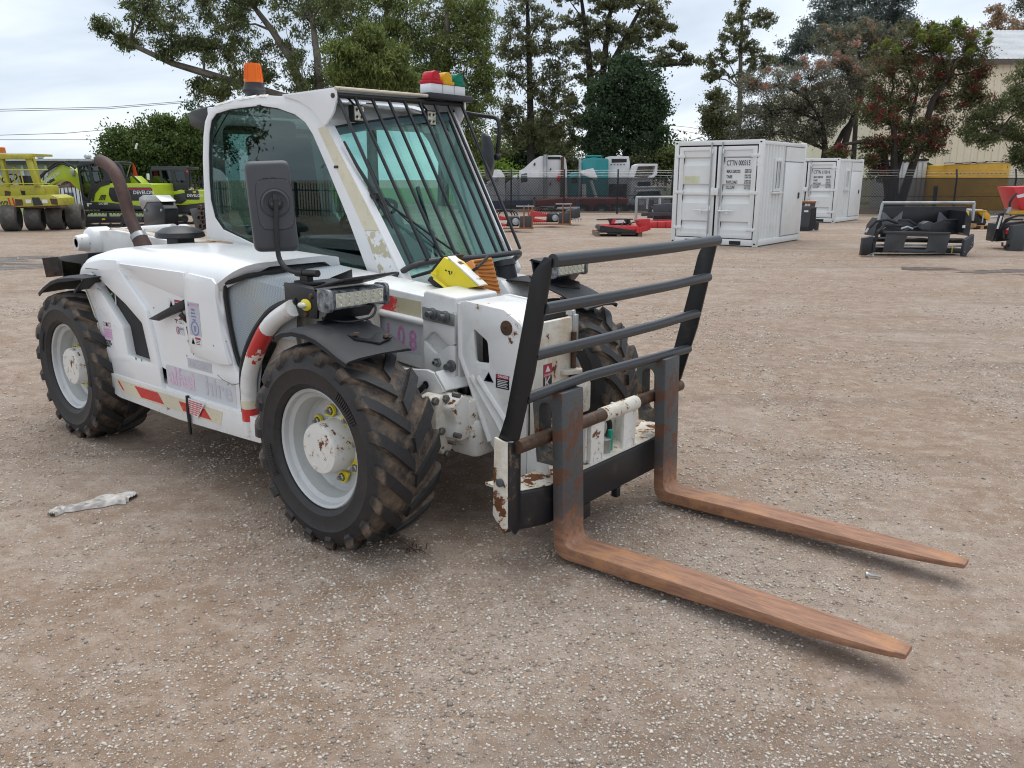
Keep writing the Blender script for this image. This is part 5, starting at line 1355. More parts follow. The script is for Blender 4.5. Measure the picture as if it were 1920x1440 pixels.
# corner post with yellowed tape
mb = MB()
pt = [(612, 238), (742, 528)]
rings = []
for px, py in ((612, 236), (652, 314), (704, 416), (748, 505), (764, 540)):
    a = ony(YS, px, py)
    rings.append([a + Vector((-.03, .002, -.005)), a + Vector((-.002, .001, 0)), a + Vector((.004, .022, .002)), a + Vector((.004, .050, .002)), a + Vector((-.03, .055, -.01))])
mb.loft(rings); mb.build('corner_post', M['white'], cab, smooth=30)
mb = MB()
mb.hull_quad([ony(YS - .0015, *p) for p in ((596, 241), (611, 236), (712, 432), (684, 432))], -.0012)
mb.build('edge_tape', M['cream'], cab, smooth=0)
mb = MB(); mb.hull_quad([ony(YS - .0015, *p) for p in ((684, 433), (712, 433), (752, 527), (712, 512))], -.0012)
tm = pbr('flaking_cream_tape', (.62, .56, .40), .45); nt = tm.node_tree; bb = [n for n in nt.nodes if n.type == 'BSDF_PRINCIPLED'][0]; oc = [n for n in nt.nodes if n.type == 'TEX_COORD'][0].outputs['Object']
old = bb.inputs['Base Color'].links[0].from_socket
nt.links.new(mixc(nt, ramp(nt, noise(nt, oc, 14, 6, .65), .48, .50), old, (.80, .81, .82)), bb.inputs['Base Color'])
mb.build('edge_tape', tm, cab, smooth=0)
# worn tape on the roof edge
mb = MB()
for (a, b) in (((402, 196), (436, 186)), ((446, 185), (478, 179)), ((484, 179), (500, 178))):
    p, q = ony(YS, *a), ony(YS, *b)
    mb.hull_quad([p + Vector((0, -.002, -.012)), q + Vector((0, -.002, -.012)), q + Vector((0, .012, .003)), p + Vector((0, .012, .003))], .002)
mb.build('roof_tape', tm, cab, smooth=0)
# windscreen: bowed pane between the corner posts
lt, lb_ = ony(YS + .05, 622, 240), ony(YS + .05, 764, 522)
rt_, rb2 = ony(YL - .05, 838, 212), ony(YL - .05, 946, 476)
NU, NV = 8, 8
g = []
for i in range(NV + 1):
    v = i / NV; row = []
    for j in range(NU + 1):
        u = j / NU
        p = lt.lerp(rt_, u).lerp(lb_.lerp(rb2, u), v) + Vector((.72, 0, .35)) * (.05 * math.sin(math.pi * u) * (.5 + .5 * v))
        row.append(p)
    g.append(row)
mb = MB()
for i in range(NV):
    for j in range(NU): mb.add([g[i][j], g[i][j + 1], g[i + 1][j + 1], g[i + 1][j]], [(0, 1, 2, 3)])
ws = mb.build('windscreen', M['glass_front'], cab, smooth=80)
mb = MB(); loop = g[0] + [g[i][-1] for i in range(1, NV + 1)] + list(reversed(g[-1][:-1])) + [g[i][0] for i in range(NV - 1, -1, -1)]
mb.tube(loop, .009, 6); mb.build('windscreen_seal', M['rubber'], ws)
# black band at the top of the pane
mb = MB(); mb.loft([[p + Vector((.003, 0, .003)) for p in g[0]], [p.lerp(q, .45) + Vector((.003, 0, .003)) for p, q in zip(g[0], g[1])]], closed=False); mb.build('shade_band', pbr('teal_shade_band', (.10, .17, .18), .2, coat=.4), ws)
mb = MB()
rings = []
for a, b in ((rt_, rb2),):
    for t in (0, .25, .5, .75, 1.0, 1.12):
        p = a.lerp(b, t) + Vector((.0, .035, 0)); rings.append([p + Vector((-.04, -.03, -.02)), p + Vector((.012, -.025, .008)), p + Vector((.016, .02, .008)), p + Vector((-.05, .03, -.02))])
mb.loft(rings); mb.build('corner_post', M['white'], cab, bevel=.006)
# far side frame, rear frame, roof
mb = MB(); mb.prism([outer, [(cxh + (a - cxh) * .94, czh + (b - czh) * .94) for a, b in gh]], 'y', YL - .04, YL); mb.build('cab_frame_side', M['white'], cab, bevel=.01)
mb = MB(); mb.prism([(cxh + (a - cxh) * .95, czh + (b - czh) * .95) for a, b in gh], 'y', YL - .022, YL - .018); mb.build('side_window', M['glass_rear'], cab, smooth=0)
mb = MB(); mb.prism([[(YS + .05, .80), (YL - .04, .80), (YL - .04, 1.86), (YS + .05, 1.86)], rrect(YS + .12, YL - .11, 1.16, 1.76, .05)], 'x', .13, .17); mb.build('rear_frame', M['white'], cab, bevel=.008)
mb = MB(); mb.prism(rrect(YS + .11, YL - .10, 1.15, 1.77, .05), 'x', .148, .152); mb.build('rear_window', M['glass_rear'], cab, smooth=0)
mb = MB()
roof = P_([(400, 199), (442, 186), (492, 179), (538, 182), (575, 196), (600, 222)])
mb.prism(roof + [(x, z - .045) for x, z in reversed(roof)], 'y', YS + .04, YL - .03); mb.build('roof', M['white'], cab, bevel=.012)
mb = MB(); c0 = [(1.50, YS + .05, .80), (1.50, YL - .04, .80)]
mb.prism([(1.20, .78), (1.70, .78), (1.755, .93), (1.72, .985), (1.2, .93)], 'y', YS + .05, YL - .04); mb.build('cab_nose', M['white_worn'], cab, bevel=.02)
# sun visor and its side cheeks
mb = MB()
vx = P_([(533, 179), (632, 165)])
zt0, zt1 = vx[0][1] + .004, vx[1][1] + .003
zr = .012
mb.add([(vx[0][0], YS - .012, zt0), (vx[1][0], YS - .012, zt1), (vx[1][0], YL + .03, zt1 + zr), (vx[0][0], YL + .03, zt0 + zr)] + [(vx[0][0], YS - .012, zt0 - .01), (vx[1][0], YS - .012, zt1 - .01), (vx[1][0], YL + .03, zt1 + zr - .01), (vx[0][0], YL + .03, zt0 + zr - .01)], [(0, 1, 2, 3), (7, 6, 5, 4), (0, 4, 5, 1), (1, 5, 6, 2), (2, 6, 7, 3), (3, 7, 4, 0)])
cheek = round_poly(P_([(533, 180), (632, 166), (634, 185), (629, 212), (613, 236), (604, 226), (590, 206), (565, 190)]), [.005, .01, .05, .04, .01, .03, .03, .02])
mb.prism(cheek, 'y', YS - .014, YS - .002)
cheek2 = [(a, b + zr) for a, b in cheek]
mb.prism(cheek2, 'y', YL + .016, YL + .028)
vis = mb.build('sun_visor', M['white'], cab, bevel=.003)
mb = MB(); mb.tube([(vx[1][0] + .002, YS - .014, zt1 - .004), (vx[1][0] + .002, YL + .03, zt1 + zr - .004)], .009, 8); mb.build('visor_lip', pbr('rust_edged_cream_paint', (.62, .55, .44), .5, rust=.3, rscale=40), vis)
mb = MB(); mb.lathe([(.012, 0), (.012, -.008), (.001, -.010)], 10, ony(YS - .014, 625, 179), axis='y'); mb.build('bolt', M['pin_rust'], vis)
# screen guard
sg = part('screen_guard', TH)
xt = vx[1][0] - .015
topz = lambda y: zt1 - .035 + zr * (y - YS) / (YL - YS)
bars_b = [(771, 494), (803, 488), (829, 482), (857, 483), (884, 481), (909, 478), (933, 475), (957, 471), (976, 467)]
XB = 1.93
bb_ = [onx(XB, *p) for p in bars_b]
mb = MB(); mb.tube([(xt, YS + .005, topz(YS)), (xt, YL + .015, topz(YL))], .014, 8); mb.build('top_rail', M['black'], sg)
for i in range(9):
    y0 = YS + .008 + (YL - YS) * i / 8
    y1 = -.07 + (bb_[8].y + .07) * i / 8 if i else bb_[0].y
    y1 = bb_[i].y
    mb = MB(); mb.tube([(xt, y0, topz(y0)), (XB - .003, y1, bb_[i].z + .002)], .0088, 8); mb.build('guard_bar', M['black'], sg)
rail = bend([ony(YS - .005, 738, 521), onx(XB - .06, 770, 498), onx(XB, 815, 488), onx(XB, 905, 482), onx(XB + .0, 979, 472), Vector((1.80, .81, .985))], .06, 5)
mb = MB(); mb.tube(rail, .0155, 10); mb.build('bottom_rail', M['bar_grey'], sg)
# wiper
def onws(px, py, off=.012):
    p0 = g[4][4]; n = (g[0][4] - g[8][4]).cross(g[4][8] - g[4][0]).normalized()
    if n.x < 0: n = -n
    d = Vector(ray(px, py)); c = Vector(CAM)
    p = c + d * ((p0 - c).dot(n) / d.dot(n))
    return p + n * off
mb = MB()
mb.tube([onws(643, 268), onws(668, 315), onws(704, 372), onws(735, 430)], [.006, .009, .011, .006], 6)
mb.tube([onws(694, 369, .03), onws(738, 400, .03), onws(800, 445, .03), onws(868, 492, .03)], .006, 6)
mb.tube([onws(712, 374, .025), onws(760, 420, .025), onws(830, 482, .025)], .004, 6)
mb.cbox(onws(700, 371, .02), (.05, .03, .03))
mb.build('wiper', M['black_plastic'], cab)
# work lamps under the visor
def work_lamp(px, py):
    c = onx(1.36, px, py); o = part('work_lamp', cab)
    mb = MB(); mb.cbox(c, (.045, .075, .085)); mb.build('lamp_body', M['black_plastic'], o, bevel=.01)
    mb = MB(); mb.cbox(c + Vector((.023, 0, 0)), (.004, .06, .07)); mb.build('lens', M['lens'], o, bevel=.003)
    mb = MB()
    for dy in (-.015, .015):
        for dz in (-.018, .018): mb.lathe([(.013, .0), (.012, .004), (.004, -.002)], 10, c + Vector((.025, dy, dz)), axis='x')
    mb.build('led_cup', M['led'], o)
    mb = MB(); mb.tube(bend([c + Vector((-.01, 0, .04)), c + Vector((-.03, -.03, .08)), c + Vector((-.08, .0, .085))], .03), .006, 6); mb.build('lamp_wire', M['wire'], o)
work_lamp(668, 213); work_lamp(804, 222)
# rear roof pod
mb = MB(); mb.prism([(a + .03, b) for a, b in P_([(346, 216), (353, 207), (396, 196), (400, 243), (380, 249), (352, 236)], 0)], 'y', .0, .74); mb.build('roof_pod', M['black_plastic'], cab, bevel=.012, seg=3)
# beacon
bx = Vector((.44, .10, 1.915))
bc = part('beacon', cab)
mb = MB(); mb.lathe([(.03, -.02), (.05, .006), (.066, .020), (.068, .030), (.062, .040), (.056, .060), (.053, .072)], 24, bx, axis='z'); mb.build('beacon_base', M['black_plastic'], bc)
def amber(name, col, e=.0):
    m, nt, b, oc, out = newmat(name)
    b.inputs['Base Color'].default_value = tuple(col) + (1,); b.inputs['Roughness'].default_value = .18
    b.inputs['Subsurface Weight'].default_value = .0
    b.inputs['Transmission Weight'].default_value = .35; b.inputs['IOR'].default_value = 1.3
    return m
mb = MB(); mb.lathe([(.052, .0), (.055, .006), (.054, .016), (.046, .095), (.043, .105), (.001, .108)], 28, bx + Vector((0, 0, .072)), axis='z')
for k in range(20):
    a = 2 * math.pi * k / 20
    mb.tube([bx + Vector((.0545 * math.cos(a), .0545 * math.sin(a), .09)), bx + Vector((.047 * math.cos(a), .047 * math.sin(a), .165))], .0016, 4)
mb.build('beacon_lens', amber('amber_lens', (.95, .20, .02)), bc, smooth=30)
# three load lamps
tl = part('load_lamps', cab)
mb = MB(); mb.box(1.28, 1.44, .54, .895, 1.876, 1.909)
mb.tube([(1.32, .60, 1.90), (1.24, .60, 1.87)], .012, 6); mb.build('lamp_base', M['black_plastic'], tl, bevel=.004)
for i, (nm, col) in enumerate((('red_lens', (.62, .015, .035)), ('yellow_lens', (.85, .48, .015)), ('green_lens', (.0, .22, .13)))):
    y0 = .590 + i * .094
    mb = MB(); mb.box(1.315, 1.405, y0, y0 + .088, 1.910, 1.962); mb.build('lamp_box', M['decal_white'], tl, bevel=.004)
    mb = MB(); mb.box(1.312, 1.408, y0 - .001, y0 + .089, 1.9625, 1.980)
    arcp = [(y0 + .008, 1.98)] + [(y0 + .044 - .036 * math.cos(math.pi * k / 10), 1.990 + .042 * math.sin(math.pi * k / 10)) for k in range(11)] + [(y0 + .080, 1.98)]
    mb.prism(arcp, 'x', 1.322, 1.400)
    mb.build(nm, amber(nm + '_plastic', col), tl, bevel=.004)
# left mirror, seen edge-on
lm = part('wing_mirror', TH)
yl_ = .93
mb = MB(); mb.tube(bend([Vector((1.33, .84, 1.83)), ony(yl_, 905, 217), ony(yl_, 934, 221), ony(yl_, 937, 245), ony(yl_, 932, 296)], .05, 5), .0125, 10); mb.build('mirror_arm', M['black_plastic'], lm)
pm = ony(yl_ - .02, 914, 295)
mb = MB(); rings = []
vd = (Vector(CAM) - pm).normalized(); sdv = Vector(RT); upv = Vector((0, 0, 1))
def lmp(px, py, dd): return ony(yl_, px, py) + vd * dd
for t, (pl_, pr_) in enumerate((((903, 258), (910, 257)), ((903, 268), (920, 264)), ((905, 285), (926, 282)), ((907, 305), (927, 302)), ((909, 322), (924, 320)), ((912, 332), (919, 330)))):
    a, b = ony(yl_, *pl_), ony(yl_, *pr_)
    dp = Vector(FW) * .10 if 0 < t < 5 else Vector(FW) * .08
    rings.append([a - dp, (a + b) / 2 - dp * 1.1, b - dp, b + dp, (a + b) / 2 + dp * 1.1, a + dp])
mb.loft(rings); mb.build('mirror_housing', M['mirror_back'], lm, bevel=.006, smooth=60)
mb = MB(); mb.tube([ony(yl_, 917, 294), ony(yl_, 934, 294)], [.016, .011], 10); mb.ball(ony(yl_, 933, 294), .022, 8); mb.build('swivel', M['black_plastic'], lm)
# cab interior
inn = part('cab_interior', TH)
mb = MB(); mb.box(.2, 1.6, YS + .06, YL - .06, .74, .80); mb.build('floor', M['interior'], inn)
mb = MB(); mb.cbox((.55, .36, 1.12), (.48, .46, .12)); mb.cbox((.32, .36, 1.42), (.12, .44, .58), (0, R(-10), 0)); mb.cbox((.28, .36, 1.72), (.09, .24, .16)); mb.cbox((.55, .36, .93), (.4, .4, .28)); mb.build('seat', M['seat'], inn, bevel=.04, seg=3)
mb = MB(); mb.cbox((1.34, .38, 1.02), (.16, .36, .34), (0, R(15), 0)); mb.cbox((1.22, .38, 1.18), (.20, .14, .10), (0, R(-25), 0)); mb.build('dashboard', M['interior'], inn, bevel=.03)
mb = MB(); wc = Vector((1.08, .38, 1.24)); Mw = Matrix.Translation(wc) @ Matrix.Rotation(R(-32), 4, 'Y')
mb.tube([Mw @ Vector((.17 * math.cos(t * .2618), .17 * math.sin(t * .2618), 0)) for t in range(25)], .013, 8)
for a in (0, 2.1, 4.2): mb.tube([Mw @ Vector((0, 0, -.02)), Mw @ Vector((.165 * math.cos(a), .165 * math.sin(a), 0))], .011, 6)
mb.tube([wc, (1.24, .38, 1.05)], .025, 8); mb.build('steering_wheel', M['seat'], inn)
mb = MB(); mb.prism([(.9, .8), (1.45, .8), (1.45, .98), (.9, 1.10)], 'y', YS + .06, YS + .14); mb.box(.35, .9, .62, .74, .8, 1.15); mb.build('side_console', M['interior'], inn, bevel=.02)
mb = MB(); mb.tube([(.95, .05, 1.08), (.96, .05, 1.24)], .01, 6); mb.ball((.96, .05, 1.25), .022); mb.tube([(1.35, .66, 1.0), (1.2, .66, 1.4)], .012, 6); mb.build('lever', M['seat'], inn)

# ------------------------------------------------------------------ boom
BY0, BY1 = -.34, -.10
mb = MB()
bm_prof = [(-1.0, .93), (-1.0, 1.10), (-.6, 1.125), (.5, 1.075), (2.28, .955), (2.28, .622), (1.4, .70), (.5, .80), (-.5, .88)]
mb.prism(bm_prof, 'y', BY0, BY1)
boom = mb.build('boom', M['white_worn'], TH, bevel=.028, seg=4)
mb = MB()
mb.prism([(-.75, 1.10), (-.70, 1.132), (.45, 1.086), (.45, 1.05)], 'y', BY0 + .03, BY1 - .02); mb.build('boom_rear_plate', pbr('rust_stained_white_paint', (.72, .68, .60), .5, dirt=((.32, .14, .06), .55, 7), rust=.45, rscale=12), boom, bevel=.004)
mb = MB(); pc = ony(-.40, 190, 452)
pc = Vector((-.86, -.36, 1.035))
mb.lathe([(.10, .10), (.10, -.01), (.085, -.03), (.06, -.04), (.05, -.10), (.045, -.11), (.03, -.11), (.03, -.07)], 28, pc, axis='y'); mb.build('boom_pivot', M['white_worn'], boom)
mb = MB(); mb.lathe([(.031, -.105), (.001, -.105)], 16, pc, axis='y'); mb.build('pivot_bore', M['pin_rust'], boom)
mb = MB(); mb.tube([ony(-.20, 216, 435), ony(-.20, 326, 428)], .028, 12); mb.ball(ony(-.20, 345, 432), .05, 8, (1.2, 1, .8)); mb.build('cylinder', M['white_worn'], boom)
# collar with wave plates, strap and bolts
mb = MB(); mb.prism([(2.270, .588), (2.275, .975), (2.30, .985), (2.475, .968), (2.485, .60), (2.46, .572), (2.33, .565)], 'y', BY0 - .012, BY1 + .012); collar = mb.build('boom_collar', M['white_worn'], boom, bevel=.022, seg=3)
def wave(up):
    xs = [2.296 + (2.478 - 2.296) * i / 14 for i in range(15)]
    if up:
        w_ = [(x, .795 - .030 * math.cos((x - 2.296) / .182 * 2 * math.pi) * (1 if x > 2.36 else .7)) for x in xs]
        return [(2.478, .90), (2.296, .90)] + [(x, .79 + .024 * math.sin((x - 2.30) / .182 * 2 * math.pi - .6)) for x in xs]
    return [(2.296, .605), (2.33, .580), (2.478, .590)] + [(x, .745 + .024 * math.sin((x - 2.30) / .182 * 2 * math.pi + 2.2)) for x in reversed(xs)]
for u in (1, 0):
    mb = MB(); mb.prism(wave(u), 'y', BY0 - .034, BY0 - .0125); mb.build('wear_plate', M['white_worn'], collar, bevel=.004)
mb = MB(); mb.prism([(2.298, .918), (2.485, .905), (2.485, .852), (2.298, .862)], 'y', BY0 - .0405, BY0 - .0345); mb.build('steel_strap', M['zinc'], collar, bevel=.001)
def bolt(px, py, y=BY0 - .04, mat='grey_bolt', nm='bolt'):
    c = ony(y, px, py); mb = MB()
    mb.lathe([(.026, .0), (.026, -.006), (.021, -.010), (.020, -.012), (.0145, -.014), (.0135, -.038), (.001, -.040)], 16, c, axis='y')
    return mb.build(nm, M[mat], collar, smooth=30)
bolt(812, 588); bolt(836, 594); bolt(847, 686, BY0 - .034)
c = ony(BY0 - .034, 822, 679); mb = MB(); mb.lathe([(.020, 0), (.020, -.014), (.012, -.016), (.011, -.030), (.006, -.031), (.006, -.015)], 6, c, axis='y'); mb.build('grease_nut', M['steel'], collar, smooth=20)
for px, py in ((842, 709), (860, 714), (874, 718)):
    c = ony(BY0 + .03, px, py); mb = MB(); mb.lathe([(.022, -.03), (.022, .02), (.001, .02)], 10, (c.x, c.y, .570), axis='z'); mb.build('bolt', M['black'], collar)
# rail along the boom side, tape patch and number
mb = MB(); mb.tube([ony(BY0 - .012, 690, 580), ony(BY0 - .012, 801, 606)], .0165, 10); mb.build('side_rail', M['white_worn'], boom)
def boom_patch():
    m = pbr('cream_patch', (.60, .54, .37), .42, var=.1, dirt=((.40, .35, .25), .25, 40))
    nt = m.node_tree; b = [n for n in nt.nodes if n.type == 'BSDF_PRINCIPLED'][0]; oc = [n for n in nt.nodes if n.type == 'TEX_COORD'][0].outputs['Object']
    sep = nd(nt, 'ShaderNodeSeparateXYZ'); nt.links.new(oc, sep.inputs[0])
    xr = ony(BY0, 716, 565).x
    a = mmath(nt, 'MULTIPLY', mmath(nt, 'SUBTRACT', xr + .10, sep.outputs['X']), 4.5)
    s = mmath(nt, 'ADD', a, noise(nt, oc, 70, 6, .75))
    lo_ = mmath(nt, 'GREATER_THAN', sep.outputs['X'], xr)
    f = mmath(nt, 'MULTIPLY', ramp(nt, s, .50, .56), lo_)
    old = b.inputs['Base Color'].links[0].from_socket
    nt.links.new(mixc(nt, f, old, (.60, .04, .05)), b.inputs['Base Color'])
    return m
pp = P_([(690, 547), (718.5, 551.5), (789.6, 565.7), (789, 596.9), (698, 577), (690, 575)], BY0 - .001)
mb = MB(); mb.prism(pp, 'y', BY0 - .0015, BY0 - .0005); mb.build('cream_patch', boom_patch(), boom, smooth=0)
dp = P_([(712, 592), (790, 609), (790, 667), (712, 650)], BY0 - .001)
mb = MB(); mb.prism(dp, 'y', BY0 - .0012, BY0 - .0003)
mb.cur = 1
for ch, px, py in (('1', 722, 640), ('0', 746, 646), ('8', 767.5, 655)):
    q = ony(BY0 - .002, px, py); mb.text(ch, .126, SIDE_R(q.x, BY0 - .0022, q.z), .0004, .80, 'LEFT', .022)
mb.build('number_decal', [M['decal_grey'], M['decal_pink']], boom, smooth=0)
mb = MB(); mb.tube(bend([(1.55, -.40, .92), (1.85, -.42, .90), (2.02, -.44, .80), (2.16, -.42, .62), (2.22, -.38, .52)], .08, 5), .024, 8); mb.build('hose', M['rubber'], TH)
mb = MB(); mb.tube([onz(.972, 846, 539), onz(.972, 893, 531)], .0105, 8)
mb.build('boom_tube', M['white_chip'], boom)

# boom head
HP = [(2.497, .955), (2.535, .962), (2.742, .946), (2.825, .900), (2.86, .86), (2.86, .215), (2.80, .215), (2.66, .385), (2.556, .615), (2.497, .72)]
HH = round_poly([(2.578, .852), (2.655, .808), (2.664, .716), (2.588, .713)], .014, 4)
mb = MB(); mb.prism([HP, HH], 'y', BY0 - .022, BY0 - .006)
mb.prism([HP, HH], 'y', BY1 + .006, BY1 + .022)
mb.prism([(2.52, .957), (2.742, .940), (2.825, .894), (2.825, .88), (2.74, .926), (2.52, .942)], 'y', BY0 - .006, BY1 + .006)
head = mb.build('boom_head', M['white_worn'], TH, bevel=.004)
mb = MB(); mb.tube([(2.565, BY0 - .022, .650), (2.71, BY0 - .022, .475), (2.78, BY0 - .022, .37)], .013, 8); mb.tube([(2.60, BY0 - .022, .652), (2.80, BY0 - .022, .44)], .013, 8); mb.tube([(2.503, BY0 - .022, .95), (2.503, BY0 - .022, .73), (2.562, BY0 - .022, .612), (2.665, BY0 - .022, .385)], .011, 8); mb.build('stiffener', M['white_worn'], head)
mb = MB(); mb.lathe([(.030, 0), (.030, -.004), (.006, -.005), (.005, -.002), (.001, -.002)], 20, ony(BY0 - .022, 950, 615), axis='y'); mb.build('pin_end', M['pin_rust'], head)
mb = MB(); mb.prism([(BY0 - .004, .215), (BY1 + .004, .215), (BY1 + .004, .90), (BY0 - .004, .90)], 'x', 2.862, 2.885); fp = mb.build('lock_plate', pbr('rust_streaked_white_paint', (.75, .72, .64), .48, dirt=((.40, .25, .11), .45, 5), rust=.25, rscale=16), head, bevel=.003)
mb = MB(); mb.box(2.52, 2.855, BY0 + .10, BY1, .40, .92); mb.build('head_inside', M['dark'], head)  # box coloured near-black to imitate the shade inside the hollow head
sticker('sticker', head, 2.624, 2.70, .632, .690, BY0 - .0222, 'decal_white', warn(.5, .5, .36, .36))
sticker('sticker', head, 2.70, 2.772, .622, .680, BY0 - .0222, 'decal_black', [('rect', 'decal_red', 0, 1, .72, 1), ('text', 'decal_white', 'DANGER', .16, .78, .0145, .95)] + lines('decal_white', .12, .88, (.10, .22, .34, .46, .58), .05))
sticker('sticker', head, 2.772, 2.84, .615, .672, BY0 - .0222, 'decal_white', warn(.5, .5, .36, .36))
# KEEP CLEAR on the lock plate
kc0, kc1 = onx(2.886, 1019, 690), onx(2.886, 1035, 690)
w_ = kc1.y - kc0.y
ky = kc0.y
mb = MB(); mb.box(2.8855, 2.8863, ky, ky + w_, .26, .73); mb.cur = 1; mb.box(2.8864, 2.8868, ky, ky + w_, .675, .73)
mb.cur = 2
ts = w_ * 1.15
for i, ch in enumerate('KEEP CLEAR'):
    if ch != ' ': mb.text(ch, ts, FRONT(2.8870, ky + w_ / 2, .632 - i * .0405), .0004, 1, 'CENTER')
mb.prism([(ky + w_ * .5, .724), (ky + w_ * .2, .698), (ky + w_ * .8, .698)], 'x', 2.8869, 2.8872)
mb.text('DANGER', w_ * .24, FRONT(2.8870, ky + w_ / 2, .681), .0003, 1, 'CENTER')
mb.build('keep_clear_sticker', [M['decal_black'], M['decal_red'], M['decal_white']], head, smooth=0)
# lock pin lugs on the head's far side
mb = MB()
for z in (.765, .668):
    mb.prism(round_poly([(2.80, BY1 - .07), (2.80, BY1 + .05), (2.89, BY1 + .055), (2.94, BY1 + .01), (2.90, BY1 - .07)], .015), 'z', z, z + .018)
mb.build('pin_lug', M['white_rusty'], head, bevel=.003)
mb = MB(); mb.tube([(2.895, BY1 + .005, .65), (2.895, BY1 + .005, .84)], .011, 8); mb.lathe([(.03, .785), (.03, .793), (.001, .794)], 14, (2.895, BY1 + .005, 0), axis='z'); mb.lathe([(.02, .62), (.02, .666), (.001, .667)], 10, (2.895, BY1 + .005, 0), axis='z'); mb.build('lock_pin', M['pin_rust'], head)
mb = MB(); mb.cbox((2.84, BY1 + .065, .84), (.05, .03, .12)); mb.tube([(2.86, BY1 + .045, .79), (2.86, BY1 + .045, .92)], .007, 6); mb.build('pin_spring', M['zinc'], head, bevel=.004)
mb = MB(); mb.box(2.60, 2.86, BY1 + .024, BY1 + .20, .45, .60); mb.box(2.75, 2.85, BY1 + .05, BY1 + .09, .70, .93); mb.build('tilt_link', M['white_muddy'], head, bevel=.02)

# ------------------------------------------------------------------ carriage with load guard and forks
car = part('fork_carriage', TH)
mb = MB(); mb.tube([(3.02, -.61, .498), (3.02, .60, .498)], .0265, 14); mb.build('fork_shaft', M['pin_rust'], car)
mb = MB(); mb.tube([(3.02, -.06, .498), (3.02, .20, .498)], .031, 14)
mb.build('shaft_sleeve', M['white_rusty'], car)
for y in (-.15, .10):
    mb = MB(); mb.prism([(y, .20), (y + .095, .20), (y + .10, .47), (y + .075, .495), (y + .02, .495), (y, .47)], 'x', 3.01, 3.03); cp = mb.build('centre_plate', M['white_chip'], car, bevel=.004)
    mb = MB(); mb.lathe([(.034, .0), (.034, .002), (.030, .002), (.030, 0)], 22, (3.031, y + .052, .32), axis='x', closed=True); mb.build('ring_mark', M['white_worn'], cp)
mb = MB(); mb.box(2.90, 3.01, -.16, -.14, .20, .48); mb.box(2.90, 3.01, .185, .20, .20, .48); mb.box(2.885, 2.93, -.16, .2, .24, .44); mb.build('lock_box', M['white_chip'], car, bevel=.004)
mb = MB(); mb.lathe([(.032, .22), (.034, .30), (.024, .31), (.024, .36), (.028, .37), (.001, .375)], 12, (2.99, .015, 0), axis='z'); mb.build('coupling', M['steel'], car)
mb = MB(); mb.tube(bend([(2.99, .055, .40), (2.99, .055, .30), (2.98, .06, .22)], .03), .012, 8); mb.build('coupling_cap', pbr('green_cap', (.0, .30, .20), .4), car)
mb = MB(); mb.tube([(2.96, .05 + .045 * math.cos(t * .45), .40 + .045 * math.sin(t * .45)) for t in range(15)], .012, 8); mb.build('hose', M['rubber'], car)
# lower bar, bowed forward, with a pale ledge behind it
plan = [(2.97, -.60), (3.035, -.44), (3.035, .44), (2.97, .60)]
mb = MB(); rings = []
for x, y in plan: rings.append([Vector((x, y, .305)), Vector((x + .004, y, .305)), Vector((x + .012, y, .297)), Vector((x + .012, y, .155)), Vector((x - .02, y, .135)), Vector((x - .02, y, .30))])
mb.loft(rings)
mb.box(3.0, 3.03, -.20, -.14, .075, .14); mb.box(3.0, 3.03, .06, .09, .095, .14)
mb.build('lower_bar', pbr('scuffed_black_bar', (.014, .015, .018), .45, var=.2, dirt=((.10, .07, .05), .16, 9), rust=.10, rscale=9), car, bevel=.003)
mb = MB(); rings = []
for x, y in plan: rings.append([Vector((x - .13, y * .98, .312)), Vector((x + .006, y, .309)), Vector((x + .006, y, .3055)), Vector((x - .13, y * .98, .300))])
mb.loft(rings); mb.build('ledge', M['white_rusty'], car)
mb = MB(); mb.prism([(2.86, .22), (2.98, .31), (2.96, .36), (2.86, .44)], 'y', BY0 - .02, BY0 - .008); mb.prism([(2.86, .22), (2.98, .31), (2.96, .36), (2.86, .44)], 'y', BY1 + .008, BY1 + .02); mb.box(2.80, 2.92, -.33, .30, .20, .30); mb.build('carriage_frame', M['white_worn'], car, bevel=.006)
# end channels
for s_ in (-1, 1):
    e0 = part('end_channel', car)
    mb = MB(); y = -.625 if s_ < 0 else .60
    mb.prism([(2.93, .525), (2.995, .508), (2.995, .185), (2.975, .150), (2.92, .215)], 'y', y - .012, y); mb.build('side_plate', M['white_rusty'], e0, bevel=.002)
    mb = MB(); mb.prism([(y - .0125 if s_ < 0 else y - .05, .52), (y + .05 if s_ < 0 else y, .50), (y + .05 if s_ < 0 else y, .17), (y + .02, .145), (y - .0125 if s_ < 0 else y - .05, .185)], 'x', 2.9955, 3.008); mb.build('front_plate', pbr('worn_black_plate', (.016, .017, .02), .4, rust=.2, rscale=12), e0, bevel=.003)
    mb = MB(); mb.lathe([(.016, 0), (.016, -.012), (.010, -.014), (.001, -.014)], 10, (2.962, y - .012, .355), axis='y'); mb.build('bolt', M['grey_bolt'], e0)
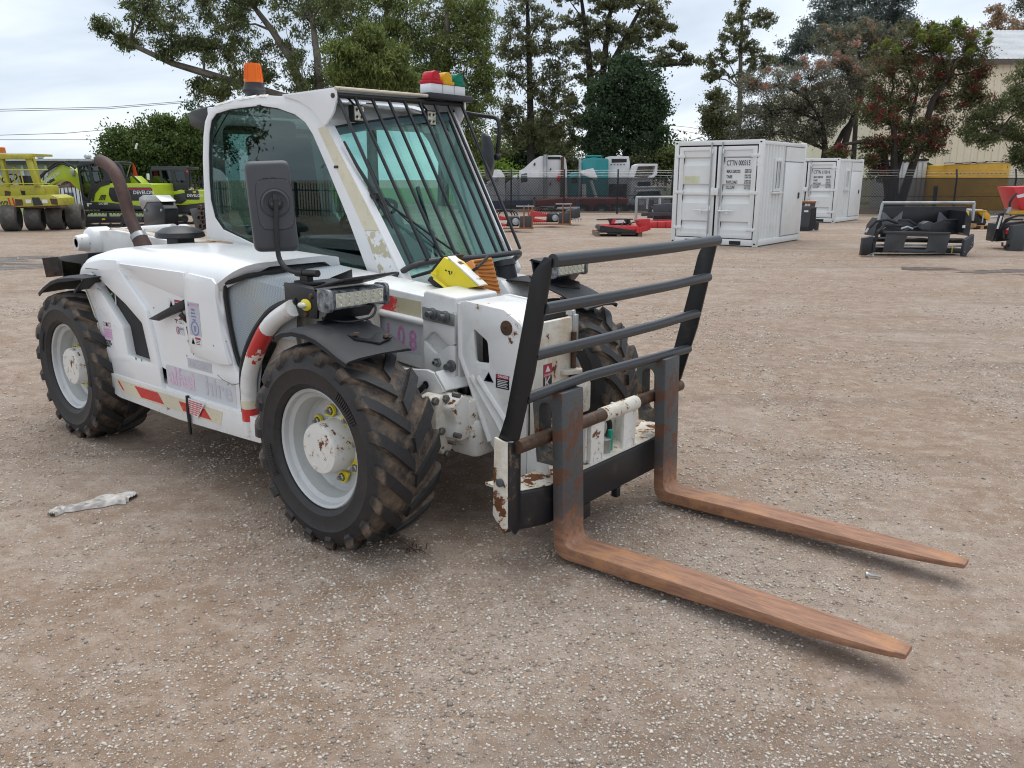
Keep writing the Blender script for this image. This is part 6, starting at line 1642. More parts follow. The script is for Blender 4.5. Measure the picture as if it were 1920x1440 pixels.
# load guard
lg = part('load_guard', car)
up = P_([(1022.5, 481.5), (1036, 484.6), (1036, 492), (1017, 610), (1002, 700), (985, 770), (972, 826), (952, 828), (936, 822), (941, 808), (950, 780), (964, 706), (980, 620), (996.5, 526), (1001, 512)], -.615)
for y in (-.615, .592):
    mb = MB(); mb.prism(round_poly(up, .004, 2), 'y', y - .006, y + .006); mb.build('upright', M['black'], lg, bevel=.0015)
for i, (px, py, rr) in enumerate(((1036, 489, .0235), (1020, 579, .0205), (1000, 667, .0205), (985, 748, .0205))):
    q = ony(-.615, px, py)
    mb = MB(); pts_ = [(q.x, -.612, q.z), (q.x + .004, -.2, q.z - .003), (q.x + .004, .2, q.z - .004), (q.x, .59, q.z)]
    if i == 3: pts_ = [(q.x, -.612, q.z), (q.x + .004, -.30, q.z + .012), (q.x + .004, -.24, q.z + .014), (q.x, .59, q.z - .008)]
    mb.tube(pts_, rr, 14); mb.build('rail', M['bar_grey'], lg)
# forks
def fork_mat():
    m, nt, b, oc, out = newmat('rusty_fork_steel')
    L = nt.links
    sep = nd(nt, 'ShaderNodeSeparateXYZ'); L.new(oc, sep.inputs[0])
    mp_ = nd(nt, 'ShaderNodeMapping'); mp_.inputs['Scale'].default_value = (1.2, 9, 9); L.new(oc, mp_.inputs['Vector'])
    n1 = noise(nt, mp_.outputs[0], 6, 8, .7, .3); n2 = noise(nt, oc, 60, 6, .7); n3 = noise(nt, oc, 7, 7, .68, .5)
    rust = mixc(nt, ramp(nt, n1, .30, .72), (.150, .070, .042), (.47, .245, .140))
    rust = mixc(nt, mmath(nt, 'MULTIPLY', ramp(nt, n3, .53, .64), .65), rust, (.48, .235, .10))
    rust = mixc(nt, mmath(nt, 'MULTIPLY', n2, .35), rust, (.13, .065, .045))
    steel = mixc(nt, n2, (.040, .044, .05), (.095, .10, .102))
    # the upright part still carries its dark mill scale, broken by rust
    hz = ramp(nt, sep.outputs['Z'], .10, .22)
    sc = mmath(nt, 'MULTIPLY', hz, ramp(nt, n3, .505, .525, (1, 1, 1, 1), (0, 0, 0, 1)))
    c = mixc(nt, hz, rust, mixc(nt, n1, (.060, .026, .018), (.17, .075, .045)))
    c = mixc(nt, sc, c, steel)
    L.new(c, b.inputs['Base Color'])
    L.new(mmath(nt, 'SUBTRACT', .62, mmath(nt, 'MULTIPLY', sc, .18)), b.inputs['Roughness'])
    bp = nd(nt, 'ShaderNodeBump'); bp.inputs['Strength'].default_value = .25; bp.inputs['Distance'].default_value = .003
    L.new(n2, bp.inputs['Height']); L.new(bp.outputs[0], b.inputs['Normal'])
    return m
M['fork'] = fork_mat()
def make_fork(y0, y1):
    f = part('fork', car, (3.07, (y0 + y1) / 2, .02), (0, R(-1.7), 0))
    hw = (y1 - y0) / 2
    L_, th = 1.275, .050
    out_ = arc((0, 0, .070), (0, 0, 0), (.075, 0, 0), 6)
    inn_ = arc((th, 0, .090), (th, 0, th + .004), (.092, 0, th + .002), 6)
    xs = [.3, .5, .7, .85, 1.0, 1.10, 1.18, 1.225, 1.25, L_]
    bot = [Vector((x, 0, 0 if x < .6 else (x - .6) * .022)) for x in xs]
    top = [Vector((x, 0, th + .002 - (.0 if x < .45 else (x - .45) * .022))) for x in xs]
    A = [Vector((0, 0, .66))] + [Vector((0, 0, .4)), Vector((0, 0, .2))] + out_ + bot
    B = [Vector((th, 0, .66))] + [Vector((th, 0, .4)), Vector((th, 0, .2))] + inn_ + top
    mb = MB(); rings = []
    for a, b in zip(A, B):
        x = a.x
        w = hw
        if x > .95: w = hw * (1 - .42 * ((x - .95) / (L_ - .95)) ** 1.5)
        if x > 1.24: w *= .86
        rings.append([Vector((a.x, -w, a.z)), Vector((b.x, -w, b.z)), Vector((b.x, w, b.z)), Vector((a.x, w, a.z))])
    mb.loft(rings); mb.build('blade', M['fork'], f, bevel=.005, smooth=35)
    mb = MB()
    oo = [(-.10, .36), (-.001, .36), (-.001, .63), (-.03, .655)] + [(-.065 + .05 * math.cos(R(a)), .600 + .05 * math.sin(R(a))) for a in range(80, 181, 20)]
    hh = rrect(-.085, -.022, .40, .605, .03)
    mb.prism([oo, hh], 'y', -hw * .55, hw * .55)
    mb.build('hook', pbr('rusty_hook', (.10, .105, .105), .55, rust=.5, rscale=12), f, bevel=.004)
    return f
make_fork(-.450, -.314); make_fork(.308, .436)

# ------------------------------------------------------------------ exhaust, air cap, filler and rear lamp
mb = MB(); ex = bend([ony(-.45, 268, 462), ony(-.45, 258, 440), ony(-.45, 242, 405), ony(-.45, 232, 365), ony(-.45, 217, 325), ony(-.45, 203, 308), ony(-.45, 187, 301)], .06, 4)
mb.tube(ex, [.036 + (0 if i < len(ex) - 2 else .001) for i in range(len(ex))], 14); exo = mb.build('exhaust_pipe', M['pipe_rust'], TH)
mb = MB(); a, b = ony(-.45, 272, 470), ony(-.45, 262, 446); mb.tube([a, b], [.052, .045], 14); mb.build('exhaust_stub', M['pipe_rust'], exo)
mb = MB(); a, b = ony(-.45, 263, 449), ony(-.45, 259, 441); mb.tube([a, b], .0475, 14); mb.build('clamp', M['zinc'], exo)
c = ony(-.42, 338, 444)
mb = MB(); mb.lathe([(.125, .0), (.135, .006), (.128, .03), (.085, .055), (.03, .064), (.001, .065)], 24, c + Vector((0, 0, -.004)), axis='z'); cap_ = mb.build('air_cap', M['black_plastic'], TH)
mb = MB(); mb.box(c.x - .06, c.x + .06, c.y - .05, c.y + .05, c.z - .05, c.z); mb.build('air_cap_stem', M['black_plastic'], cap_)
mb = MB(); p0, p1 = ony(.60, 952, 530), ony(.60, 944, 488)
mb.tube([p0, p0.lerp(p1, .75)], [.06, .055], 14); mb.build('filler_neck', M['grey_plastic'], TH)
mb = MB(); mb.tube([p0.lerp(p1, .74), p1], [.064, .060], 18); mb.build('filler_cap', M['black_plastic'], TH)
mb = MB(); q = Vector((1.83, .66, .80)); mb.prism([(1.70, .72), (2.05, .72), (2.05, .86), (1.98, .93), (1.70, .95)], 'y', .50, .76); mb.build('tank_cover', M['white_worn'], TH, bevel=.025)
yb = -.05
mb = MB(); bxp = P_([(268, 395), (290, 366), (304, 375), (308, 392), (308, 425), (270, 425)], yb)
mb.prism([(a, b) for a, b in P_([(270, 425), (268, 393), (276, 379), (300, 378), (308, 392), (309, 425)], yb)], 'y', yb, yb + .10); rl = mb.build('rear_lamp_guard', M['black'], TH, bevel=.006)
mb = MB(); mb.prism([(a, b) for a, b in P_([(268, 393), (262, 384), (261, 371), (268, 366), (292, 366), (304, 378), (276, 379)], yb)], 'y', yb - .004, yb + .10); mb.build('guard_shell', M['zinc'], rl, bevel=.004)
mb = MB()
for px, py in ((273, 394), (303, 394)): mb.lathe([(.010, 0), (.009, -.006), (.001, -.007)], 10, ony(yb, px, py), axis='y')
mb.build('bolt', M['zinc'], rl)
mb = MB(); a = ony(yb + .05, 290, 425); mb.box(a.x - .09, a.x + .09, yb - .02, yb + .12, a.z - .12, a.z); mb.build('lamp_foot', M['white_worn'], rl)
mb = MB(); mb.prism(P_([(355, 392), (385, 388), (385, 428), (369, 436)], -.02), 'y', -.02, .0); rp_ = mb.build('rear_plate', M['black'], TH, bevel=.003)
mb = MB()
for k, (px, py) in enumerate(((375, 390), (380, 400), (374, 408), (382, 416), (377, 424))): mb.tube([ony(-.025, px + 4 * math.cos(t), py + 5 * math.sin(t)) for t in [i * .7 for i in range(10)]], .005, 5)
mb.build('chain', M['pin_rust'], rp_)

# ------------------------------------------------------------------ two wheel chocks resting on the boom
ch = thing('wheel_chock', 'yellow plastic wheel chock with white board resting on the telehandler boom', 'wheel chock')
yq = -.16
def pq(l, y): return [(q.x, q.z) for q in (ony(y, *p) for p in l)]
mb = MB(); mb.prism(pq([(832, 482), (850, 492), (896, 537), (872, 541), (836, 544), (806, 515)], yq), 'y', yq, yq + .07); mb.build('chock_body', M['yellow'], ch, bevel=.006)
mb = MB(); mb.hull_quad([ony(yq + .001, 838, 483) , ony(yq + .001, 898, 537), ony(yq + .001, 898, 537) + Vector((0, .050, 0)), ony(yq + .001, 838, 483) + Vector((0, .050, 0))], .008); mb.build('white_board', M['white_chip'], ch, bevel=.002)
mb = MB(); mb.tube([ony(yq - .012, *p) for p in ((814, 522), (838, 541), (850, 541))], .006, 6); mb.prism(pq([(811, 512), (821, 505), (822, 515)], yq - .001), 'y', yq - .016, yq); mb.build('carry_handle', M['yellow'], ch)
mb = MB(); mb.prism(pq([(806, 517), (836, 544), (822, 545), (799, 526)], yq + .02), 'y', yq + .02, yq + .14); mb.build('rubber_foot', M['rubber'], ch, bevel=.008)
mb = MB(); mb.prism(pq([(833, 481), (806, 514), (803, 512), (829, 480)], yq + .005), 'y', yq + .005, yq + .14); mb.build('back_edge', M['black_plastic'], ch)
mb = MB()
for px, py in ((842, 509), (843, 513), (847, 511), (836, 507)): mb.cbox(ony(yq - .0005, px, py), (.012, .001, .006), (0, px, 0))
mb.build('pen_mark', M['decal_black'], ch, smooth=0)
oc_t = thing('wheel_chock', 'orange ribbed rubber wheel chock with a strap, beside the yellow one', 'wheel chock')
xf = 2.33
A = [onx(xf, *p) for p in ((886, 486), (923, 483))]
p1, p2, p3, p4 = onx(2.31, 884, 487), onx(2.31, 923, 482), onx(2.42, 940, 551), onx(2.42, 906, 541)
mb = MB(); back = [onx(2.17, 872, 506), onx(2.12, 905, 490)]
d_ = Vector((-.14, .0, -.055))
mb.add([p1, p2, p3, p4, p1 + d_, p2 + d_, p3 + Vector((-.26, 0, -.0)), p4 + Vector((-.26, 0, -.0))], [(0, 1, 2, 3), (7, 6, 5, 4), (0, 4, 5, 1), (1, 5, 6, 2), (2, 6, 7, 3), (3, 7, 4, 0)])
ob = mb.build('chock_body', M['orange'], oc_t, bevel=.006)
n_ = (p2 - p1).cross(p4 - p1).normalized(); n_ = n_ if n_.x > 0 else -n_
for k in range(8):
    t = (k + .6) / 8.4; a = p1.lerp(p4, t).lerp(p2.lerp(p3, t), .06); b = p1.lerp(p4, t).lerp(p2.lerp(p3, t), .94)
    dz = (p4 - p1) / 8.4 * .28
    mb = MB(); mb.add([a + n_ * .0, b, b + dz, a + dz, a + n_ * .009, b + n_ * .009, b + dz + n_ * .005, a + dz + n_ * .005], [(4, 5, 6, 7), (0, 1, 5, 4), (1, 2, 6, 5), (2, 3, 7, 6), (3, 0, 4, 7)]); mb.build('rib', M['orange'], oc_t)
mb = MB(); mb.tube([p1.lerp(p2, .75) + n_ * .012, p1.lerp(p4, .35) + n_ * .014 , p1.lerp(p4, .42) + d_ * .5 + Vector((0, -.012, .0))], .007, 6); mb.build('strap', M['rubber'], oc_t)
# ================================================================== MACHINES AND STOCK AROUND THE YARD
M['lime'] = pbr('lime_machine_paint', (.44, .58, .022), .35, var=.06, coat=.3, dirt=((.25, .24, .10), .08, 4))
M['lime_dk'] = pbr('charcoal_machine_paint', (.030, .034, .040), .4, var=.1, dirt=((.10, .09, .08), .12, 5))
M['roller_y'] = pbr('aged_yellow_paint', (.52, .49, .055), .45, var=.12, vscale=1.5, dirt=((.18, .10, .04), .35, 3), rust=.22, rscale=4)
M['slick'] = pbr('smooth_grey_tyre', (.10, .095, .088), .75, var=.2, dirt=((.24, .20, .17), .35, 3))
M['track'] = pbr('muddy_track_rubber', (.030, .028, .027), .75, var=.2, dirt=((.15, .12, .09), .4, 6))
M['red_m'] = pbr('red_machine_paint', (.62, .025, .035), .35, var=.06, coat=.25)
M['black_m'] = pbr('black_machine_paint', (.016, .018, .022), .38, var=.1, dirt=((.12, .10, .085), .15, 5))
M['char_m'] = pbr('charcoal_steel', (.052, .058, .066), .42, var=.1, dirt=((.14, .12, .11), .18, 5))
M['galv'] = pbr('galvanised_steel', (.50, .53, .55), .4, metal=.5, var=.15)
M['crate'] = pbr('rusty_orange_stillage', (.36, .13, .05), .6, var=.2)
M['wood'] = pbr('weathered_pallet_wood', (.24, .18, .125), .8, var=.25, vscale=6)
M['fresh_wood'] = pbr('fresh_pallet_wood', (.46, .28, .14), .75, var=.2, vscale=6)
M['con_white'] = pbr('container_white_paint', (.74, .76, .76), .42, var=.03, dirt=((.45, .42, .36), .07, 2), coat=.1)
M['con_seal'] = pbr('black_door_seal', (.02, .02, .021), .6)
M['ye_m'] = pbr('yellow_attachment_paint', (.72, .40, .02), .4, var=.1)
M['print'] = pbr('black_stencil', (.05, .055, .06), .5)
def tl(mb, txt, size, x, y, z, sx=1.0, rot=0.0):
    return mb.text(txt, size, TEXT_L(x, y, z) @ Matrix.Rotation(rot, 4, 'Z'), .0012, sx, 'LEFT', .018)

# ------------------------------------------------------------------ containers
def container(px, depth, yaw, W, Lh, H, number, label, win_side=True):
    p = along(px, depth)
    t = thing('container', label, 'container', p, yaw, 'white shipping containers fitted out as small offices')
    # local: origin at the near right bottom corner; -x along the door end, +y along the side
    bm = lambda mb, *a: mb.box(*a)
    mb = MB(); mb.box(-W + .06, -.06, .09, Lh - .04, .14, H - .10); body = mb.build('shell', M['con_white'], t)
    for nm, bxs in (('corner_post', [(-W, -W + .10, 0, .10), (-.10, 0, 0, .10), (-W, -W + .10, Lh - .10, Lh), (-.10, 0, Lh - .10, Lh)]),):
        for (x0, x1, y0, y1) in bxs:
            mb = MB(); mb.box(x0, x1, y0, y1, 0, H); mb.build(nm, M['con_white'], t, bevel=.008)
    for z0, z1 in ((.02, .15), (H - .10, H - .003)):
        for b_ in ((-W + .10, -.10, .004, .09), (-W + .10, -.10, Lh - .09, Lh - .004)):
            mb = MB(); mb.box(b_[0], b_[1], b_[2], b_[3], z0, z1); mb.build('end_rail', M['con_white'], t, bevel=.006)
        for x0, x1 in ((-W + .004, -W + .09), (-.09, -.004)):
            mb = MB(); mb.box(x0, x1, .10, Lh - .10, z0, z1 - (.02 if z0 > 1 else 0)); mb.build('side_rail', M['con_white'], t, bevel=.006)
    mb = MB()
    for x in (-W + .35, -.62): mb.box(x, x + .26, -.002, .003, .03, .115)
    mb.build('fork_pocket', M['dark'], t)
    mb = MB()
    for x in (-W + .05, -.05):
        for z in (.06, H - .05): mb.cbox((x, -.001, z), (.045, .004, .03))
    mb.build('corner_casting_hole', M['dark'], t)
    # two doors with pressed panels
    zd0, zd1 = .17, H - .13
    mid = -W * .5
    mb = MB(); mb.box(-W + .10, -.10, .076, .084, .15, H - .10); mb.build('door_seal', M['con_seal'], t)
    for k, (xa, xb) in enumerate(((-W + .125, mid - .022), (mid + .022, -.125))):
        rows = [(0, .25, .07), (.25, .50, .0), (.50, .75, .0), (.75, 1, .0)]
        mb = MB()
        # frame of the door
        mb.prism([[(xa, zd0), (xb, zd0), (xb, zd1), (xa, zd1)], [(xa + .10, zd0 + .08), (xb - .13, zd0 + .08), (xb - .13, zd1 - .08), (xa + .10, zd1 - .08)]] if k == 0 else [[(xa, zd0), (xb, zd0), (xb, zd1), (xa, zd1)], [(xa + .13, zd0 + .08), (xb - .10, zd0 + .08), (xb - .10, zd1 - .08), (xa + .13, zd1 - .08)]], 'y', .008, .032)
        d = mb.build('door', M['con_white'], t, bevel=.003)
        pa, pb = (xa + .10, xb - .13) if k == 0 else (xa + .13, xb - .10)
        hs = zd1 - zd0
        prof = [(zd0 + .08, .030)]
        for c in (.14, .43, .55, .845):
            zc = zd0 + hs * c
            prof += [(zc - .10, .030), (zc - .005, .066), (zc + .055, .070), (zc + .088, .030)]
        prof.append((zd1 - .08, .030))
        mb = MB(); mb.loft([[Vector((pa, y, z)) for z, y in prof], [Vector((pb, y, z)) for z, y in prof]], closed=False)
        mb.build('pressed_panel', M['con_white'], d, smooth=0)
        for zz in (.10, .50, .90):
            mb = MB(); xh = xa if k == 0 else xb
            s_ = 1 if k == 0 else -1
            mb.box(min(xh - s_ * .07, xh + s_ * .13), max(xh - s_ * .07, xh + s_ * .13), -.012, .007, zd0 + hs * zz - .035, zd0 + hs * zz + .035); mb.build('hinge', M['con_white'], d, bevel=.006)
        xr = xb - .10 if k == 0 else xa + .10
        mb = MB(); mb.tube([(xr, -.022, .06), (xr, -.022, H - .04)], .017, 8); rod = mb.build('lock_rod', M['galv'], d)
        for z in (.14, .75, H - .28):
            mb = MB(); mb.box(xr - .04, xr + .04, -.03, .007, z, z + .10); mb.build('rod_keeper', M['con_white'], rod, bevel=.004)
        s_ = -1 if k == 0 else 1
        mb = MB(); zh = zd0 + hs * .30
        mb.tube([(xr, -.04, zh), (xr + s_ * .16, -.05, zh), (xr + s_ * .36, -.045, zh + .012)], [.022, .018, .010], 6); mb.cbox((xr + s_ * .19, -.03, zh - .01), (.05, .04, .09)); mb.build('handle', M['con_white'], rod)
    mb = MB(); mb.box(mid - .09, mid + .09, -.045, .006, zd0 + hs * .47, zd0 + hs * .55); mb.build('lock_box', M['con_white'], t, bevel=.006)
    # stencils on the right door
    xs = mid + .22; y = .0285
    mb = MB(); mb.box(xs - .02, xs + .66, y - .0008, y, zd0 + hs * .785, zd0 + hs * .875); mb.box(xs + .68, xs + .76, y - .022, y - .0208, zd0 + hs * .79, zd0 + hs * .87)
    mb.cur = 1
    tl(mb, number[:-1].strip(), .150, xs, y - .003, zd0 + hs * .795, .60)
    tl(mb, number[-1], .150, xs + .695, y - .0235, zd0 + hs * .795, .8)
    for i, (a, v1, v2) in enumerate((('MAX.GROSS', '4,000 KGS', '8,820 LBS'), ('TARE', '950 KGS', '2,095 LBS'), ('PAYLOAD', '3,050 KGS', '6,725 LBS'), ('CU.CAP', '10.7 CU.M', '380 CU.FT'))):
        z = zd0 + hs * (.715 - i * .058)
        tl(mb, a, .092, xs + .01, y - .003, z, .62)
        tl(mb, v1, .048, xs + .42, y - .003, z + .045, .8); tl(mb, v2, .048, xs + .42, y - .003, z, .8)
    mb.build('stencil', [M['decal_white'], M['print']], t, smooth=0)
    if number.startswith('CTTN 000'):
        mb = MB(); mb.box(-W + .26, -W + .62, y - .001, y, zd0 + hs * .60, zd0 + hs * .68); mb.build('sticker_residue', pbr('pale_yellow_residue', (.70, .72, .50), .5), t, smooth=0)
    # corrugated side with barred window and flush door
    mb = MB(); xs2 = []
    yend = Lh * .50
    n = int((yend - .10) / .16)
    for i in range(n):
        a = .10 + i * (yend - .10) / n; w_ = (yend - .10) / n
        xs2 += [(a, -.012), (a + w_ * .45, -.012), (a + w_ * .58, -.045), (a + w_ * .88, -.045)]
    xs2.append((yend, -.012))
    mb.loft([[Vector((x, yy, .15)) for yy, x in xs2], [Vector((x, yy, H - .10)) for yy, x in xs2]], closed=False); mb.build('corrugated_side', M['con_white'], t, smooth=0)
    mb = MB(); mb.box(-.03, .004, Lh * .52, Lh - .12, .17, H * .80); dr = mb.build('side_door', M['con_white'], t, bevel=.004)
    mb = MB(); mb.box(.004, .02, Lh * .86, Lh * .89, H * .44, H * .50); mb.build('handle', M['dark'], dr)
    mb = MB(); mb.box(-.03, -.002, Lh * .52, Lh - .12, H * .81, H - .12); mb.build('side_sheet', M['con_white'], t)
    y0, y1, z0, z1 = Lh * .27, Lh * .44, H * .52, H * .83
    mb = MB(); mb.prism([[(y0, z0), (y1, z0), (y1, z1), (y0, z1)], [(y0 + .06, z0 + .06), (y1 - .06, z0 + .06), (y1 - .06, z1 - .06), (y0 + .06, z1 - .06)]], 'x', -.05, .018); wf = mb.build('window', M['con_white'], t, bevel=.004)
    mb = MB(); mb.box(-.03, -.02, y0 + .05, y1 - .05, z0 + .05, z1 - .05); mb.build('pane', M['glass_side'], wf, smooth=0)
    for i in range(4):
        yy = y0 + .09 + (y1 - y0 - .18) * i / 3; mb = MB(); mb.box(.002, .014, yy - .012, yy + .012, z0 + .055, z1 - .055); mb.build('bar', M['con_white'], wf)
    mb = MB(); mb.box(-.02, .05, y0 - .08, y1 + .06, z0 - .05, z0 - .01); mb.build('sill', M['con_white'], wf, bevel=.004)
    return t
cy = YAW - R(37.5)
container(1427, 17.35, cy, 2.04, 2.75, 2.25, 'CTTN 000315 0', 'near white container with stencilled doors behind the load guard')
container(1572, 27.0, cy, 2.10, 2.85, 2.10, 'CTTN 110016 6', 'far white container, half behind the near one, with a bucket before it')

# ------------------------------------------------------------------ pneumatic roller (left edge)
B = BG(55, 22.6, 'road_roller', 'old yellow pneumatic tyre roller with a canopy frame at the left edge', 'road roller')
for i, (px, dd) in enumerate(((10, 0), (42, .35), (70, .7), (95, 1.05))):
    w = part('wheel', B.root, (B.x(px), dd, .36), (0, 0, R(14)))
    mb = MB(); hw = .20
    mb.lathe([(.19, -hw + .03), (.24, -hw - .01), (.335, -hw), (.362, -hw + .02), (.370, -hw + .06), (.372, 0), (.370, hw - .06), (.362, hw - .02), (.335, hw), (.2, hw)], 30, axis='x', closed=True); mb.build('tyre', M['slick'], w)
    mb = MB(); mb.lathe([(.20, -hw + .02), (.17, -hw + .06), (.12, -hw + .09), (.07, -hw + .05), (.001, -hw + .05)], 20, axis='x')
    mb.build('rim', pbr('grey_rim', (.11, .11, .115), .5) if i == 0 else bpy.data.materials['grey_rim'], w)
    if i == 0:
        mb = MB()
        for k in range(6): mb.lathe([(.02, 0), (.02, -.03), (.001, -.03)], 6, (-hw + .07, .1 * math.cos(k * 1.047), .1 * math.sin(k * 1.047)), axis='x')
        mb.build('wheel_nut', M['steel'], w)
B.part('scraper', M['pin_rust'], [(0, 385), (105, 385), (108, 391), (0, 392)], -.05, .35, bevel=.01)
B.part('front_beam', M['roller_y'], [(-60, 370), (90, 366), (104, 372), (104, 386), (60, 388), (-60, 392)], -.10, .75, bevel=.03)
for p in ([(22, 374), (36, 375), (36, 386), (22, 387)], [(88, 373), (102, 374), (102, 385), (90, 384)]): B.part('rust_patch', M['pin_rust'], p, -.108, -.102)
for p in ([(54, 371), (68, 371), (74, 386), (56, 387)],): B.part('step_plate', M['lime_dk'], p, -.108, -.102)
for px in (42, 73): B.part('warning_label', M['decal_white'], [(px, 375), (px + 10, 375), (px + 10, 382), (px, 382)], -.107, -.102)
for px in (8, 16): B.part('hazard_stripe', M['red_tape'], [(px, 372), (px + 3, 372), (px + 6, 387), (px + 3, 387)], -.107, -.102)
B.part('body', M['roller_y'], [(-60, 346), (76, 349), (76, 368), (-60, 372)], .1, 1.0, bevel=.03)
B.part('recess', M['dark'], [(35, 358), (43, 359), (43, 367), (36, 366)], .09, .102)
B.part('recess', M['pin_rust'], [(5, 358), (16, 360), (14, 370), (4, 369)], .09, .102)
for a, b_, c, d, dd in ((-42, -38, 10, 14, 1.2), (0, 5, 8, 14, .05), (48, 54, 62, 71, .05), (58, 62, 68, 73, 1.2)):
    B.part('canopy_post', M['roller_y'], [(a + 2, 292), (b_ + 4, 292), (d, 350), (c, 350)], dd, dd + .14, bevel=.01)
B.part('canopy_beam', M['roller_y'], [(-60, 289), (61, 291), (60, 299), (-60, 299)], -.02, .16, bevel=.02)
B.part('canopy_beam', M['roller_y'], [(-60, 291), (61, 293), (60, 299), (-60, 299)], 1.2, 1.36, bevel=.02)
mb = MB(); z = B.z(290); mb.box(B.x(-60), B.x(60), .16, 1.2, z - .04, z + .02); mb.build('canopy_roof', M['roller_y'], B.root)
for py in (319, 345): B.tube('hand_rail', M['roller_y'], [(-60, py, -.08), (92, py, -.08)], .018)
for px in (38, 66): B.tube('rail_post', M['roller_y'], [(px + 2, 319, -.08), (px + 5, 350, -.08)], .016)
mb = MB(); c = B.pt(10, 288, .1); mb.lathe([(.11, 0), (.10, .14), (.08, .16), (.001, .165)], 14, c, axis='z'); mb.build('beacon', amber('orange_beacon', (.75, .22, .03)), B.root)
B.part('seat', M['seat'], [(33, 330), (52, 330), (54, 352), (32, 350)], .5, .95, bevel=.04)
mb = MB(); c = B.pt(18, 335, .6); Mw = Matrix.Translation(c) @ Matrix.Rotation(R(35), 4, 'X'); mb.tube([Mw @ Vector((.20 * math.cos(t * .449), .20 * math.sin(t * .449), 0)) for t in range(15)], .018, 5); mb.tube([c, B.pt(21, 352, .6)], .03, 6); mb.build('steering_wheel', M['seat'], B.root)
B.tube('grab_loop', M['roller_y'], [(27, 345, .2), (26, 318, .2), (29, 314, .2), (32, 318, .2), (37, 345, .2)], .02)
mb = MB(); tl(mb, 'W91', .16, B.x(-4), -.104, B.z(385)); mb.build('fleet_number', M['print'], B.root, smooth=0)

# ------------------------------------------------------------------ excavators
def track(B, pts, d0, d1, shoe=.10):
    p = B.poly(pts, d0)
    t = MB(); t.prism([p, [(x * .0 + (sum(q[0] for q in p) / len(p)) + (x - sum(q[0] for q in p) / len(p)) * .95, (sum(q[1] for q in p) / len(p)) + (z - sum(q[1] for q in p) / len(p)) * .80) for x, z in p]], 'y', d0, d1)
    tr_ = t.build('track', M['track'], B.root, smooth=30)
    loop = [Vector((x, 0, z)) for x, z in p]; L_ = []
    tot = 0
    for i in range(len(loop)):
        a, b_ = loop[i], loop[(i + 1) % len(loop)]; n = max(1, int((b_ - a).length / shoe))
        for k in range(n): L_.append((a.lerp(b_, k / n), (b_ - a).normalized()))
    sh = None
    for c, t_ in L_:
        m2 = MB(); ang = math.atan2(t_.z, t_.x); nx = Vector((t_.z, 0, -t_.x))
        mb = MB(); mb.cbox((0, (d0 + d1) / 2, 0), (shoe * .72, abs(d1 - d0) + .02, .045))
        if sh is None: sh = mb.build('track_shoe', M['track'], tr_)
        else: sh2 = copy_obj(sh, tr_); sh2.location = c; sh2.rotation_euler = (0, -ang, 0); continue
        sh.location = c; sh.rotation_euler = (0, -ang, 0)
    return tr_
def arc_track(x0, x1, z0, z1, n=5):
    r = (z1 - z0) / 2; zc = (z0 + z1) / 2; out = []
    return x0, x1, zc, r
B = BG(212, 24.6, 'excavator', 'lime green excavator with raised boom and dark cab behind the exhaust pipe', 'excavator', 'lime green excavators by the picket fence')
track(B, [(136, 402), (146, 398), (262, 398), (280, 402), (288, 412), (284, 422), (270, 427), (148, 427), (136, 422), (131, 412)], -.05, .40)
track(B, [(140, 402), (150, 398), (266, 398), (284, 402), (290, 412), (288, 422), (274, 426), (152, 426), (140, 422), (135, 412)], 1.35, 1.80)
B.part('track_frame', M['lime_dk'], [(140, 407), (258, 407), (260, 419), (142, 420)], -.06, .02, bevel=.02)
for px in (142, 228, 272):
    mb = MB(); mb.lathe([(.17, -.07), (.15, -.10), (.05, -.10), (.001, -.09)], 18, B.pt(px, 412, 0) + Vector((0, .0, 0)), axis='y'); mb.build('idler', M['lime_dk'], B.root)
for k in range(5):
    mb = MB(); mb.lathe([(.07, -.08), (.06, -.10), (.001, -.10)], 12, B.pt(160 + k * 20, 424), axis='y'); mb.build('roller', M['lime_dk'], B.root)
B.part('yellow_label', M['yellow'], [(182, 411), (188, 411), (188, 414), (182, 414)], -.066, -.06)
B.part('turntable', M['dark'], [(180, 392), (250, 392), (250, 400), (180, 400)], .35, 1.4)
B.part('deck', M['lime_dk'], [(148, 378), (200, 381), (284, 390), (284, 395), (150, 394)], -.02, 1.75, bevel=.02)
cbody = B.part('engine_body', M['lime'], round_poly([(165, 378), (172, 362), (184, 349), (196, 344), (282, 345), (283, 388), (266, 393), (205, 392), (200, 381), (166, 379)], 3), 0, 1.72, bevel=.05)
B.part('engine_panel', M['lime_dk'], round_poly([(203, 352), (282, 352), (282, 377), (236, 377), (224, 382), (205, 378), (200, 366)], 3), -.012, .03, cbody, bevel=.008)
B.part('black_curve', M['lime_dk'], [(166, 378), (170, 360), (184, 344), (206, 341), (204, 346), (186, 351), (175, 363), (170, 378)], -.014, .02, cbody)
for k in range(4): B.part('louvre', M['lime_dk'], [(180 + k * 3.2, 376), (182 + k * 3.2, 376), (188 + k * 2.4, 366), (186 + k * 2.4, 366)], -.008, -.001, cbody)
B.part('red_line', M['decal_red'], [(228, 354), (281, 354), (281, 357), (228, 356.5)], -.018, -.012, cbody)
mb = MB(); tl(mb, 'DEVELON', .145, B.x(247), -.018, B.z(364.5), .98); mb.build('lettering', M['decal_white'], cbody, smooth=0)
mb = MB(); tl(mb, 'DX 85R', .085, B.x(180), -.026, B.z(384.5)); mb.build('lettering', M['decal_white'], B.root, smooth=0)
B.part('white_mark', M['decal_white'], [(157, 382), (166, 382), (166, 384), (160, 384), (160, 388), (157, 388)], -.026, -.02)
cab2 = [(146, 312), (152, 306), (224, 305), (229, 312), (234, 336), (206, 342), (184, 345), (166, 362), (164, 380), (148, 378)]
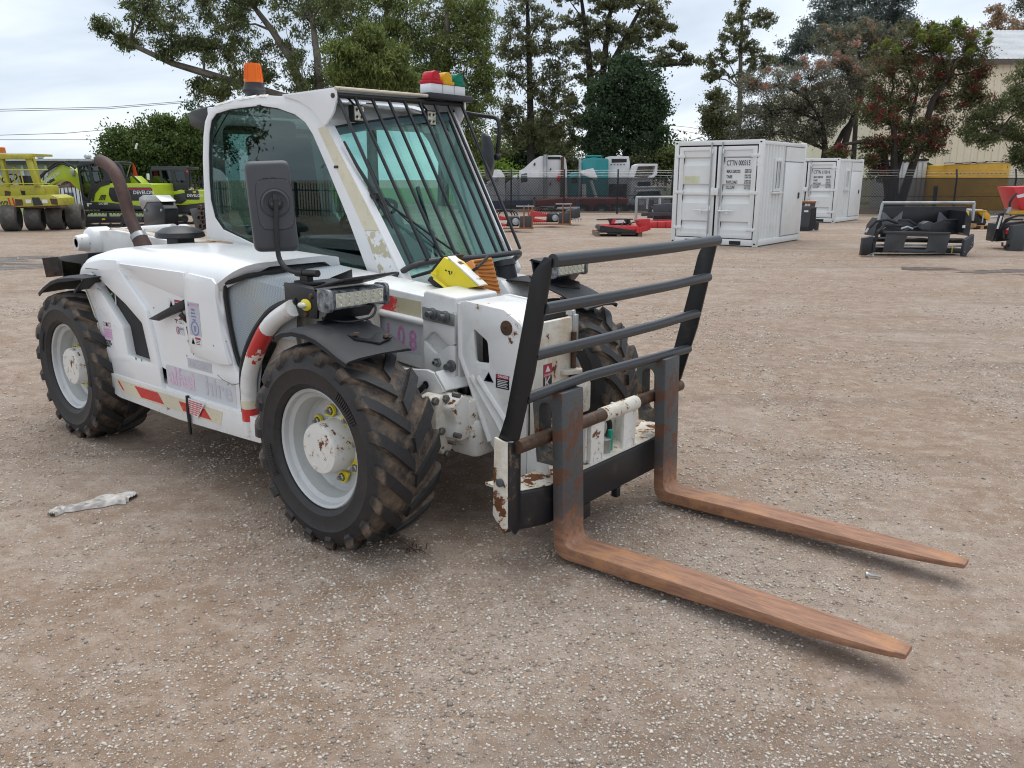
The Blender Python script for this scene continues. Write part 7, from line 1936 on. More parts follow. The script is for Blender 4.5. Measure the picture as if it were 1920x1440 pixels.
cb = MB(); w1 = B.poly([(150, 314), (166, 311), (168, 345), (166, 353), (158, 374), (152, 368)]); w2 = B.poly([(171, 309), (180, 308), (190, 316), (194, 332), (190, 340), (178, 346), (174, 342)]); w3 = B.poly([(197, 314), (222, 311), (226, 326), (206, 334)])
cb.prism([B.poly(cab2), w1, w2, w3], 'y', .02, .10); cabo = cb.build('cab', M['lime_dk'], B.root, bevel=.01)
cb = MB(); cb.prism([B.poly(cab2, .8), B.poly([(152, 314), (222, 312), (226, 330), (180, 342), (162, 360), (152, 362)], .8)], 'y', .85, .92); cb.build('cab_side', M['lime_dk'], cabo)
cb = MB(); z = B.z(307); cb.box(B.x(150), B.x(226), .04, .9, z - .02, z + .06); cb.build('cab_roof', M['lime_dk'], cabo, bevel=.02)
for w in (w1, w2, w3):
    cb = MB(); cb.prism(w, 'y', .05, .06); cb.build('window', M['glass_bg'], cabo, smooth=0)
B.part('cab_back', M['lime_dk'], [(203, 333), (230, 333), (230, 345), (204, 345)], .1, .85, cabo)
B.part('seat', M['seat'], [(182, 338), (196, 336), (196, 362), (178, 362)], .25, .7, cabo, bevel=.03)
boomp = [(88, 352), (78, 355), (72, 346), (84, 337), (106, 317), (116, 310), (128, 311), (142, 319), (150, 330), (158, 352), (150, 362), (140, 352), (130, 341), (118, 338), (106, 342)]
bo = B.part('boom', M['lime'], round_poly(boomp, 2), .95, 1.35, bevel=.03)
mb = MB(); a = B.pt(84, 345, .93); tl(mb, 'DEVELON', .135, B.x(84, .95), .944, B.z(344.5, .95), .95, R(31)); mb.build('lettering', M['decal_white'], bo, smooth=0)
B.part('dark_stripe', M['lime_dk'], [(80, 346.5), (100, 334), (102.5, 338.5), (82, 350.5)], .943, .949, bo)
B.tube('boom_cylinder', M['steel'], [(128, 348, 1.1), (88, 353, 1.1)], .06, bo)
B.tube('hose', M['rubber'], [(74, 333, 1.0), (92, 318, .95), (108, 306, .95), (122, 304, .95), (140, 313, .95)], .035, bo)
B.tube('hose', M['rubber'], [(72, 338, .92), (88, 323, .9), (106, 312, .9), (118, 307, .9), (134, 312, .9)], .03, bo)
B.tube('arm', M['lime'], [(74, 350, 1.15), (66, 338, 1.15)], .14, bo)
B.part('work_lamp', M['zinc'], [(132, 318), (141, 318), (140, 330), (134, 331)], .88, .96, bo, bevel=.02)
B.tube('cab_mirror', M['lime_dk'], [(144, 316, -.02), (140, 312, -.02)], .05)
mb = MB(); c = B.pt(193, 303, .3); mb.lathe([(.09, 0), (.08, .09), (.001, .10)], 12, c, axis='z'); mb.build('beacon', amber('red_beacon', (.55, .06, .02)), cabo)
B.part('swing_cover', M['lime'], [(236, 334), (250, 330), (262, 342), (264, 346), (236, 346)], .6, 1.2, bevel=.03)
B.tube('hose', M['rubber'], [(234, 340, .55), (246, 326, .55), (262, 344, .55)], .03)
B.tube('flag_pole', M['zinc'], [(237, 334, .9), (248, 306, .9)], .018)
B.tube('flag_pole', M['decal_white'], [(260, 280, .9), (264, 270, .9)], .03)
mb = MB(); q = B.poly([(252, 306), (256, 314), (259, 334), (254, 332), (250, 333)], .9); mb.prism(q, 'y', .88, .90); mb.build('orange_flag', pbr('orange_flag_cloth', (.70, .08, .02), .7), B.root)

B = BG(335, 26.2, 'excavator', 'smaller lime and charcoal excavator tight behind the cab', 'excavator', 'lime green excavators by the picket fence')
track(B, [(300, 406), (306, 402), (345, 402), (354, 405), (358, 411), (355, 418), (346, 421), (306, 421)], -.05, .40)
B.part('track_frame', M['lime_dk'], [(300, 407), (342, 407), (344, 417), (300, 417)], -.06, .0, bevel=.02)
mb = MB(); mb.lathe([(.12, -.07), (.10, -.10), (.001, -.09)], 18, B.pt(341, 411), axis='y'); mb.build('idler', M['lime_dk'], B.root)
B.part('counterweight', M['lime_dk'], round_poly([(300, 376), (368, 376), (371, 400), (300, 401)], 3), 0, 1.5, bevel=.05)
cbody = B.part('engine_body', M['lime'], round_poly([(304, 384), (304, 370), (318, 360), (340, 357), (368, 358), (369, 382), (340, 385), (310, 385)], 2), -.04, 1.5, bevel=.04)
B.part('engine_panel', M['lime_dk'], round_poly([(321, 366), (344, 362), (346, 376), (336, 383), (320, 382)], 2), -.052, .0, cbody, bevel=.008)
B.part('engine_panel', M['lime_dk'], round_poly([(343, 357), (369, 357), (370, 375), (346, 375)], 2), -.052, .0, cbody, bevel=.008)
mb = MB(); tl(mb, 'DEVELON', .125, B.x(348.5), -.056, B.z(369.5), .95); mb.build('lettering', M['decal_white'], cbody, smooth=0)
cab2 = [(283, 320), (286, 315), (352, 316), (355, 323), (352, 352), (330, 357), (318, 360), (304, 371), (303, 380), (284, 380)]
w1, w2, w3 = B.poly([(286, 321), (300, 320), (302, 372), (286, 376)]), B.poly([(304, 320), (321, 320), (324, 352), (312, 360), (307, 362)]), B.poly([(328, 323), (346, 323), (349, 343), (331, 343)])
cb = MB(); cb.prism([B.poly(cab2), w1, w2, w3], 'y', -.02, .06); cabo = cb.build('cab', M['lime_dk'], B.root, bevel=.01)
cb = MB(); cb.prism([B.poly(cab2, .8), B.poly([(286, 321), (348, 321), (348, 345), (312, 358), (290, 374)], .8)], 'y', .95, 1.02); cb.build('cab_side', M['lime_dk'], cabo)
cb = MB(); z = B.z(316); cb.box(B.x(285), B.x(354), 0, 1.0, z - .03, z + .05); cb.build('cab_roof', M['lime_dk'], cabo, bevel=.02)
for w in (w1, w2, w3):
    cb = MB(); cb.prism(w, 'y', .01, .02); cb.build('window', M['glass_bg'], cabo, smooth=0)
B.part('seat', M['seat'], [(308, 344), (318, 343), (320, 366), (304, 366)], .25, .7, cabo, bevel=.03)
B.part('mirror', M['decal_white'], [(275, 326), (280, 326), (280, 338), (275, 337)], -.1, -.05, cabo, bevel=.01)
B.part('orange_lamp', M['red_tape'], [(350, 320), (353, 320), (353, 324), (350, 324)], -.06, -.02, cabo)
for px in (300, 362): B.part('label', M['yellow'], [(px - 3, 359), (px + 3, 359), (px + 3, 362), (px - 3, 362)], -.058, -.053, cbody)

# ------------------------------------------------------------------ trucks behind the shade cloth
M['teal'] = pbr('teal_truck_paint', (.0, .25, .26), .35, coat=.3, var=.05)
M['tr_white'] = pbr('white_truck_paint', (.68, .69, .70), .4, var=.04, dirt=((.4, .37, .3), .1, 2))
M['tr_red'] = pbr('red_chassis_paint', (.30, .03, .03), .5, var=.15)
M['tr_blue'] = pbr('blue_chassis_paint', (.03, .06, .15), .5, var=.15)
def wheel_far(B, px, py, r, dd, parent=None):
    mb = MB(); mb.lathe([(r * .5, -.12), (r * .92, -.14), (r, -.08), (r, .16), (r * .9, .2)], 24, B.pt(px, py, dd), axis='y'); w = mb.build('wheel', M['rubber'], parent or B.root)
    mb = MB(); mb.lathe([(r * .5, -.12), (r * .42, -.08), (r * .2, -.13), (.001, -.14)], 18, B.pt(px, py, dd), axis='y'); mb.build('rim', M['galv'], w)
TD = 40.5
B = BG(1015, TD, 'truck', 'white bonneted truck with tall sleeper cab behind the shade cloth', 'truck')
B.part('sleeper', M['tr_white'], round_poly([(1018, 300), (1024, 292), (1050, 291), (1060, 297), (1063, 315), (1063, 392), (1016, 392)], 3), 0, 2.1, bevel=.10)
B.part('cab', M['tr_white'], round_poly([(974, 320), (982, 316), (1000, 300), (1012, 293), (1022, 292), (1022, 392), (974, 392)], 2), -.05, 2.0, bevel=.08)
B.part('roof_opening', M['dark'], [(1026, 294), (1050, 294), (1051, 299), (1027, 299)], -.02, .0)
B.part('window', M['glass_bg'], [(977, 327), (988, 324), (989, 340), (977, 342)], -.07, -.04)
B.part('door', M['tr_white'], [(992, 322), (1012, 322), (1012, 380), (992, 380)], -.085, -.05, bevel=.02)
B.part('bonnet', M['tr_white'], round_poly([(948, 345), (956, 338), (976, 336), (976, 392), (948, 392)], 2), .2, 1.8, bevel=.12)
B.part('mirror', M['tr_white'], [(961, 330), (970, 327), (970, 344), (961, 345)], -.25, -.15, bevel=.02)
B.tube('exhaust_stack', M['galv'], [(1022, 388, -.1), (1022, 290, -.1)], .09, n=10); B.tube('exhaust_stack', M['pin_rust'], [(1054, 388, -.1), (1054, 294, -.1)], .08, n=10)
B.part('red_reflector', M['red_m'], [(1046, 327), (1051, 327), (1050, 340), (1044, 340)], -.2, -.1)
B.part('chassis', M['tr_red'], [(940, 384), (1082, 380), (1082, 392), (940, 396)], .3, 1.6); wheel_far(B, 985, 402, .5, .1); wheel_far(B, 1052, 402, .5, .1)
for px, py in ((1030, 318), (1000, 308), (1030, 345), (1035, 375), (1000, 372)): B.part('decal', M['lime_dk'], [(px, py), (px + 3, py - 4), (px + 4, py), (px + 1, py + 4)], -.1, -.086)
B = BG(1115, TD + .6, 'truck', 'teal truck with roof rack behind the shade cloth', 'truck')
B.part('sleeper', M['teal'], round_poly([(1090, 305), (1098, 297), (1112, 295), (1140, 298), (1141, 392), (1090, 392)], 3), 0, 2.1, bevel=.10)
B.part('cab', M['teal'], round_poly([(1068, 328), (1078, 322), (1092, 322), (1092, 392), (1068, 392)], 2), .0, 2.0, bevel=.06)
B.part('window', M['glass_bg'], [(1072, 332), (1082, 331), (1083, 343), (1072, 344)], -.03, .0)
B.tube('roof_rack', M['teal'], [(1098, 297, .1), (1096, 293, .1), (1126, 293, .1), (1126, 297, .1)], .05)
B.tube('exhaust_stack', M['galv'], [(1087, 388, -.1), (1087, 298, -.1)], .07, n=10)
B.part('bullbar', M['tr_white'], round_poly([(1086, 321), (1112, 315), (1121, 334), (1117, 337), (1092, 327)], 1), -.5, -.3, bevel=.03)
B.part('chassis', M['tr_red'], [(1070, 380), (1180, 376), (1180, 390), (1070, 392)], .3, 1.6); wheel_far(B, 1098, 402, .5, .1); wheel_far(B, 1150, 400, .55, .1)
B.tube('tow_frame', M['tr_white'], [(1095, 345, -.4), (1097, 385, -.4)], .12); B.tube('tow_frame', M['tr_white'], [(1108, 338, -.4), (1122, 380, -.4)], .08)
B = BG(1160, TD + 1.0, 'truck', 'white flat-fronted truck cab right of the teal truck', 'truck')
B.part('cab', M['tr_white'], round_poly([(1138, 306), (1142, 293), (1178, 293), (1180, 306), (1180, 392), (1138, 392)], 2), 0, 2.0, bevel=.06)
B.part('roof_visor', M['dark'], [(1146, 298), (1174, 298), (1174, 304), (1146, 305)], -.03, .0)
for k in range(5): B.part('vent', M['dark'], [(1144 + k * 6, 308), (1147 + k * 6, 308), (1147 + k * 6, 309.5), (1144 + k * 6, 309.5)], -.02, .0)
B.part('window', M['glass_bg'], [(1142, 345), (1176, 345), (1176, 372), (1142, 372)], -.03, .0); wheel_far(B, 1165, 400, .5, .0)
B = BG(1207, TD - .4, 'truck_bonnet', 'white tilted truck bonnet with open pale inside, right of the truck cabs', 'truck bonnet')
mb = MB(); o1 = B.poly([(1183, 336), (1190, 310), (1196, 307), (1232, 307), (1232, 326), (1224, 335), (1190, 337)]); i1 = B.poly([(1189, 332), (1196, 312), (1228, 311), (1226, 326), (1214, 333)])
mb.prism([o1, i1], 'y', 0, 1.3); mb.build('shell', M['tr_white'], B.root, bevel=.02)
mb = MB(); mb.prism(i1, 'y', .9, .95); mb.build('inside', pbr('cream_fibreglass', (.42, .38, .32), .7, var=.1), B.root)
B.part('grille', M['dark'], [(1196, 341), (1220, 340), (1220, 352), (1196, 352)], 0, .05); B.part('front', M['tr_white'], [(1184, 336), (1224, 335), (1224, 392), (1184, 392)], .06, 1.2, bevel=.04)
B = BG(1215, 37.2, 'pickup_truck', 'silver pickup with roll bar just behind the shade cloth', 'pickup truck')
B.part('body', M['galv'], round_poly([(1168, 380), (1184, 374), (1248, 374), (1262, 380), (1262, 396), (1168, 396)], 2), 0, 1.7, bevel=.06)
mb = MB(); mb.prism([B.poly([(1184, 375), (1196, 358), (1240, 356), (1248, 375)]), B.poly([(1189, 373), (1199, 360), (1238, 358), (1243, 373)])], 'y', .05, 1.6); mb.build('cabin', M['galv'], B.root, bevel=.02)
B.part('windscreen', M['glass_bg'], [(1189, 373), (1199, 360), (1238, 358), (1243, 373)], .2, .24)
B.tube('roll_bar', M['galv'], [(1190, 374, .3), (1192, 352, .3), (1250, 351, .3), (1254, 374, .3)], .06, n=8); wheel_far(B, 1184, 398, .35, .0); wheel_far(B, 1244, 398, .35, .0)
for px in (1170, 1200): B.part('headlamp', M['decal_white'], [(px, 379), (px + 9, 378), (px + 9, 384), (px, 385)], -.03, .0)
B = BG(925, TD - 1.0, 'truck', 'white tipper truck half hidden behind the far mirror, with a blue chassis', 'truck')
B.part('cab', M['tr_white'], round_poly([(922, 330), (926, 318), (938, 318), (946, 330), (947, 392), (912, 392), (914, 344)], 2), 0, 1.8, bevel=.06)
B.part('body', M['tr_white'], [(860, 344), (914, 346), (914, 384), (860, 384)], .1, 1.9, bevel=.04); B.tube('lift_arm', M['tr_white'], [(914, 345, -.1), (932, 333, -.1)], .10)
B.part('chassis', M['tr_blue'], [(860, 378), (1000, 376), (1000, 394), (860, 396)], -.1, 1.6, bevel=.02); wheel_far(B, 905, 402, .5, -.15); wheel_far(B, 960, 402, .5, -.15)
B = BG(1090, 36.6, 'trailer', 'long red low-loader trailer seen through the shade cloth', 'trailer')
B.part('deck', M['tr_red'], [(1005, 376), (1060, 372), (1180, 372), (1180, 382), (1060, 384), (1005, 390)], 0, 2.0, bevel=.03)
for px in (1092, 1128): 
    mb = MB(); c = B.pt(px, 394, .2); mb.prism([(c.x + math.cos(R(a)) * r_, c.z + math.sin(R(a)) * r_) for a, r_ in [(k * 18, .46) for k in range(11)]] + [(c.x + math.cos(R(k * 18)) * .38, c.z + math.sin(R(k * 18)) * .38) for k in range(10, -1, -1)], 'y', 0, .5); mb.build('mudguard', M['tr_red'], B.root)
    wheel_far(B, px, 396, .36, .25)
wheel_far(B, 1160, 394, .48, .2)

# yellow skip and site box behind the fence at the right
B = BG(1825, 38.0, 'container', 'yellow open-top skip behind the shade cloth, filled to the rim', 'skip')
B.part('skip_wall', M['ye_m'], [(1768, 309), (1891, 304), (1891, 400), (1768, 405)], 0, 2.3, bevel=.03)
mb = MB(); rng2 = random.Random(3)
rw = [[B.pt(1766 + 126 * i / 16, 308 - 4 * i / 16 - rng2.uniform(0, 4), dd) for i in range(17)] for dd in (-.04, .4, 1.2, 2.3)]
mb.loft([[p + Vector((0, 0, -.0)) for p in r_] for r_ in rw] , closed=False); mb.build('load', pbr('brown_rubble', (.14, .085, .06), .9, var=.3, vscale=3), B.root)
for k in range(14): B.part('rivet', M['lime_dk'], [(1774 + k * 8.4, 324), (1775.5 + k * 8.4, 324), (1775.5 + k * 8.4, 325.5), (1774 + k * 8.4, 325.5)], -.02, .0)
B = BG(1715, 39.5, 'site_box', 'white ribbed box with a green net at its end, behind the shade cloth', 'site box')
B.part('box', M['tr_white'], [(1672, 303), (1736, 301), (1736, 400), (1672, 404)], 0, 2.2, bevel=.03)
B.part('vent', M['dark'], [(1702, 304), (1710, 304), (1710, 313), (1702, 313)], -.02, .0); B.part('roof_edge', M['dark'], [(1670, 299), (1738, 297), (1738, 301), (1670, 303)], -.05, 2.2)
for px in (1690, 1718, 1727): B.part('rib', M['galv'], [(px, 304), (px + 1.5, 304), (px + 1.5, 400), (px, 400)], -.03, .0)
mb = MB(); mb.prism(B.poly([(1736, 302), (1760, 314), (1748, 322), (1738, 400), (1736, 400)]), 'y', .1, 1.5); mb.build('green_net', pbr('green_net', (.03, .14, .085), .8, var=.3, vscale=9), B.root)
B.part('frame', M['dark'], [(1757, 350), (1762, 350), (1764, 404), (1758, 404)], -1.2, -1.0); B.part('frame', M['dark'], [(1756, 349), (1768, 349), (1768, 353), (1756, 353)], -1.2, -1.0)

# ------------------------------------------------------------------ attachments standing in the yard
def pallet(B, x0, x1, d0, d1, mat, z=0.0, n=5):
    p = part('pallet', B.root)
    for i in range(3):
        xx = x0 + (x1 - x0 - .1) * i / 2; mb = MB(); mb.box(xx, xx + .10, d0, d1, z, z + .09); mb.build('bearer', mat, p)
    for i in range(n):
        yy = d0 + (d1 - d0 - .12) * i / (n - 1); mb = MB(); mb.box(x0, x1, yy, yy + .11, z + .092, z + .115); mb.build('slat', mat, p)
# chain trenchers in rusty stillages
def trencher(px0, depth, pxs, label):
    B = BG(px0, depth, 'trencher', label, 'trencher', 'red chain trenchers in rusty frames')
    a = lambda pts: [(px0 + x * pxs, y) for x, y in pts]
    zz = lambda k: 334 + FPX * 1.45 / depth * .97 - k * FPX / depth
    h = lambda k: zz(k)
    S_ = FPX / depth * .62
    P = lambda x, z: (px0 + x * S_, zz(z * .62))
    # bar with toothed chain
    bar = [P(-1.02, .20), P(-.98, .55), P(-.80, .68), P(-.10, .52), P(-.05, .46), P(-.10, .40), P(-.70, .40), P(-.74, .32), P(-.10, .22), P(-.05, .14), P(-.95, .12)]
    B.part('chain_bar', M['red_m'], bar, .25, .42, bevel=.015)
    mb = MB()
    for k in range(9):
        x, z = -.92 + k * .10, .66 - k * .014
        mb.prism(B.poly([P(x, z - .05), P(x + .05, z - .05), P(x + .055, z + .07)], .2), 'y', .22, .45)
        mb.prism(B.poly([P(x, .16), P(x + .05, .16), P(x - .005, .07)], .2), 'y', .22, .45)
    mb.build('chain_tooth', M['red_m'], B.root)
    B.part('motor_housing', M['black_m'], [P(-.15, .12), P(.42, .12), P(.46, .50), P(.36, .58), P(-.05, .55)], .15, .75, bevel=.03)
    mb = MB(); mb.lathe([(.10, 0), (.09, -.07), (.001, -.08)], 14, B.pt(*P(.28, .34), .15), axis='y'); mb.build('hub', M['galv'], B.root)
    B.part('mount_plate', M['char_m'], [P(.44, .06), P(1.02, .06), P(1.02, .60), P(.46, .58)], -.05, .06, bevel=.01)
    for x, dd in ((-1.05, .0), (.62, -.08), (.98, -.08), (.62, .9), (.98, .9)):
        B.part('frame_post', M['crate'], [P(x, 0), P(x + .06, 0), P(x + .06, 1.05 if dd > 0 else 1.02), P(x, 1.05 if dd > 0 else 1.02)], dd, dd + .06)
    for dd in (-.09, .9): B.part('frame_rail', M['crate'], [P(-1.08, 0), P(1.08, 0), P(1.08, .07), P(-1.08, .07)], dd, dd + .05)
    B.part('cross_tube', M['galv'], [P(.30, 1.0), P(1.08, 1.0), P(1.08, 1.05), P(.30, 1.05)], .2, .3)
    mb = MB()
    for k in range(3): mb.tube([B.pt(*P(-.3 + k * .12 + .42 * math.cos(t), .62 + .26 * math.sin(t)), .35 + .08 * k) for t in [i * .35 for i in range(10)]], .018, 5)
    mb.build('hose', M['rubber'], B.root)
    return B
trencher(1031, 24.3, 1, 'red chain trencher in a rusty frame, right of two, between the guards')
trencher(955, 22.2, 1, 'red chain trencher in a rusty frame, left of two, partly behind the screen guard')
B = BG(1085, 25.5, 'bucket', 'small grey toothed bucket beside the right trencher', 'bucket')
B.part('shell', M['char_m'], [(1064, 396), (1088, 390), (1090, 408), (1072, 414), (1064, 412)], 0, .6, bevel=.02)
for k in range(5): B.part('tooth', M['galv'], [(1069 + k * 5, 410), (1073 + k * 5, 410), (1071 + k * 5, 417)], -.03, .02)
for px in (1070, 1082): B.part('ear', M['black_m'], [(px, 374), (px + 5, 374), (px + 7, 396), (px, 397)], .2, .24)
B.part('top_bar', M['galv'], [(1046, 389), (1088, 388), (1088, 391), (1046, 392)], .15, .22)

B = BG(1168, 20.8, 'slasher_mower', 'red and black slasher mower deck lying on a wooden pallet', 'mower')
x = B.x
pallet(B, B.x(1118), B.x(1206), -.2, .75, M['wood'])
B.part('deck', M['red_m'], round_poly([(1127, 428), (1134, 425), (1200, 425), (1206, 432), (1196, 437), (1140, 436)], 1), -.15, .9, bevel=.01)
B.part('skid', M['black_m'], round_poly([(1126, 426), (1131, 424), (1196, 434), (1197, 442), (1144, 441)], 1), -.2, -.15)
mb = MB(); mb.lathe([(.07, -.22), (.07, .9)], 14, B.pt(1130, 430), axis='y'); mb.build('front_roller', M['black_m'], B.root)
B.part('side_flap', M['red_m'], [(1196, 429), (1216, 424), (1219, 434), (1198, 438)], -.25, -.22)
for k in range(4): B.part('flap', M['red_m'], [(1197 + k * 5.5, 430 - k * 1.3), (1202 + k * 5.2, 428.6 - k * 1.3), (1203 + k * 5.2, 437.6 - k * 1.1), (1198 + k * 5.5, 438.6 - k * 1.1)], -.27, -.255)
B.part('rear_guard', M['red_m'], [(1192, 412), (1222, 411), (1224, 432), (1204, 436)], .5, .62, bevel=.01)
B.part('mount_plate', M['black_m'], [(1143, 411), (1180, 411), (1183, 420), (1174, 428), (1150, 428)], .25, .55, bevel=.01)
B.part('gear_cover', M['decal_white'], [(1154, 414), (1172, 413), (1176, 419), (1150, 420)], .2, .26); B.part('gear_cover', M['red_m'], [(1150, 413), (1158, 412), (1154, 420), (1148, 420)], .19, .25)
B.part('top_bar', M['black_m'], [(1120, 412), (1190, 411), (1190, 413), (1122, 414)], .3, .4)
for px in (1147, 1180): B.part('ear', M['black_m'], [(px, 411), (px + 4, 411), (px + 8, 428), (px + 3, 428)], .2, .25)
mb = MB(); mb.tube([B.pt(1172, 418, .15), B.pt(1168, 424, .0), B.pt(1165, 434, -.1)], .018, 5); mb.tube([B.pt(1200, 416, .3), B.pt(1190, 418, .2), B.pt(1178, 424, .1)], .018, 5); mb.build('hose', M['rubber'], B.root)
mb = MB()
for k in range(6): mb.cbox(B.pt(1146 + k * 9, 438, -.1), (.10, .12, .08))
mb.build('blade_linkage', M['black_m'], B.root, bevel=.01)

B = BG(1246, 24.2, 'flail_mower', 'long red flail mower beside the near container, under a galvanised frame', 'mower')
B.part('hood', M['red_m'], [(1222, 417), (1276, 415), (1290, 428), (1222, 429)], 0, .9, bevel=.015)
for k in range(3): B.part('seam', M['dark'], [(1236 + k * 16, 417), (1236.8 + k * 16, 417), (1236.8 + k * 16, 429), (1236 + k * 16, 429)], -.012, -.001)
B.part('skid', M['black_m'], [(1222, 429), (1290, 428), (1290, 431), (1222, 432)], 0, .9)
B.part('mount', M['char_m'], [(1228, 384), (1276, 380), (1276, 412), (1228, 413)], .8, .9, bevel=.01)
B.part('rack_beam', M['char_m'], [(1206, 400), (1275, 398), (1275, 404), (1206, 406)], .55, .7)
B = BG(1232, 25.6, 'stand', 'pale galvanised tube stand left of the near container', 'stand')
B.tube('leg', M['galv'], [(1195, 411, 0), (1195, 370, 0)], .045); B.tube('leg', M['galv'], [(1239, 408, .6), (1239, 372, .6)], .045); B.tube('leg', M['galv'], [(1216, 392, .9), (1216, 372, .9)], .04)
B.tube('top_rail', M['galv'], [(1194, 370, 0), (1290, 369, 0)], .045); B.tube('top_rail', M['galv'], [(1195, 370, 0), (1216, 371, .9)], .04)
B.part('post', M['char_m'], [(1219, 374), (1228, 374), (1230, 410), (1217, 410)], .7, .8)
B.tube('hose', M['rubber'], [(1222, 388, .5), (1232, 396, .3), (1240, 404, .3)], .03)
B.part('tag', M['decal_white'], [(1226, 390), (1229, 390), (1229, 397), (1225, 397)], .6, .61)

B = BG(1518, 22.9, 'digger_bucket', 'charcoal digging bucket with rusty pins in front of the far container', 'bucket')
prof = round_poly([(1498, 392), (1503, 387), (1531, 387), (1536, 392), (1537, 426), (1532, 433), (1501, 433), (1497, 428)], 2)
B.part('shell', M['char_m'], prof, 0, .75, bevel=.05)
B.part('side_cheek', M['black_m'], [(1527, 392), (1536, 388), (1537, 428), (1531, 433), (1526, 430)], -.012, -.001)
for px in (1502, 1524): B.part('ear', M['char_m'], round_poly([(px, 398), (px + 1, 382), (px + 5, 377), (px + 10, 377), (px + 9, 386), (px + 8, 398)], 1), .15, .21, bevel=.008)
for py in (379, 389): B.tube('pin', M['crate'], [(1504, py, .18), (1532, py, .18)], .045, n=10)
B.part('label', M['decal_white'], [(1513, 394.5), (1521, 394.5), (1521, 398), (1513, 398)], -.006, -.001)
for py in (426, 429): B.part('wear_strip', M['black_m'], [(1498, py), (1536, py), (1536, py + 1.2), (1498, py + 1.2)], -.008, -.001)
mb = MB()
for k in range(4): mb.cbox(B.pt(1539, 418 + k * 4, .1 + .12 * k), (.10, .08, .06))
mb.build('tooth', M['char_m'], B.root)

# broom / planer attachment
B = BG(1738, 15.4, 'sweeper_attachment', 'wide black sweeper attachment with a galvanised top frame', 'sweeper')
B.part('bucket_back', M['black_m'], [(1659, 388), (1820, 387), (1818, 424), (1656, 424)], .75, .80, bevel=.006)
B.part('hopper_side', M['black_m'], [(1653, 424), (1662, 410), (1664, 440), (1650, 444)], .3, .75); B.part('hopper_side', M['black_m'], [(1820, 396), (1832, 414), (1832, 444), (1820, 438)], .1, .75)
for x0_ in (1662, 1769):
    mb = MB(); pts = [(x0_, 397)]
    for k in range(7): pts += [(x0_ + 2 + k * 2.4, 398 + k * 2.1), (x0_ + 4.4 + k * 2.4, 398.6 + k * 2.1)]
    for k in range(7): pts += [(x0_ + 20 + k * 2.4, 412 - k * 2.1), (x0_ + 21.5 + k * 2.4, 410.8 - k * 2.1)]
    pts += [(x0_ + 38, 396), (x0_ + 37, 422), (x0_ - 2, 422)]
    B.prism(mb, pts, .735, .75); mb.build('pale_plate', M['galv'], B.root, smooth=0) if False else mb.build('pale_plate', pbr('grey_plate', (.20, .21, .23), .45) if x0_ < 1700 else bpy.data.materials['grey_plate'], B.root, smooth=0)
for a in ([(1656, 414), (1660, 381)], [(1834, 414), (1833, 380)]): B.tube('frame_post', M['galv'], [(a[0][0], a[0][1], .3), (a[1][0], a[1][1], .3)], .028, n=8)
for py, dd in ((380, .3), (381, .75)): B.tube('frame_rail', M['galv'], [(1659, py, dd), (1834, py - .5, dd)], .024, n=8)
for px in (1660, 1712, 1780, 1833): B.tube('frame_tie', M['galv'], [(px, 380, .3), (px, 381, .75)], .02)
B.part('arm', M['black_m'], [(1664, 432), (1694, 412), (1714, 412), (1734, 424), (1754, 424), (1780, 412), (1818, 412), (1822, 440), (1664, 446)], .38, .44, bevel=.006)
B.part('arm_edge', M['char_m'], [(1694, 411), (1714, 411), (1734, 423), (1754, 423), (1780, 411), (1816, 411), (1816, 413), (1781, 413), (1755, 426), (1733, 426), (1713, 414), (1695, 414)], .36, .375)
B.part('pivot_block', M['char_m'], round_poly([(1738, 430), (1742, 420), (1752, 415), (1760, 418), (1756, 432)], 1), .12, .34, bevel=.01)
mb = MB(); mp = B.poly([(1671, 437), (1793, 439), (1788, 478), (1668, 475)]); hp = B.poly(round_poly([(1710, 444), (1752, 445), (1751, 470), (1706, 469)], 3)); mb.prism([mp, hp], 'y', -.06, -.04)
mpo = mb.build('mount_plate', M['char_m'], B.root, bevel=.003)
B.part('plate_lip', M['char_m'], [(1668, 434), (1797, 437), (1794, 441), (1670, 439)], -.10, -.04, mpo, bevel=.004)
for px in (1681, 1693, 1756, 1764): B.part('slot', M['dark'], [(px, 472.5), (px + 8, 472.8), (px + 8, 475), (px, 474.6)], -.062, -.0605, mpo)
for py in (450, 461): B.tube('inner_shaft', M['galv'] if py > 455 else M['black_m'], [(1640, py, .1), (1826, py + 2, .1)], .03 if py < 455 else .02, n=8)
B.part('beam', M['black_m'], [(1644, 446), (1828, 449), (1828, 458), (1644, 455)], .14, .26, bevel=.01); B.part('beam', M['black_m'], [(1648, 466), (1822, 468), (1822, 478), (1650, 476)], .2, .5, bevel=.01)
B.part('end_foot', M['black_m'], [(1631, 448), (1650, 444), (1652, 476), (1640, 482), (1630, 482)], -.1, .02, bevel=.01); B.part('end_foot', M['char_m'], [(1825, 452), (1841, 440), (1843, 464), (1833, 478), (1829, 490), (1824, 490)], -.12, -.02, bevel=.01)
for px, py in ((1827, 484), (1827, 474), (1838, 463), (1839, 456)): B.part('bolt', M['galv'], [(px, py), (px + 1.5, py), (px + 1.5, py + 1.5), (px, py + 1.5)], -.13, -.12)
B.tube('hose', M['rubber'], [(1638, 430, 0), (1650, 416, 0), (1672, 412, 0), (1690, 418, .1), (1702, 428, .2)], .028); B.tube('hose', M['rubber'], [(1654, 452, -.1), (1656, 436, -.1), (1668, 424, 0), (1700, 424, .1)], .028); B.tube('hose', M['rubber'], [(1653, 476, -.1), (1652, 460, -.1), (1656, 440, -.05)], .03)
for a, b_ in (((1634, 437), (1638, 429)), ((1652, 484), (1651, 474))): B.tube('hose_tip', M['galv'], [(a[0], a[1], -.05), (b_[0], b_[1], -.03)], .022)
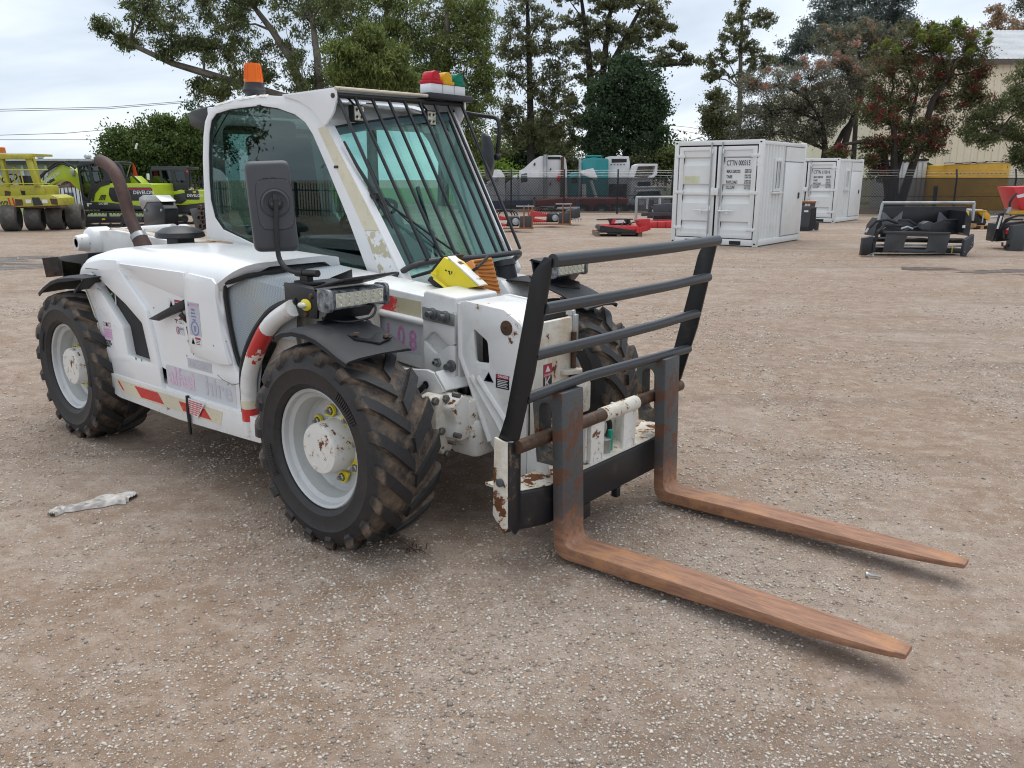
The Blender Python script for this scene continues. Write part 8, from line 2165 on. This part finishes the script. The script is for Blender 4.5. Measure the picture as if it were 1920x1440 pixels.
B.tube('coupling', M['galv'], [(1700, 430, .0), (1712, 426, .0), (1722, 430, .05)], .02); B.tube('cord', M['yellow'], [(1803, 477, -.1), (1802, 460, -.1)], .006)
B.part('label', M['decal_white'], [(1817, 423), (1822, 423), (1822, 428), (1817, 428)], .03, .04); B.tube('hydraulic_pipe', M['black_m'], [(1700, 437, -.02), (1730, 426, .1), (1742, 432, .1)], .02)

B = BG(1846, 23.8, 'yellow_attachment', 'yellow auger attachment strapped on a fresh wooden pallet', 'attachment')
pallet(B, B.x(1828), B.x(1874), -.1, .8, M['fresh_wood'])
B.part('housing', M['ye_m'], [(1815, 398), (1826, 396), (1828, 418), (1815, 420)], .0, .4, bevel=.02); B.part('cover', M['ye_m'], round_poly([(1842, 396), (1856, 394), (1867, 404), (1866, 414), (1858, 410), (1850, 404)], 1), .0, .4, bevel=.01)
B.part('core', M['black_m'], [(1836, 402), (1856, 404), (1862, 418), (1858, 425), (1834, 424)], .1, .5, bevel=.02); B.tube('pipe', M['galv'], [(1820, 394, .1), (1850, 396, .1)], .05, n=8)
B.part('top_plate', M['ye_m'], [(1843, 394), (1859, 394), (1859, 396), (1843, 396)], -.05, .3); B.part('block', M['fresh_wood'], [(1832, 420), (1843, 420), (1843, 427), (1832, 428)], -.15, .0)
B.tube('hose', M['rubber'], [(1834, 402, .0), (1844, 406, -.05), (1846, 418, -.05), (1838, 424, -.02)], .025); B.tube('hose', M['galv'], [(1853, 400, -.05), (1853, 418, -.05)], .02)
B.tube('rail', M['galv'], [(1866, 408, 1.2), (1886, 406, 1.2)], .035)

B = BG(1905, 16.6, 'snow_blade', 'black attachment with a red hopper cut by the right edge', 'attachment')
B.part('hopper', M['red_m'], [(1903, 350), (1990, 346), (1990, 420), (1923, 392)], .3, .9, bevel=.01); B.part('stripe', M['decal_white'], [(1911, 366), (1925, 362), (1990, 362), (1990, 368), (1924, 369), (1914, 371)], .29, .298)
B.part('side_plate', M['black_m'], [(1885, 400), (1893, 398), (1888, 440), (1878, 455), (1879, 446)], .3, .36); B.tube('blade_edge', M['decal_white'], [(1888, 405, .28), (1884, 430, .28)], .02)
B.part('frame', M['black_m'], [(1884, 420), (1990, 414), (1990, 446), (1884, 455)], .4, .8, bevel=.02)
B.part('foot', M['char_m'], [(1916, 424), (1940, 420), (1940, 480), (1914, 482)], -.1, .1, bevel=.01)
B.part('cross', M['ye_m'], [(1904, 396), (1990, 392), (1990, 398), (1904, 402)], .2, .26)
B.part('red_cover', M['red_m'], [(1905, 432), (1915, 424), (1916, 438), (1906, 440)], .1, .2)
for pts in ([(1901, 392, .2), (1900, 380, .2), (1904, 370, .2), (1910, 362, .25)], [(1890, 430, .2), (1897, 412, .15), (1920, 404, .1), (1960, 404, .1)], [(1896, 432, .1), (1899, 448, .05), (1910, 452, .05), (1916, 440, .05)], [(1892, 420, .2), (1905, 412, .1), (1930, 412, .1)]): B.tube('hose', M['rubber'], pts, .022)
for px, py in ((1899, 400), (1901, 396)): B.tube('coupling', M['galv'], [(px, py, .15), (px + 1, py - 8, .15)], .03)
mb = MB()
for k in range(4): mb.cbox(B.pt(1908 + k * 5, 462 + (k % 2) * 5, 0), (.06, .06, .05))
mb.build('linkage', M['black_m'], B.root)
for px, py in ((1897, 456), (1902, 462)): B.tube('drop_pin', M['pin_rust'], [(px, py, .1), (px + 1, py + 8, .1)], .02)

# ------------------------------------------------------------------ things lying on the ground
def cloth_strip():
    pts = [(96, 969), (112, 960), (126, 958), (150, 955), (180, 947), (215, 940), (240, 936), (252, 937)]
    wd = [.020, .030, .022, .028, .045, .060, .062, .030]
    rr = random.Random(5); rows = []
    P = [onz(0.0, *p) for p in pts]; PP = []; WW = []
    for i in range(len(P) - 1):
        for k in range(5): t = k / 5; PP.append(P[i].lerp(P[i + 1], t)); WW.append(wd[i] * (1 - t) + wd[i + 1] * t)
    for i, p in enumerate(PP):
        t = (PP[min(i + 1, len(PP) - 1)] - PP[max(i - 1, 0)]).normalized(); n = Vector((-t.y, t.x, 0))
        row = []
        for j in range(13):
            u = j / 12 * 2 - 1
            z = .010 + .010 * abs(math.sin(j * 1.9 + i * .13)) + .004 * math.sin(i * .9 + j * 2.3) + rr.uniform(0, .004)
            if abs(u) > .95: z = .003
            row.append(p + n * u * WW[i] * (1 + .15 * math.sin(i * .7 + j)) + Vector((0, 0, z)))
        rows.append(row)
    mb = MB(); mb.loft(rows, closed=False)
    return mb.build('cloth_strip', pbr('dirty_white_cloth', (.70, .67, .63), .85, var=.2, vscale=20, dirt=((.25, .2, .16), .35, 30)), smooth=60)
tag(cloth_strip(), 'twisted dirty white cloth strip lying on the gravel at the left', 'cloth')
mb = MB(); a, b_ = onz(.012, 1625, 1077), onz(.010, 1652, 1081); mb.tube([a, b_], .0045, 6); mb.tube([a + (a - b_).normalized() * .004, a - (a - b_).normalized() * .004], .010, 8); tag(mb.build('roofing_nail', M['zinc']), 'loose pale nail lying between the two fork tips', 'nail')
rr = random.Random(9)
mb = MB()
for k in range(12):
    c = onz(.006, 780 + rr.uniform(-18, 22), 1030 + rr.uniform(-8, 8)); d = Vector((rr.uniform(-1, 1), rr.uniform(-1, 1), .1)).normalized() * rr.uniform(.03, .07); mb.tube([c, c + d * .5 + Vector((0, 0, .006)), c + d], .0022, 4)
o = mb.build('twig', pbr('dry_twig', (.10, .055, .035), .8), kind='stuff'); o['label'] = 'dry twigs on the gravel before the front tyre'
